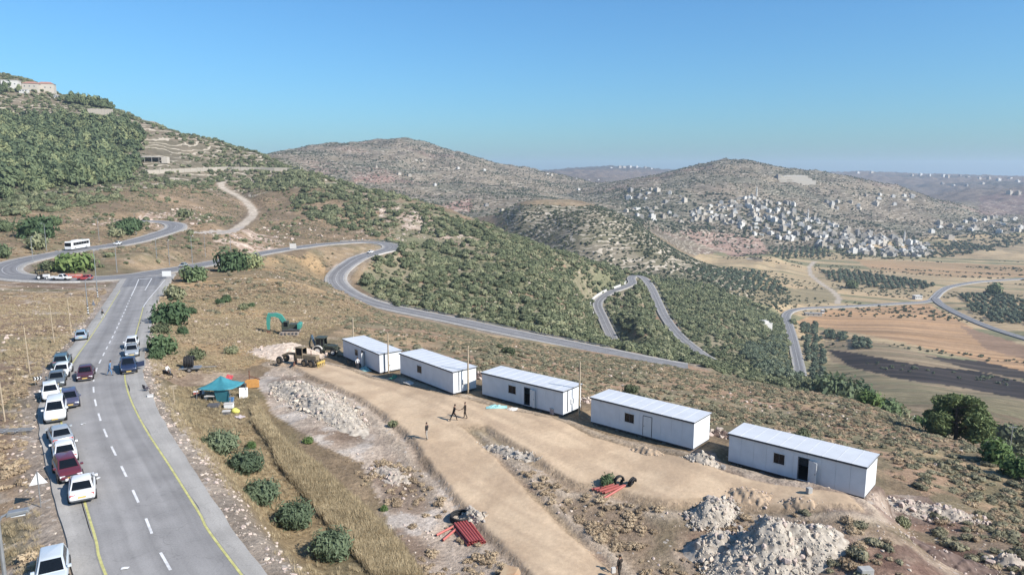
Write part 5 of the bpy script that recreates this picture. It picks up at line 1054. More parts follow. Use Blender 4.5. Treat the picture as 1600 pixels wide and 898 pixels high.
# trailer with a coil of black pipe
p = at(299, 579); t = thing('pipe_trailer', 'flat trailer beside the dirt spur, loaded with a black pipe coil', 'trailer', p, .25); MB().box(-1.5, 1.3, -.75, .75, .42, .52).build('bed', STEEL, t); MB().tube([(1.3, 0, .45), (3.2, 0, .4)], .06, 6).build('drawbar', STEEL, t)
for y in (-.85, .85): wheel(t, -.1, y, .34, .2, 'trailer')
def coil(label, pos, R, r, turns, axis_rot, name='pipe_coil'):
    mb = MB(); n = turns*20; mb.tube([((R)*math.cos(2*math.pi*k/20), (k/20-turns/2)*r*2.1, R*math.sin(2*math.pi*k/20)) for k in range(n+1)], r, 7); o = mb.build(name, BLACK, smooth=True, loc=pos); o.rotation_euler = axis_rot; tag(o, label, 'pipe coil'); return o
coil('coil of thick black pipe standing on the flat trailer', p+Vector((-.25, -.05, .53+.78)), .68, .1, 6, (0, 0, .25+math.pi/2))
# orange plough blade
p = at(394, 606); t = thing('plough_blade', 'bright orange plough blade with a rusty linkage right of the blue canopy', 'blade', p, .1); MB().prism([(-.9, 0), (.9, .1), (.9, 1.05), (.5, 1.2), (-.6, 1.15), (-.9, .95)], -.06, .06).build('blade', ORANGE, t, bevel=.02)
MB().tube([(-.3, .1, .9), (-.4, .5, 2.2)], .09, 6).build('linkage', RUST, t); MB().tube([(-.35, .3, 1.5), (.6, .3, 1.2), (.9, .5, 1.0)], .08, 6).build('linkage', RUST, t); MB().tube([(.5, .1, .9), (.5, .9, .3)], .07, 6).build('linkage', RUST, t)
# ------------------------------------------------------------------ camp under the canopy
CANOPY = M_('turquoise_tarpaulin', 30, 146, 162, .55, var=.12, scale=2.5, bump=.2)
p = at(346, 622); t = thing('canopy', 'turquoise pyramid canopy over camp gear beside the dirt spur', 'canopy', p, -.12)
def sheet():
    mb = MB(); n = 12; cs = [(-2.25, -1.5, 1.55), (2.1, -1.75, 1.75), (2.35, 1.55, 1.7), (-1.6, 1.7, 1.8)]; ap = Vector((-.1, .3, 2.75)); V = [tuple(ap)]; Fs = []; ring = []
    for lv in range(1, 7):
        r = lv/6; row = []
        for e in range(4):
            a, b = Vector(cs[e]), Vector(cs[(e+1) % 4])
            for k in range(6):
                q = a.lerp(b, k/6); w = ap.lerp(q, r); sag = .22*math.sin(math.pi*k/6)*r+.25*math.sin(math.pi*r); w.z -= sag*.8; w.z += .03*math.sin(7*w.x+3*w.y); V.append(tuple(w)); row.append(len(V)-1)
        ring.append(row)
    m = 24
    for k in range(m): Fs.append((0, ring[0][k], ring[0][(k+1) % m]))
    for a, b in zip(ring, ring[1:]):
        for k in range(m): Fs.append((a[k], b[k], b[(k+1) % m], a[(k+1) % m]))
    mb.add(V, Fs); return mb
o = sheet().build('tarpaulin', CANOPY, t, smooth=True); sm = o.modifiers.new('thick', 'SOLIDIFY'); sm.thickness = .02
for x, y, h in ((-2.2, -1.45, 1.55), (2.05, -1.7, 1.75), (2.3, 1.5, 1.7), (-1.55, 1.65, 1.8), (-.1, .3, 2.7)): MB().tube([(x*1.06, y*1.06, 0), (x, y, h)], .03, 6).build('leg', STEEL, t)
mb = MB(); mb.add([(.2, -1.35, .05), (1.8, -1.5, .05), (1.9, -1.6, 1.55), (-.1, -1.45, 1.5)], [(0, 1, 2, 3)]); o = mb.build('side_flap', CANOPY, t); o.modifiers.new('thick', 'SOLIDIFY').thickness = .02
def box_thing(name, cat, label, px, py, w, d, h, m, rz=0, lid=None, lift=0, parts=None):
    p = at(px, py); t = thing(name, label, cat, p+Vector((0, 0, lift)), rz); b = MB().box(-w/2, w/2, -d/2, d/2, 0, h*.82 if lid else h).build('shell', m, t, bevel=min(w, d, h)*.12)
    if lid: MB().box(-w/2-.02, w/2+.02, -d/2-.02, d/2+.02, h*.82+.002, h).build('lid', lid, t, bevel=.015)
    return t
DGREY = M_('dark_grey_fabric', 92, 92, 98, .9); YELF = M_('bright_yellow_fabric', 232, 228, 60, .8); PINK = M_('pale_pink_board', 214, 196, 196, .8); BLU = M_('blue_plastic', 60, 130, 190, .5); REDF = M_('red_fabric', 206, 50, 62, .8); TEALD = M_('deep_teal_cloth', 26, 100, 120, .8)
box_thing('mattress', 'mattress', 'dark grey folded mattress in front of the turquoise canopy', 334, 635, 1.25, .8, .35, DGREY, .15); box_thing('appliance', 'appliance', 'white metal appliance in front of the canopy, behind the yellow bag', 358, 637, 1.05, .6, .6, WHITE, .1, CONC)
box_thing('storage_crate', 'crate', 'grey crate with a pale lid left of the yellow bag', 354, 647, .85, .6, .45, DGREY, .2, CONC); box_thing('storage_bin', 'box', 'blue plastic bin under the right side of the canopy', 362, 627, .5, .45, .5, BLU, .1, BLU); box_thing('cooler_box', 'cooler', 'small red cooler at the far left of the camp gear', 306, 616, .5, .4, .4, REDF, .3, WHITE)
box_thing('storage_crate', 'crate', 'black crate behind the white leaning board', 382, 606, .6, .5, .7, STRIPE, .2, DGREY); box_thing('water_can', 'can', 'white water can in front of the left canopy leg', 322, 625, .34, .3, .55, WHITE, .3, CONC)
p = at(367, 645); mb = MB(); V, Q = ico_core([(0, 0, .28, .42, .32, .34), (.2, .05, .2, .36, .3, .25)], 1, 2, 5); mb.add(V, [tuple(q[:3]) for q in Q]); o = mb.build('cloth_bag', YELF, smooth=True, loc=p); tag(o, 'bright yellow stuffed bag on the grass below the canopy', 'bag')
def flat_sheet(name, cat, label, px, py, w, h, m, rot, lift=.05):
    p = at(px, py); mb = MB(); n = 5
    V = [((i/n-.5)*w, (j/n-.5)*h, .03*math.sin(i*2.1+j*1.3)) for j in range(n+1) for i in range(n+1)]; mb.add(V, [(j*(n+1)+i, j*(n+1)+i+1, (j+1)*(n+1)+i+1, (j+1)*(n+1)+i) for j in range(n) for i in range(n)])
    o = mb.build(name, m, loc=p+Vector((0, 0, lift))); o.rotation_euler = rot; o.modifiers.new('thick', 'SOLIDIFY').thickness = .03; tag(o, label, cat); return o
flat_sheet('foam_board', 'board', 'pale pinkish board lying on the grass below the yellow bag', 375, 652, 1.15, .7, PINK, (.08, 0, -.6), .12); flat_sheet('leaning_board', 'board', 'white board leaning at the right side of the canopy', 381, 621, 1.0, 1.3, WHITE, (1.1, .1, .5), .62); flat_sheet('red_cloth', 'cloth', 'red cloth draped over the back edge of the canopy', 360, 612, .8, .6, REDF, (.7, .2, 0), 1.95)
def plastic_chair(label, px, py, m, rz):
    p = at(px, py); t = thing('garden_chair', label, 'chair', p, rz, 'plastic garden chairs')
    for x in (-.2, .2):
        for y in (-.2, .2): MB().tube([(x*1.1, y*1.1, 0), (x, y, .43)], .025, 6).build('leg', m, t)
    MB().box(-.25, .25, -.25, .25, .43, .47).build('seat', m, t, bevel=.015); MB().box(-.25, .25, .22, .26, .48, .95, Matrix.Rotation(-.15, 4, 'X')).build('backrest', m, t, bevel=.015)
    for x in (-.25, .25): MB().box(x-.03, x+.03, -.2, .24, .64, .67).build('armrest', m, t)
plastic_chair('white plastic chair left of the canopy', 316, 620, WHITE, .5); plastic_chair('dark plastic chair left of the canopy, beside the red cooler', 310, 622, DGREY, -.6); plastic_chair('dark chair standing at the road edge left of the signpost', 230, 612, M_('brown_plastic', 92, 78, 86, .7), 2.6); plastic_chair('black chair in the shade in front of the farthest cabin', 547, 571, STRIPE, 2.2)
box_thing('cardboard_box', 'box', 'white box on the grass by the road edge, below the dark chair', 235, 621, .55, .45, .35, WHITE, .3, CONC)
t = thing('folding_table', 'pale folding table in front of the canopy opening', 'table', at(329, 627), .1); MB().box(-.55, .55, -.3, .3, .68, .72).build('table_top', CONC, t)
for x in (-.45, .45):
    for y in (-.22, .22): MB().tube([(x, y, 0), (x, y, .68)], .02, 6).build('leg', STEEL, t)
# ------------------------------------------------------------------ pipes, tyres, tarps, small debris
PIPE = M_('brick_red_plastic_pipe', 190, 72, 66, .5, var=.08); PIPE2 = M_('pale_red_plastic_pipe', 206, 96, 82, .5, var=.08)
def pipe_mesh(L, r):
    mb = MB(); n = 12; V = []
    for x, q in ((0, r), (L, r), (L, r*.84), (0, r*.84)):
        V += [(x, q*math.cos(2*math.pi*k/n), q*math.sin(2*math.pi*k/n)) for k in range(n)]
    mb.add(V, [(a*n+k, a*n+(k+1) % n, ((a+1) % 4)*n+(k+1) % n, ((a+1) % 4)*n+k) for a in range(4) for k in range(n)]); return mb.mesh('drain_pipe', smooth=False)
def pipe(p0, p1, r, m, label, lift, key):
    d = p1-p0; me = cached(('pipe', key, round(d.length, 1)), lambda: pipe_mesh(d.length, r)); me = me.copy(); me.materials.clear(); o = link('drain_pipe', me, m, loc=p0+Vector((0, 0, lift))); o.rotation_euler = d.to_track_quat('X', 'Z').to_euler(); tag(o, label, 'pipe', 'red drain pipes'); return o
a0, a1, b0, b1 = at(708, 823), at(735, 818), at(732, 853), at(758, 849)
for k in range(7): pipe(a0.lerp(a1, k/6), b0.lerp(b1, k/6), .105, PIPE, 'red drain pipe in the bottom layer of the pile below the access track', .12, 'a')
for k in range(5): pipe(a0.lerp(a1, .1+k/6.2), b0.lerp(b1, .1+k/6.2), .105, PIPE, 'red drain pipe in the top layer of the pile below the access track', .31, 'a')
pipe(at(682, 838), at(711, 823), .1, PIPE2, 'loose red pipe farthest left of the pile below the track', .15, 'b'); pipe(at(692, 846), at(712, 829), .1, PIPE2, 'loose red pipe lying between the pile and the leftmost loose one', .15, 'b')
c0, c1, d0, d1 = at(925, 766), at(945, 773), at(955, 760), at(976, 761)
for k in range(6): pipe(c0.lerp(c1, k/5), d0.lerp(d1, k/5), .1, PIPE2, 'pale red pipe in the fan-shaped pile beside the small bush', .13+.1*(k % 2), 'c')
pipe(at(943, 781), at(977, 760), .1, PIPE2, 'nearest pale red pipe, lying apart from the fan-shaped pile', .15, 'd')
coil('flat black pipe coil above the pile of red pipes below the track', at(719, 812)+Vector((0, 0, .25)), .8, .09, 3, (math.pi/2, 0, .3)); coil('upright black pipe coil beside the small bush and pale red pipes', at(967, 757)+Vector((0, 0, .42)), .42, .08, 2, (0, .15, .5)); coil('black pipe coil at the right end of the pale red pipes', at(987, 758)+Vector((0, 0, .36)), .38, .09, 2, (.3, 0, .9))
def crumple(name, cat, label, px, py, sx, sy, sz, m, seed):
    p = at(px, py); r = np.random.default_rng(seed); n = 14; mb = MB(); V = []
    for j in range(n+1):
        for i in range(n+1):
            u, v = i/n*2-1, j/n*2-1; e = max(0, 1-(u*u+v*v)**.8); V.append((u*sx, v*sy, e*sz*(.35+r.random())+.02))
    mb.add(V, [(j*(n+1)+i, j*(n+1)+i+1, (j+1)*(n+1)+i+1, (j+1)*(n+1)+i) for j in range(n) for i in range(n)]); o = mb.build(name, m, loc=p, rz=r.random()*3); tag(o, label, cat)
TQ = M_('turquoise_plastic_sheet', 140, 206, 204, .5); crumple('plastic_sheet', 'tarpaulin', 'crumpled pale turquoise sheet in front of the farthest cabin', 570, 578, 1.1, .7, .55, TQ, 1); crumple('plastic_sheet', 'tarpaulin', 'small green sheet at the corner of the farthest cabin', 616, 590, .6, .4, .4, M_('green_plastic_sheet', 70, 150, 120, .6), 2); crumple('plastic_sheet', 'tarpaulin', 'torn turquoise packaging in front of the middle cabin', 776, 636, 1.2, .5, .3, TQ, 3)
crumple('rag_heap', 'cloth', 'grey sheet on the dirt in front of the second farthest cabin', 640, 598, .8, .5, .25, CONC, 4)
crumple('plastic_sheet', 'tarpaulin', 'pale packaging scraps right of the turquoise packaging by the middle cabin', 800, 640, .9, .45, .25, CONC, 6)
box_thing('block_stack', 'blocks', 'small pale pink stack of blocks at the near corner of the middle cabin', 866, 646, .9, .6, .75, M_('pink_block', 206, 176, 166), .6, CONC); box_thing('concrete_block', 'block', 'grey concrete block on the ground below the bottom edge of the rubble heap', 1352, 897, .9, .6, .5, BLOCK, .1); box_thing('concrete_block', 'block', 'grey concrete block propping the underside of the nearest cabin', 1264, 770, .42, .36, .5, BLOCK, .3)
# scrap frame at the left edge
p = at(16, 677); t = thing('metal_frame', 'pale metal scrap frame lying in the field at the left edge', 'frame', p, .12)
for y in (-.5, 0, .5): MB().tube([(-3, y, .3), (2, y*.6, .35)], .06, 6).build('rail', STEEL, t)
for x in (-2.6, -1.5, -.4, .7): MB().tube([(x, -.55, .32), (x, .55, .32)], .05, 6).build('crossbar', STEEL, t)
# motorbike
p = at(262, 589); t = thing('motorcycle', 'dark motorcycle standing on the dirt spur', 'motorcycle', p, -.4)
for x in (-.65, .65): wheel(t, x, 0, .3, .12, 'moto', (BLACK, STEEL))
MB().prism([(-.5, .45), (.3, .45), (.5, .85), (.1, .95), (-.6, .8)], -.12, .12).build('body', STRIPE, t, bevel=.03); MB().box(-.7, .05, -.13, .13, .8, .88).build('seat', DGREY, t, bevel=.03); MB().tube([(.65, 0, .3), (.42, 0, 1.0)], .035, 6).build('fork', STEEL, t); MB().tube([(.4, -.35, 1.05), (.42, .35, 1.05)], .02, 6).build('handlebar', STRIPE, t); MB().tube([(-.1, .1, .4), (-.15, .28, .02)], .015, 5).build('kickstand', STEEL, t)
# ------------------------------------------------------------------ people: one skinned body each
def person(label, pos, rz, shirt, trousers, hair=(36, 28, 24), stride=.25, lean=0.0, arms=((.28, .1), (.28, -.15)), sit=False):
    H = .98; V = [(0, 0, H), (lean*.25, 0, H+.28), (lean*.5, 0, H+.5), (lean*.6, 0, H+.6), (lean*.72+.02, 0, H+.72), (lean*.78+.02, 0, H+.8)]; R = [.15, .135, .15, .06, .1, .075]; E = [(0, 1), (1, 2), (2, 3), (3, 4), (4, 5)]
    for sgn, k in ((-1, 1), (1, -1)):
        b = len(V); st_ = stride*k
        if sit: pts = [((0.02, sgn*.1, H-.06), .1), ((.42, sgn*.16, H-.1), .075), ((.4, sgn*.17, H-.5), .055), ((.42, sgn*.17, H-.62), .045), ((.55, sgn*.17, H-.64), .035)]
        else: pts = [((0, sgn*.1, H-.06), .105), ((st_*.6+.03, sgn*.11, H*.5), .075), ((st_*.9-.04, sgn*.11, .2), .052), ((st_-.05, sgn*.11, .07), .045), ((st_+.12, sgn*.12, .035), .034)]
        V += [q[0] for q in pts]; R += [q[1] for q in pts]; E += [(0, b)]+[(b+i, b+i+1) for i in range(4)]
        b = len(V); ax, fw = arms[0 if sgn < 0 else 1]; sh = (lean*.5, sgn*.2, H+.46)
        pts = [(sh, .062), ((sh[0]+fw*.4, sgn*(.2+ax*.3), H+.2), .048), ((sh[0]+fw+.08, sgn*(.2+ax*.35), H-.02+.15*abs(fw)), .038), ((sh[0]+fw*1.25+.12, sgn*(.2+ax*.35), H-.1+.2*abs(fw)), .036)]
        V += [q[0] for q in pts]; R += [q[1] for q in pts]; E += [(2, b)]+[(b+i, b+i+1) for i in range(3)]
        hb = len(V)-1; hp = Vector(V[hb])
        for f in range(4): V.append(tuple(hp+Vector((.03+.012*f, sgn*(-.025+.017*f), -.075+.008*abs(f-1)))) ); R.append(.011); E.append((hb, len(V)-1))
        V.append(tuple(hp+Vector((.05, -sgn*.03, -.03)))); R.append(.012); E.append((hb, len(V)-1))
    me = bpy.data.meshes.new('person'); me.from_pydata(V, E, []); o = bpy.data.objects.new('person', me); COL.objects.link(o); sk = o.modifiers.new('skin', 'SKIN'); sk.use_smooth_shade = True
    for i, q in enumerate(me.skin_vertices[0].data): q.radius = (R[i], R[i]*(.78 if i in (1, 2) else 1)); q.use_root = i == 0
    o.modifiers.new('sub', 'SUBSURF').levels = 1; dg = bpy.context.evaluated_depsgraph_get(); m2 = bpy.data.meshes.new_from_object(o.evaluated_get(dg)); bpy.data.objects.remove(o); m2.name = 'person'
    for q in (mat('cloth_%d_%d_%d' % shirt, tuple(C(*shirt)), .9, var=.15, scale=8), mat('cloth_%d_%d_%d' % trousers, tuple(C(*trousers)), .9, var=.15, scale=8), SKIN, mat('shoe_leather', (.03, .025, .02), .7)): m2.materials.append(q)
    zz = (H-.64) if sit else 0
    for f in m2.polygons:
        c = f.center; hd = c.z > H+.56; hand = abs(c.y) > .22 and c.z < H+.04+.2*max(abs(arms[0][1]), abs(arms[1][1])) and not (c.z < .6)
        f.material_index = 2 if (hd or (hand and abs(c.y) > .24)) else (1 if c.z < H+.02 and abs(c.y) < .24 else 0)
        if c.z < .1+zz*.5 and not sit: f.material_index = 3
    o = link('person', m2, loc=pos, rz=rz); tag(o, label, 'person'); hx, hz_ = lean*.78+.02, H+.76
    hm = MB(); V2, Q2 = ico_core([(hx-.012, 0, hz_+.025, .108, .09, .095)], 1, 2, 3); k = V2[:, 0] < hx+.055; hm.add(V2, [tuple(q[:3]) for q in Q2 if k[q[:3]].all() and V2[q[:3], 2].mean() > hz_-.06]); hm.build('hair', mat('hair_%d' % hair[0], tuple(C(*hair)), .8), o, smooth=True)
    fm = MB(); fm.add([(hx+.098, -.014, hz_-.04), (hx+.098, .014, hz_-.04), (hx+.095, 0, hz_+.005), (hx+.128, 0, hz_-.035)], [(0, 1, 3), (0, 3, 2), (1, 2, 3), (0, 2, 1)]); fm.build('nose', SKIN, o)
    for y in (-.035, .035): e = MB(); V3, Q3 = ico_core([(hx+.088, y, hz_+.012, .013, .016, .01)], 1, 1, 1); e.add(V3, [tuple(q[:3]) for q in Q3]); e.build('eye', STRIPE, o)
    m_ = MB().box(hx+.086, hx+.1, -.025, .025, hz_-.075, hz_-.066).build('mouth', mat('lips', tuple(C(150, 84, 76)), .6), o)
    for y in (-.1, .1): e = MB(); V3, Q3 = ico_core([(hx, y, hz_-.01, .022, .012, .034)], 1, 1, 1); e.add(V3, [tuple(q[:3]) for q in Q3]); e.build('ear', SKIN, o)
    return o
p = at(172, 588); p.z += .16; person('person in pale blue clothes walking across the road towards the pickup', p, .25, (88, 142, 190), (84, 136, 184), lean=.25, stride=.3)
person('tiny distant person on the left verge near the junction', at(161, 499)+Vector((0, 0, .1)), 1.2, (70, 70, 66), (190, 188, 180))
person('person in a white shirt sitting on the motorcycle', at(262, 589)+Vector((.0, 0, -.12)), -.4, (236, 234, 230), (52, 50, 52), sit=True, arms=((.2, .35), (.2, .35)))
person('person in a dark top and pale trousers at the left edge of the dirt track', at(667, 686), 2.6, (58, 54, 52), (172, 164, 154), stride=.12)
person('left of the two dark-clothed people on the track, stepping forward', at(709, 657), .5, (50, 42, 38), (58, 48, 42), stride=.38, lean=.22, arms=((.3, -.2), (.3, .5)))
person('right of the two dark-clothed people on the track, nearer the cabins', at(727, 653), 2.9, (52, 42, 36), (64, 52, 44), stride=.2, arms=((.3, .1), (.3, .4)))
person('dark-clothed person on the track at the bottom edge, carrying a pale bag', at(968, 903), 2.2, (54, 46, 42), (60, 54, 50), stride=.15, arms=((.4, .2), (.3, -.1)))
person('person in a white shirt beside the doorway of the farthest cabin', at(559, 577), 2.0, (232, 232, 230), (60, 62, 70), stride=.06)
p = at(968, 903); box_thing('cloth_bag', 'bag', 'small pale bag hanging beside the dark-clothed person at the bottom edge', 958, 903, .3, .2, .4, CONC, .3, lift=.45)
p0, p1 = at(712, 656), at(726, 654); d = MB().tube([tuple(p0+Vector((.3, 0, 1.15))), tuple(p1+Vector((-.2, 0, 1.1)))], .015, 6).build('measuring_staff', WOOD); tag(d, 'thin staff held between the two dark-clothed people on the track', 'staff')

# ------------------------------------------------------------------ rubble: heaps with loose stones
LIME = [M_('limestone_a', 212, 197, 175, .9, var=.2, scale=3, bump=.3), M_('limestone_b', 194, 178, 158, .9, var=.2, scale=3, bump=.3), M_('limestone_grey', 170, 160, 150, .9, var=.25, scale=3, bump=.3)]
CREAM = [M_('cream_stone', 210, 190, 168, .9, var=.15, scale=3, bump=.3), M_('pinkish_stone', 204, 180, 164, .9, var=.2, scale=3, bump=.3)]
def stone_mesh(seed, m):
    r = np.random.default_rng(seed); bm = bmesh.new(); pts = r.normal(size=(16, 3)); pts /= np.linalg.norm(pts, axis=1)[:, None]; pts *= np.array([1, .75+.3*r.random(), .55+.35*r.random()])*(.75+.4*r.random((16, 1)))
    for q in pts: bm.verts.new(q)
    g = bmesh.ops.convex_hull(bm, input=bm.verts); bmesh.ops.delete(bm, geom=[v for v in bm.verts if not v.link_faces], context='VERTS'); me = bpy.data.meshes.new('stone'); bm.to_mesh(me); bm.free(); me.materials.append(m); return me
STONES = [stone_mesh(400+i, LIME[i % 3]) for i in range(9)]; CSTONES = [stone_mesh(430+i, CREAM[i % 2]) for i in range(6)]
HSTONES = STONES+CSTONES
CO_STN, CO_CST = proto_coll('limestone', STONES), proto_coll('creamstone', CSTONES)
SOILM = {}
def soil(name, c1, c2):
    if name not in SOILM: SOILM[name] = mat(name, tuple(C(*c1)), .95, scale=2.2, col2=tuple(C(*c2)), detail=9, bump=.8, coords='Generated' if False else 'Object')
    return SOILM[name]
def heap(name, label, centre, ax, ay, rot, h, m, n_stone, n_small, smin, smax, stones, seed, rough=.5, cat='rubble heap', peaks=None, tone=None):
    c = at(*centre); t = thing(name, label, cat, c, rot); n = 84; r = np.random.default_rng(seed); u = np.linspace(-1.25, 1.25, n); U, Vv = np.meshgrid(u, u, indexing='ij'); X, Y = U*ax, Vv*ay
    def hh(x, y):
        q = 0
        for px_, py_, w_, a_ in (peaks or [(0, 0, .55, 1)]): q = np.maximum(q, a_*np.exp(-(((x/ax-px_)**2+(y/ay-py_)**2)/w_**2)**1.15))
        nn = fbm(x/1.6+seed, y/1.6, seed, 4); nr = np.abs(fbm(x/.9+seed, y/.9, seed+9, 3)-.5)
        return h*q*(1-rough*.6+rough*1.2*nn)+.5*h*rough*(nr-.15)*np.minimum(1, q*3)+.34*rough*(vnoise(x/.3+seed, y/.3, seed+17)-.5)*np.minimum(1, q*4)
    cr, sr = math.cos(rot), math.sin(rot)
    def gz(x, y): return ground(c.x+x*cr-y*sr, c.y+x*sr+y*cr)-c.z
    Z = hh(X, Y); edge = np.exp(-((U**2+Vv**2)/1.1)**4); Zg = gz(X, Y)+Z*1.0-.22*(1-np.clip(Z/(.18*h), 0, 1)); V = np.stack([X, Y, Zg], -1).reshape(-1, 3); idx = np.arange(n*n).reshape(n, n); Q = np.stack([idx[:-1, :-1], idx[1:, :-1], idx[1:, 1:], idx[:-1, 1:]], -1).reshape(-1, 4)
    link('heap_body', raw_mesh('heap_body', V, Q, smooth=cat != 'rubble heap'), m, t)
    def place(k, lo, hi):
        a = r.random(k)*6.283; d = np.sqrt(r.random(k))*1.02; x, y = np.cos(a)*d*ax, np.sin(a)*d*ay; q = hh(x, y)
        keep = (q > .04*h) | (r.random(k) < .35); x, y = x[keep], y[keep]; s = lo+(hi-lo)*r.random(len(x))**2.6; return x, y, gz(x, y)+hh(x, y)-.03+s*.25, s
    x, y, z, s = place(n_stone, smin, smax)
    for i in range(len(x)):
        o = link('stone', stones[r.integers(len(stones))], None, t, (x[i], y[i], z[i])); o.rotation_euler = tuple(r.random(3)*6.28); o.scale = (s[i],)*3
    if n_small:
        x, y, z, s = place(n_small, smin*.25, smin*1.1); VV, QQ = [], []
        base = [np.array([v.co[:] for v in me.vertices]) for me in stones]; bf = [np.array([[*f.vertices, f.vertices[-1]][:4] if len(f.vertices) == 3 else f.vertices[:4] for f in me.polygons]) for me in stones]; off = 0
        for i in range(len(x)):
            k = r.integers(len(stones)); a = r.random()*6.28; ca_, sa_ = math.cos(a), math.sin(a); w = base[k]*s[i]; w = np.c_[w[:, 0]*ca_-w[:, 2]*sa_, w[:, 1], w[:, 0]*sa_+w[:, 2]*ca_]+[x[i], y[i], z[i]]; VV.append(w); QQ.append(bf[k][:, :3]+off); off += len(w)
        o = link('loose_rubble', raw_mesh('loose_rubble', np.vstack(VV), np.vstack(QQ)), stones[0].materials[0], t); o['kind'] = 'stuff'
    return t
S_GREY, S_PALE, S_TAN, S_RED, S_CREAM = soil('grey_rubble_soil', (152, 138, 122), (202, 186, 166)), soil('pale_rubble_soil', (158, 144, 128), (208, 194, 174)), soil('tan_spoil', (176, 146, 112), (206, 174, 136)), soil('red_brown_spoil', (98, 76, 66), (138, 112, 98)), soil('cream_spoil', (196, 170, 146), (230, 206, 182))
heap('rubble_heap', 'big heap of pale grey broken rock at the bottom right, below the nearest cabins', (1195, 872), 5.2, 3.6, .15, 2.7, S_PALE, 290, 4200, .1, .36, HSTONES, 1, .75, peaks=[(0, -.1, .62, 1), (-.55, .5, .35, .6), (.45, -.2, .45, .8)])
heap('rubble_heap', 'grey-white rubble heap with dark hollows, just above the big rock heap', (1115, 803), 2.6, 1.9, .3, 1.3, S_PALE, 150, 1400, .09, .3, HSTONES, 2, .8)
heap('rubble_heap', 'long bank of grey-white broken rock between the canopy and the dirt platform', (496, 630), 10.5, 3.6, -.86, 1.15, S_PALE, 290, 4200, .1, .36, HSTONES, 3, .8, peaks=[(-.55, .1, .5, 1), (.1, 0, .5, .9), (.65, -.1, .4, .55)])
heap('spoil_mound', 'low cream spoil mound between the excavator and the grader', (450, 552), 7.6, 6.4, -.3, 1.5, S_CREAM, 90, 700, .1, .35, CSTONES, 4, .6, 'spoil mound')
heap('rubble_heap', 'small pale heap of rubble between the two nearest cabins', (1096, 722), 2.2, 1.1, -.6, .9, S_GREY, 50, 200, .1, .35, STONES, 5, .6)
heap('spoil_mound', 'mound of tan soil in front of the nearest cabin', (1172, 775), 2.6, 1.5, -.5, .5, S_TAN, 30, 260, .06, .16, CSTONES, 6, .75, 'spoil mound')
heap('spoil_mound', 'tan soil hump beside the open door of the nearest cabin', (1250, 785), 1.9, 1.1, -.4, .38, S_TAN, 20, 200, .06, .16, CSTONES, 7, .75, 'spoil mound')
heap('spoil_mound', 'tan soil piled against the closed-door cabin', (1012, 705), 2.2, 1.0, -.65, .42, S_TAN, 20, 200, .06, .16, CSTONES, 8, .75, 'spoil mound')
heap('rubble_heap', 'scatter of pale rubble on the slope right of the nearest cabin', (1452, 800), 5.6, 2.6, -.4, .7, S_GREY, 180, 900, .11, .42, CSTONES, 9, .9)
heap('rubble_heap', 'strip of white stones in the wedge between the two dirt tracks', (795, 708), 4.4, .9, -.62, .45, S_PALE, 70, 260, .08, .32, STONES, 10, .6)
heap('rubble_heap', 'grey stones behind the pile of red pipes below the track', (735, 806), 1.8, 1.0, -.6, .5, S_GREY, 60, 200, .08, .3, STONES, 11, .7)
heap('spoil_mound', 'ridge of dark reddish-brown soil at the bottom right corner', (1490, 882), 4.2, 2.2, -.35, .8, S_RED, 20, 160, .08, .3, CSTONES, 12, .8, 'spoil mound')
heap('rubble_heap', 'pile of larger pale stones at the bottom right corner beside the dark soil', (1572, 880), 1.8, 1.2, -.3, .7, S_GREY, 40, 120, .12, .42, CSTONES, 13, .7)
heap('rubble_heap', 'purplish stony rubble patch left of the dirt track, above the red pipes', (612, 742), 3.0, 1.6, -.7, .35, S_GREY, 70, 300, .07, .28, CSTONES, 14, .7)
heap('rubble_heap', 'pinkish boulders behind the gap between the two nearest cabins', (1128, 682), 2.6, 1.2, -.6, .7, S_RED, 60, 160, .12, .4, CSTONES, 15, .7); heap('rubble_heap', 'pinkish boulders in the gap right of the middle cabin', (917, 628), 1.8, 1.0, -.6, .6, S_RED, 40, 120, .1, .34, CSTONES, 16, .7); heap('rubble_heap', 'pinkish boulders in the gap left of the middle cabin', (750, 590), 1.6, 1.1, -.6, .7, S_RED, 40, 120, .1, .34, CSTONES, 17, .7)
p = at(798, 905); me = CSTONES[1].copy(); me.materials.clear(); o = link('boulder', me, mat('tan_boulder_rock', tuple(C(206, 180, 140)), .9, col2=tuple(C(176, 130, 88)), scale=1.4, detail=6, bump=.4), loc=p+Vector((0, 0, .35))); o.scale = (.85, .7, 1.0); tag(o, 'large tan boulder with a rusty stain at the bottom edge, left of the track', 'boulder')
# loose stones over the worked ground
x, y, z, px, py = candidates(26000, 40, 120, [[(410, 560), (520, 600), (660, 700), (860, 905), (640, 905), (560, 720), (420, 640)], [(740, 690), (900, 750), (1060, 770), (1300, 810), (1560, 800), (1600, 905), (1010, 905), (870, 800)], [(1080, 690), (1360, 770), (1560, 800), (1420, 830), (1100, 770)]], 380, 1640, 4, 41)
k = (RNG.random(len(x)) < np.clip(1.8*fbm(x/4, y/4, 381, 3)-.5, 0, 1)*.6) & (gfield(TD, x, y) > .9); x, y, z = x[k], y[k], z[k]; scatter('loose_stones', 'loose pale stones over the worked ground', np.c_[x, y, z], .04+.16*RNG.random(len(x))**3, CO_CST, 6, 42)
x, y, z, px, py = candidates(26000, 40, 240, [[(-60, 445), (165, 445), (110, 560), (66, 640), (60, 760), (110, 905), (-60, 905)], [(300, 440), (520, 400), (580, 485), (480, 520), (300, 560)], [(520, 500), (1180, 594), (1500, 690), (1600, 760), (1380, 740), (900, 610)]], -60, 1640, 5.3, 43)
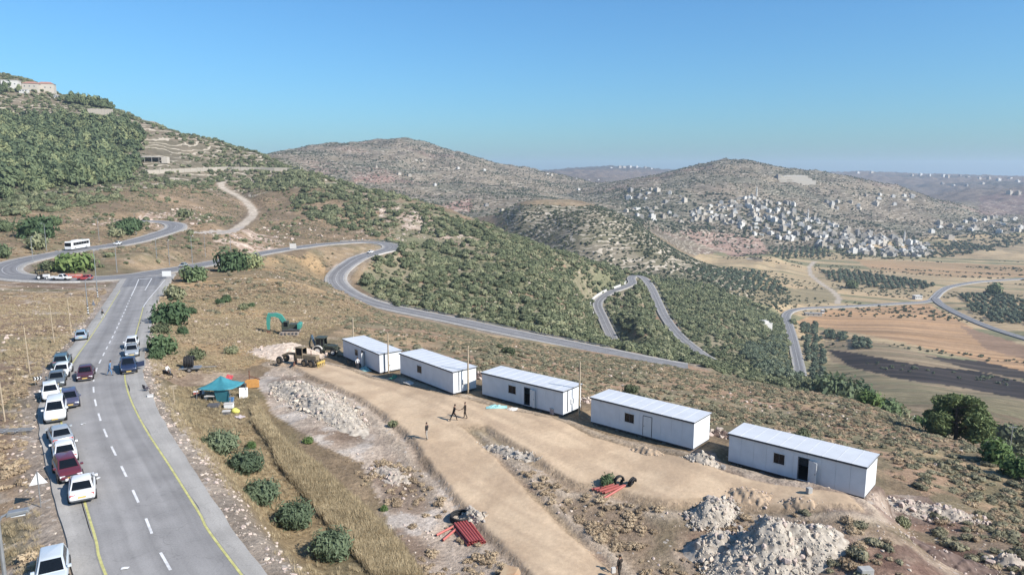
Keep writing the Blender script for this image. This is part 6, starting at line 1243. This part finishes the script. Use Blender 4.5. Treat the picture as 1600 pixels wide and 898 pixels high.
k = RNG.random(len(x)) < np.clip(2*fbm(x/9, y/5, 383, 3)-.9, 0, 1)*.7; x, y, z = x[k], y[k], z[k]; scatter('field_stones', 'pale stones lying in the fields', np.c_[x, y, z], .07+.38*RNG.random(len(x))**3, CO_CST, 6, 44)
s_ = np.r_[0, np.cumsum(np.hypot(*np.diff(MAIN[:, :2], axis=0).T))]; k = RNG.random(2600)*len(MAIN)*.75; i = k.astype(int); Nn = normals(MAIN); o_ = 5.3+RNG.random(2600)**2*1.8; sg = np.where(RNG.random(2600) < .7, 1, -1); x = MAIN[i, 0]+Nn[i, 0]*o_*sg+RNG.normal(size=2600)*.5; y = MAIN[i, 1]+Nn[i, 1]*o_*sg+RNG.normal(size=2600)*.5
scatter('verge_gravel', 'gravel along the edges of the main road', np.c_[x, y, ground(x, y)], .04+.2*RNG.random(2600)**3, CO_CST, 6, 45)

x, y, z, px, py = candidates(26000, 200, 640, [[(100, 345), (320, 322), (340, 350), (150, 358)], [(320, 365), (420, 355), (640, 330), (760, 375), (620, 380), (450, 385), (340, 398)], [(500, 445), (522, 405), (600, 383), (580, 398), (530, 432)], [(700, 390), (1000, 440), (1000, 530), (750, 480)]], 80, 1020, 5.6, 55)
k = RNG.random(len(x)) < np.clip(2*fbm(x/18, y/10, 385, 3)-.85, 0, 1)*.7; x, y, z = x[k], y[k], z[k]; scatter('outcrop_stones', 'pale rock outcrops around the upper road', np.c_[x, y, z], .25+1.1*RNG.random(len(x))**3, CO_CST, 6, 56)
# ------------------------------------------------------------------ single trees and bushes
def near_clump(name, m, seed, n=900, flat=.85, nl=9, size=.085, lift=0.0, aspect=1.5, spread=.6):
    return clump_mesh(name, [(a, b, c+lift, d, e, f) for a, b, c, d, e, f in lobes_round(nl, seed, flat, spread)], n, size, seed+1, m, core=.66, aspect=aspect, ragged=.38, shell=.4)
F_OLB = foliage('young_olive_leaves', C(84, 104, 74), C(146, 158, 116), C(112, 130, 92), 1.5)
CROWN = {'olive': [near_clump('crown', F_OLB, 500+i, 1700, .9, 14, .055, .1, 2.2, .7) for i in range(3)], 'bush': [near_clump('crown', F_BUS, 520+i, 900) for i in range(3)], 'dark': [near_clump('crown', F_DPN, 540+i, 900, .9) for i in range(3)], 'green': [near_clump('crown', F_GRN, 560+i, 900, .95) for i in range(3)], 'grey': [near_clump('crown', F_MAQ, 580+i, 800, .8) for i in range(3)], 'mound': [near_clump('crown', F_GRN, 600+i, 900, .45) for i in range(2)]}
STEM = MB().tube([(0, 0, -.2), (.04, .02, .3), (.12, .05, .65)], [.07, .06, .03], 7).tube([(.02, .01, .22), (-.14, .08, .6)], [.045, .02], 6).tube([(.03, 0, .25), (.02, -.16, .62)], [.045, .02], 6).mesh('trunk')
def plant(px, py, w, kind, label, hgt=1.25, name=None, cat=None, d=None):
    p = Vector(PD(px, py, d)) if d else at(px, py)
    if d: p.z = float(ground(p.x, p.y))
    s = w*p.y/F/2/.92; r = random.Random(px*7+py); nm = name or ('olive_shrub' if kind == 'olive' else 'bush'); t = thing(nm, label, cat or ('tree' if 'tree' in nm else 'bush'), p-Vector((0, 0, .05)), r.random()*6.28); t.scale = (s, s, s*hgt)
    link('crown', CROWN[kind][r.randrange(len(CROWN[kind]))], None, t); link('trunk', STEM, BARK, t); return t
for a in ((344, 706, 46, 'olive', 'young olive in the strip beside the road, farthest of the row of five'), (386, 737, 46, 'olive', 'young olive, second farthest of the row of five beside the road'), (407, 784, 48, 'olive', 'young olive, dark and round, middle of the row of five beside the road'), (461, 821, 52, 'olive', 'young olive, second nearest of the row of five beside the road'), (518, 870, 58, 'olive', 'young olive, nearest and largest of the row of five beside the road'),
    (392, 700, 15, 'green', 'small bright green sapling between the two farthest young olives'), (482, 692, 15, 'green', 'small green sapling on bare ground right of the straw bank'), (947, 756, 26, 'bush', 'round green bush beside the fan of pale red pipes'), (600, 797, 12, 'green', 'tiny green tuft on the stony ground above the red pipes'),
    (264, 506, 52, 'bush', 'large dark green bush beside the right shoulder of the main road'), (285, 523, 20, 'bush', 'small upright bush just right of the large roadside bush'), (256, 553, 46, 'bush', 'broad bush beside the three cars on the right verge'), (276, 468, 34, 'grey', 'round bush on the verge just below the junction'), (303, 440, 38, 'bush', 'green bush on the slope below the pale direction sign'),
    (364, 424, 50, 'bush', 'leafy green bush left of the dark round tree by the upper road'), (392, 420, 36, 'dark', 'dark round tree on the near side of the upper road'), (344, 475, 14, 'bush', 'small upright bush, left of a pair on the golden grass'), (354, 472, 18, 'bush', 'small spreading bush, right of a pair on the golden grass'), (300, 490, 16, 'bush', 'little double bush on the golden grass near the roadside bushes'), (381, 484, 17, 'grey', 'grey-green bush on the golden grass, left of a small green one'), (393, 480, 11, 'bush', 'small green bush on the golden grass, right of a grey one'),
    (362, 553, 22, 'grey', 'scrubby bush at the edge of the cream spoil mound'), (310, 560, 26, 'grey', 'grey-green bush behind the pipe trailer'), (244, 560, 26, 'bush', 'low round bush at the road edge above the dark blue pickup'), (250, 520, 26, 'grey', 'greyish bush between the roadside shoulder and the large bush'),
    (60, 372, 50, 'bush', 'big leafy tree above the far left bend'), (88, 352, 22, 'bush', 'smaller tree behind the big one above the far left bend'), (52, 388, 34, 'grey', 'grey bush at the foot of the big tree above the far left bend'), (195, 365, 34, 'bush', 'dark bush inside the upper loop of road'), (211, 358, 26, 'bush', 'upright bush at the right of the group inside the upper loop'), (182, 370, 22, 'grey', 'grey bush at the left of the group inside the upper loop'), (120, 419, 58, 'mound', 'bright green mound of bushes inside the bend, in front of the bus'), (80, 424, 26, 'grey', 'pale bush on the kerbed island behind the tractor'), (290, 340, 22, 'grey', 'bush by the rock cutting above the parking lay-by'), (4, 402, 26, 'dark', 'dark tree at the left edge above the bend'), (4, 362, 24, 'dark', 'dark tree at the left edge, higher on the slope'), (6, 310, 26, 'dark', 'dark tree at the left edge below the wood'), (56, 300, 26, 'dark', 'dark tree on bare ground below the hillside wood'),
    (796, 555, 22, 'grey', 'dark bush on the slope behind the middle cabin'), (782, 545, 14, 'grey', 'small bush on the slope below the road, behind the second farthest cabin'), (987, 614, 22, 'grey', 'grey-green bush just behind the closed-door cabin'), (1250, 685, 26, 'grey', 'low bush on the slope behind the nearest cabin'), (615, 665, 16, 'grey', 'thorny tuft on top of the long rubble bank'), (1268, 862, 26, 'grey', 'green-grey bush at the right foot of the big rock heap'), (1412, 822, 26, 'grey', 'dark thorny bush at the end of the gravel right of the nearest cabin')):
    plant(*a)
for a in ((1355, 668, 34, 'green', 'bright yellow-green bush on the slope edge left of the big pine', 150), (1382, 662, 44, 'bush', 'dark green tree on the slope edge left of the big pine', 170), (1300, 628, 70, 'dark', 'dark spreading tree at the top of the slope edge behind the nearest cabin', 300), (1342, 618, 54, 'bush', 'green tree right of the dark spreading tree beyond the slope edge', 320), (1268, 618, 36, 'grey', 'grey-green tree at the end of the straight valley road', 330), (1400, 650, 40, 'grey', 'grey tree below the slope edge near the terraced plots', 260),
    (1556, 722, 52, 'green', 'bright yellow-green young tree right of the big pine', 0), (1592, 745, 46, 'green', 'bright green tree at the right edge below the big pine', 0), (1592, 700, 60, 'grey', 'grey-green tree at the right edge beside the big pine', 0), (1440, 660, 34, 'green', 'pale green bush in front of the terraced plots', 200), (1553, 690, 40, 'dark', 'dark bush just right of the big pine', 0), (1598, 660, 40, 'grey', 'tree at the right edge above the others', 190), (1562, 655, 34, 'grey', 'grey tree behind the right side of the big pine', 190)):
    plant(a[0], a[1], a[2], a[3], a[4], 1.15, name='tree', cat='tree', d=a[5])
plant(1330, 450, 18, 'dark', 'lone dark tree standing in the far olive grove', 1.2, 'tree', 'tree'); plant(1553, 460, 24, 'dark', 'lone dark tree beside the curving valley road', 1.2, 'tree', 'tree')
# the big pine
pp = Vector(PD(1492, 692, 113)); pp.z = float(ground(pp.x, pp.y)); t = thing('pine_tree', 'big round-crowned pine on the slope right of the nearest cabin', 'tree', pp-Vector((0, 0, .2)), .4); r_ = np.random.default_rng(77); L = []
for k in range(34):
    a = r_.random()*6.28; hgt = .18+.8*r_.random(); w = math.sin(math.pi*min(1, .22+.72*hgt))*1.0; d = w*(.35+.65*r_.random()**.5)*.78; q = .17+.15*r_.random(); L.append((math.cos(a)*d, math.sin(a)*d, hgt*1.55, q*1.25, q*1.2, q*.75))
S_ = 5.4
V, Q = leaf_cloud([tuple(np.array(l)*S_) for l in L], 9000, .15, 78, aspect=2.2, out=.35, shell=.35); me = raw_mesh('crown', V, Q); me.materials.append(F_PIN); link('crown', me, None, t)
V, Q = ico_core([tuple(np.array(l)*S_) for l in L], .55, 1, 9); me = raw_mesh('inner_foliage', V, Q[:, :3]); me.materials.append(F_PIN); link('inner_foliage', me, None, t)
tk = MB().tube([(0, 0, -.5), (.1, .05, 2.5), (-.1, .2, 5), (.1, .2, 7.6)], [.34, .27, .18, .06], 9)
for k in range(12):
    a = k*2.4; z = 1.6+k*.45; tk.tube([(0, .1, z), (math.cos(a)*1.6, math.sin(a)*1.6, z+.7), (math.cos(a)*3.0, math.sin(a)*3.0, z+1.3)], [.11, .07, .03], 6)
tk.build('trunk', BARK, t)
# ------------------------------------------------------------------ the town, farms and distant buildings
HM = [M_('town_white', 222, 217, 208, .85, var=.06), M_('town_cream', 204, 192, 174, .85, var=.08), M_('town_grey', 158, 154, 148, .85, var=.1), M_('town_stone', 184, 172, 154, .85, var=.1)]; WINM = mat('window_dark', (.03, .035, .045), .3)
def house_proto(i):
    r = random.Random(900+i); w, d, fl = 8+r.random()*6, 8+r.random()*5, r.choice([1, 1, 2, 2, 2, 3]); h = fl*3.2; mb = MB(); mb.box(-w/2, w/2, -d/2, d/2, -5, h)
    for x0, x1, y0, y1 in ((-w/2, w/2, -d/2-.15, -d/2), (-w/2, w/2, d/2, d/2+.15), (-w/2-.15, -w/2, -d/2-.15, d/2+.15), (w/2, w/2+.15, -d/2-.15, d/2+.15)): mb.box(x0, x1, y0, y1, h-.5, h+.7)
    if r.random() < .7: mb.box(-w/4, w/4, -d/4, d/3, h, h+2.7)
    if r.random() < .5: mb.box(-w/2, -w/2+2.2, -d/2-1.2, -d/2-.16, 3.0, h-.6)
    mb.tube([(w*.3, d*.3, h), (w*.3, d*.3, h+1.6)], .7, 8); wins = []
    for f in range(fl):
        for k in range(3):
            x = -w/2+w*(k+.7)/3.4; wins.append(MB().box(x-.6, x+.6, -d/2-.08, -d/2+.05, f*3.2+1.0, f*3.2+2.4))
            if k < 2: y = -d/2+d*(k+.8)/2.6; wins.append(MB().box(w/2-.05, w/2+.08, y-.6, y+.6, f*3.2+1.0, f*3.2+2.4))
    return mb.mesh('house'), [m.mesh('window') for m in wins]
HP = []
for i in range(12):
    me, wi = house_proto(i); vs = []
    for m in HM: c = me.copy(); c.materials.append(m); vs.append(c)
    for w_ in wi: w_.materials.append(WINM)
    HP.append((vs, wi))
HR = np.random.default_rng(33)
CO_HSE = proto_coll('town_house', [v[0][i % 4] for i, v in enumerate(HP)])
def house(p, rz, label, group, windows=True, s=1.0, cat='house', name='house', k=None):
    k = int(HR.integers(12)) if k is None else k; o = link(name, HP[k][0][int(HR.choice(4, p=[.34, .26, .2, .2]))], None, None, p, rz); o.scale = (s, s, s); tag(o, label, cat, group)
    if windows:
        for w_ in HP[k][1]: link('window', w_, None, o)
    return o
def town(polys, n, seed, label, group, mind=9, windows=False, smin=.6, smax=1.05, r0=1150, r1=2300, keep=190):
    r = np.random.default_rng(seed); x, y, z, px, py = candidates(60000, r0, r1, polys, 900, 1640, 3, seed); k = r.permutation(len(x)); got = []
    for i in k:
        if len(got) >= n: break
        if all((x[i]-x[j])**2+(y[i]-y[j])**2 > mind**2 for j in got): got.append(i)
    objs, rest = got[:keep], got[keep:]
    if rest: scatter('town_outskirts', 'small pale houses filling the gaps of the hillside town', np.array([(x[i], y[i], z[i]) for i in rest]), np.full(len(rest), .7), CO_HSE, 12, seed, (.9, 1.1))
    for i in objs: house(Vector((x[i], y[i], z[i])), .35+r.normal()*.35, label, group, windows, smin+(smax-smin)*r.random())
town([[(1120, 318), (1180, 305), (1230, 330), (1290, 345), (1330, 358), (1400, 372), (1462, 388), (1450, 402), (1390, 402), (1320, 397), (1250, 378), (1190, 372), (1130, 350), (1085, 345), (1080, 330)]], 290, 61, 'pale flat-roofed house in the dense middle of the hillside town', 'houses in the dense part of the town', 8)
town([[(970, 300), (1040, 295), (1085, 318), (1090, 345), (1030, 360), (1000, 345), (972, 330)]], 34, 62, 'pale house in the scattered left end of the hillside town', 'houses at the left end of the town', 14)
town([[(1440, 345), (1590, 338), (1600, 368), (1500, 380), (1460, 372)]], 34, 63, 'pale house in the scattered right end of the town beside the valley', 'houses at the right end of the town', 18)
town([[(1280, 318), (1310, 312), (1430, 305), (1440, 318), (1350, 325), (1310, 335)], [(1215, 318), (1262, 320), (1260, 332), (1215, 330)]], 24, 64, 'pale house higher up the hill above the dense town', 'houses above the town', 14)
x, y, z, px, py = candidates(16000, 1150, 2000, [[(960, 295), (1120, 300), (1230, 320), (1460, 370), (1600, 345), (1600, 385), (1460, 405), (1300, 405), (1180, 375), (1000, 360)]], 940, 1640, 3, 68); k = RNG.random(len(x)) < np.clip(1.6*fbm(x/60, y/60, 391, 3)-.3, 0, 1)*.5; x, y, z = x[k], y[k], z[k]
scatter('town_trees', 'trees between the houses of the hillside town', np.c_[x, y, z-.2], 2.0+2.2*RNG.random(len(x)), CO_FAR, 3, 69)
def minaret(px, py, h, label):
    p = at(px, py); t = thing('minaret', label, 'tower', p, 0); MB().tube([(0, 0, -3), (0, 0, h*.72)], [2.0, 1.7], 8).build('shaft', HM[0], t); MB().tube([(0, 0, h*.72), (0, 0, h*.75)], 2.6, 10).build('balcony', HM[1], t); MB().tube([(0, 0, h*.75), (0, 0, h*.9)], 1.2, 8).build('upper_shaft', HM[0], t); MB().tube([(0, 0, h*.9), (0, 0, h)], [1.3, .1], 8).build('spire', HM[2], t)
minaret(1412, 381, 27, 'slender white minaret in the lower right of the town'); minaret(1262, 345, 26, 'slender white minaret in the upper middle of the town'); minaret(1182, 306, 22, 'pale tower at the top left of the dense town')
# compound of long walls on the town hill
p = at(1246, 286); t = thing('hill_compound', 'pale terraced compound with long walls high above the town', 'building', p, .06)
for k, (w, z, y) in enumerate(((95, 0, 0), (88, 6, 14), (80, 12, 28))): MB().box(-w/2, w/2, y, y+2, -6, z+6).build('terrace_wall', HM[1], t)
MB().box(-42, -34, 20, 34, -6, 22).build('tower', HM[3], t); MB().box(-20, 34, 32, 44, -6, 19).build('hall', HM[0], t)
lone = [(650, 251), (660, 252), (588, 262), (624, 273), (640, 275), (757, 268), (716, 264), (760, 322), (785, 331), (855, 272), (862, 275), (900, 280), (920, 281), (935, 281), (904, 297), (680, 290), (1045, 268), (1353, 306), (1375, 305)]
for px, py in lone: house(at(px, py), .4, 'isolated pale house on the far terraced hills', 'lone houses on the far hills', False, .6)
for px, py, s in ((955, 263, 1.2), (968, 262, 1.5), (975, 262, 1.8), (985, 262, 1.6), (995, 262, 1.4), (1008, 263, 1.5), (1018, 264, 1.2), (1340, 271, 1.4), (1362, 270, 1.8), (1425, 275, 1.5), (1438, 274, 1.6), (1452, 275, 1.4), (1474, 276, 1.6), (1480, 277, 1.8), (1500, 275, 1.5), (1512, 277, 1.6), (1530, 280, 1.5), (1545, 280, 1.7), (1560, 282, 1.5), (1578, 279, 1.6), (1590, 284, 1.8), (1472, 288, 1.2), (1490, 290, 1.2), (1510, 291, 1.3), (1535, 288, 1.3)):
    p = at(px, py)
    if p: house(p, .3, 'tiny white building on the hazy far ridge', 'buildings on the far ridge', False, s*1.0, 'building', 'building')
for px, py in ((1577, 303), (1590, 304)): house(at(px, py), .3, 'pale tower block on the reddish hill at the right edge', 'tower blocks at the right edge', False, 1.5, 'building', 'building', k=3)
# houses on the left hilltop
def gable_house(px, py, w, d, h, label, wallm, roofm, rz, flat=False):
    p = at(px, py); t = thing('hilltop_house', label, 'house', p, rz); MB().box(-w/2, w/2, -d/2, d/2, -3, h).build('wall', wallm, t)
    if flat: MB().box(-w/2-.3, w/2+.3, -d/2-.3, d/2+.3, h+.002, h+.5).build('roof', roofm, t)
    else: MB().add([(-w/2-.5, -d/2-.5, h-.1), (w/2+.5, -d/2-.5, h-.1), (w/2+.5, d/2+.5, h-.1), (-w/2-.5, d/2+.5, h-.1), (-w/4, 0, h+2.6), (w/4, 0, h+2.6)], [(0, 1, 5, 4), (1, 2, 5), (2, 3, 4, 5), (3, 0, 4), (3, 2, 1, 0)]).build('roof', roofm, t)
    for k in range(3):
        x = -w/2+w*(k+.6)/3.2; a = MB().box(x-.7, x+.7, -d/2-.1, -d/2+.05, h*.45, h*.45+1.5).build('window', WHITE, t); MB().box(x-.58, x+.58, -d/2-.13, -d/2-.101, h*.45+.1, h*.45+1.4).build('pane', WINM, a)
TILE = M_('terracotta_roof', 186, 128, 108, .8, var=.15)
gable_house(18, 138, 17, 11, 8, 'white two-storey house at the left end of the hilltop', HM[0], HM[0], .3, True); gable_house(50, 141, 16, 12, 7, 'cream hilltop house with a terracotta roof, left of two joined', HM[1], TILE, .2); gable_house(73, 144, 18, 12, 9, 'taller cream hilltop house with a terracotta roof, right of two joined', HM[1], TILE, .35); gable_house(38, 145, 9, 5, 3, 'low white annex between the hilltop houses', HM[0], HM[0], .2, True); gable_house(90, 154, 6, 4, 3, 'small white shed right of the hilltop houses', HM[0], HM[0], .2, True)
w0, w1 = at(137, 176), at(177, 181); d = (w1-w0); t = thing('retaining_wall', 'cream stone retaining wall below the row of hilltop pines', 'wall', w0, math.atan2(d.y, d.x)); nn = 9
for k in range(nn): MB().box(k*d.length/nn, (k+1)*d.length/nn-.08, -.6, .6, -3, 4.2+.25*(k % 2)).build('wall_panel', HM[3], t)
for i in range(15):
    px = 107+i*4.8+HR.normal()*1; p = at(px, 163+max(0, (px-120)*.2)); o = link('hilltop_pine', PIN[i % 4], None, None, p, HR.random()*6); s = 9+HR.random()*5; o.scale = (s*.8, s*.8, s); tag(o, 'dark pine in the row along the hilltop skyline above the cream wall', 'tree', 'pines on the hilltop skyline')
for px, py, s in ((8, 136, 12), (16, 131, 11), (2, 139, 10), (30, 136, 9), (95, 150, 7), (197, 178, 6), (240, 192, 6)): o = link('hilltop_pine', PIN[int(HR.integers(4))], None, None, at(px, py+9), HR.random()*6); o.scale = (s*.7, s*.7, s); tag(o, 'dark tree on the skyline around the hilltop houses', 'tree', 'trees around the hilltop houses')
t = thing('open_shed', 'long low shed with a white roof on the left hillside terraces', 'shed', at(229, 252), .1); MB().box(-14, 14, -5, 5, 3.6, 4.1).build('roof', HM[0], t)
for x in (-13, -6.5, 0, 6.5, 13): MB().box(x-.2, x+.2, -4.8, -4.4, -2, 3.6).build('post', HM[2], t)
MB().box(-13.5, 13.5, 4.2, 4.6, -2, 3.6).build('back_wall', HM[3], t); MB().box(15, 20, -4, 3, -2, 4).build('side_room', HM[1], t)
for px0, py0, px1, py1, h, l in ((230, 272, 345, 266, 3.5, 'long pale stone terrace wall at the foot of the left hill'), (345, 266, 470, 268, 3.5, 'pale stone terrace wall leading to the skyline of the spur')):
    w = [at(px0+(px1-px0)*k/12, py0+(py1-py0)*k/12) for k in range(13)]; t = thing('terrace_wall', l, 'wall', w[0])
    for a, b in zip(w, w[1:]):
        e = b-a
        if e.length > 60: continue
        M = Matrix.Translation(a-w[0]) @ Matrix.Rotation(math.atan2(e.y, e.x), 4, 'Z'); MB().box(0, e.length-.15, -.6, .6, -3, h, M).build('wall_section', HM[3], t)
# farm things in the valley
gable_house(1433, 467, 9, 6, 4, 'white flat-roofed farm shed beside the valley road bend', HM[0], HM[0], .1, True); gable_house(1270, 493, 17, 6, 2.6, 'low stone farm shed at the bend of the straight valley road', HM[3], HM[2], -.1, True); gable_house(1285, 489, 3, 3, 3, 'tiny white hut right of the low stone farm shed', HM[0], HM[0], .1, True)
t = thing('garden_pavilion', 'small white garden pavilion among trees beyond the slope edge', 'pavilion', Vector(PD(1313, 624, 305)), .3); t.location.z = float(ground(t.location.x, t.location.y))
MB().add([(-2, -2, 2.4), (2, -2, 2.4), (2, 2, 2.4), (-2, 2, 2.4), (0, 0, 3.6)], [(0, 1, 4), (1, 2, 4), (2, 3, 4), (3, 0, 4), (3, 2, 1, 0)]).build('roof', HM[0], t)
for x in (-1.7, 1.7):
    for y in (-1.7, 1.7): MB().box(x-.12, x+.12, y-.12, y+.12, -1, 2.39).build('post', HM[0], t)
for k, (px, py) in enumerate(((1190, 508), (1195, 512))): house(at(px, py), .3, ['left white cottage roof showing in the scrub left of the valley road', 'right white cottage roof showing in the scrub left of the valley road'][k], None, False, .7)
for i, (px, py, l) in enumerate(((1346, 640, 'short pale fence rail left of the terraced plots'), (1428, 648, 'short pale fence rail right of the terraced plots'))):
    p = Vector(PD(px, py, 260)); p.z = float(ground(p.x, p.y)); t = thing('fence_rail', l, 'fence', p, .9); MB().box(-2.5, 2.5, -.1, .1, 1.2, 1.6).build('rail', HM[0], t)
    for x in (-2.2, 0, 2.2): MB().box(x-.1, x+.1, -.1, .1, -.5, 1.2).build('post', HM[0], t)
p = Vector(PD(1583, 662, 190)); p.z = float(ground(p.x, p.y)); t = thing('utility_pole', 'thin grey utility pole among the trees at the right edge', 'pole', p); MB().tube([(0, 0, -1), (0, 0, 9)], [.16, .1], 8).build('shaft', STEEL, t); MB().box(-1.1, 1.1, -.06, .06, 8.2, 8.4).build('crossarm', STEEL, t)
# ------------------------------------------------------------------ guard rails, retaining wall, barrier, junction asphalt, litter
def rail(name, label, R, s0, s1, off, top=.75, step=4.0, m=STEEL, dz=0):
    c = cut(R, s0, s1); Nn = normals(c); P = [Vector((c[i, 0]+Nn[i, 0]*off, c[i, 1]+Nn[i, 1]*off, c[i, 2]+dz)) for i in range(len(c))]; t = thing(name, label, 'guard rail', P[0]); b = MB(); V, Fs = [], []
    for q in P:
        w = q-P[0]; V += [(w.x, w.y, w.z+top-.32), (w.x, w.y, w.z+top)]
    b.add(V, [(2*i, 2*i+2, 2*i+3, 2*i+1) for i in range(len(P)-1)]); o = b.build('rail', m, t); o.modifiers.new('thick', 'SOLIDIFY').thickness = .08
    k = max(1, int(step/(length(c)/max(1, len(c)-1)))); pm_ = cached('railpost', lambda: MB().box(-.07, .07, -.07, .07, -.9, .62).mesh('post'))
    for q in P[::k]: link('post', pm_, STEEL, t, q-P[0])
    return t
sA, sB, sC, sD = near_s(UPPER, 540, 379), near_s(UPPER, 612, 385), near_s(UPPER, 562, 402), near_s(UPPER, 700, 498)
rail('guard_rail', 'steel guard rail round the outside of the hairpin bend', UPPER, sA, sC, -5.0); rail('guard_rail', 'steel guard rail on the far side of the road below the hairpin', UPPER, near_s(UPPER, 560, 466), near_s(UPPER, 800, 519), -5.0); rail('guard_rail', 'steel guard rail on the far side of the road behind the cabins', UPPER, near_s(UPPER, 802, 519), LU-30, -5.0)
c = cut(UPPER, sB-4, near_s(UPPER, 575, 398)); Nn = normals(c); V = []; t = thing('retaining_wall', 'pale concrete retaining wall under the hairpin bend', 'wall', tuple(c[0])); 
for i in range(len(c)-1):
    q = [Vector((c[j, 0]+Nn[j, 0]*o_, c[j, 1]+Nn[j, 1]*o_, c[j, 2]))-Vector(c[0]) for j in (i, i+1) for o_ in (-5.5, -6.1)]; MB().add([(v.x, v.y, v.z+z) for z in (-7, .25) for v in q], [(0, 2, 3, 1), (4, 5, 7, 6), (0, 4, 6, 2), (1, 3, 7, 5), (0, 1, 5, 4), (2, 6, 7, 3)]).build('wall_panel', CONC, t)
c = cut(LOWER, near_s(LOWER, 940, 490), near_s(LOWER, 988, 440)); Nn = normals(c); t = thing('concrete_barrier', 'white concrete barrier along the outside of the lower road bend', 'barrier', tuple(c[0]))
for i in range(0, len(c)-2, 2):
    q = [Vector((c[j, 0]+Nn[j, 0]*o_, c[j, 1]+Nn[j, 1]*o_, c[j, 2]))-Vector(c[0]) for j in (i, i+2) for o_ in (-5.0, -5.6)]; MB().add([(v.x, v.y, v.z+z) for z in (-1, 1.1) for v in q], [(0, 2, 3, 1), (4, 5, 7, 6), (0, 4, 6, 2), (1, 3, 7, 5), (0, 1, 5, 4), (2, 6, 7, 3)]).build('barrier_block', HM[0], t)
rail('guard_rail', 'steel guard rail along the right branch of the lower road', LOWER, near_s(LOWER, 1010, 437), near_s(LOWER, 1055, 515), -4.9, dz=.1); rail('guard_rail', 'steel guard rail on the inside of the left lower road branch', LOWER, 8, near_s(LOWER, 936, 480), 4.6, dz=.1)
e = cut(MAIN, LM-26, LM-4); ribbon('asphalt_patch', e, -3.2, np.linspace(5.0, 7.2, len(e)), .006, ASPH2, road_main)
for px, py, l in ((130, 662, 'white paper scrap on the road beside the large white people carrier'), (195, 887, 'tiny white scrap on the asphalt near the bottom edge'), (152, 747, 'pale scrap on the road beside the maroon hatchback')): 
    p = Vector(PZ(px, py, 3.05)); o = MB().add([(-.22, -.1, 0), (.2, -.13, .03), (.25, .1, .01), (-.05, .07, .06), (-.2, .12, .02)], [(0, 1, 3), (1, 2, 3), (0, 3, 4)]).build('paper_scrap', WHITE, loc=p, rz=px); o.modifiers.new('thick', 'SOLIDIFY').thickness = .01; tag(o, l, 'litter')
# kerb on the inside of the junction corner
e = cut(UPPER, sj-70, sj-14); ribbon('kerb', e, 5.25, 5.5, .14, CONC, skirt=.4, kind='structure')
# ------------------------------------------------------------------ haze: one closed box of even air round the whole place
hz = bpy.data.materials.new('haze_air'); hz.use_nodes = True; hz.node_tree.nodes.clear()
_pv = hz.node_tree.nodes.new('ShaderNodeVolumePrincipled'); _ho = hz.node_tree.nodes.new('ShaderNodeOutputMaterial')
_pv.inputs['Color'].default_value = (.58, .71, .88, 1); _pv.inputs['Density'].default_value = 8.5e-5; _pv.inputs['Anisotropy'].default_value = .1
hz.node_tree.links.new(_pv.outputs[0], _ho.inputs['Volume'])
_zmin = float(GZ.min())-6; _zmax = float(GZ.max())+40
haze = MB().box(-8500, 8500, -60, 11500, _zmin, _zmax).build('haze', hz); haze['kind'] = 'stuff'
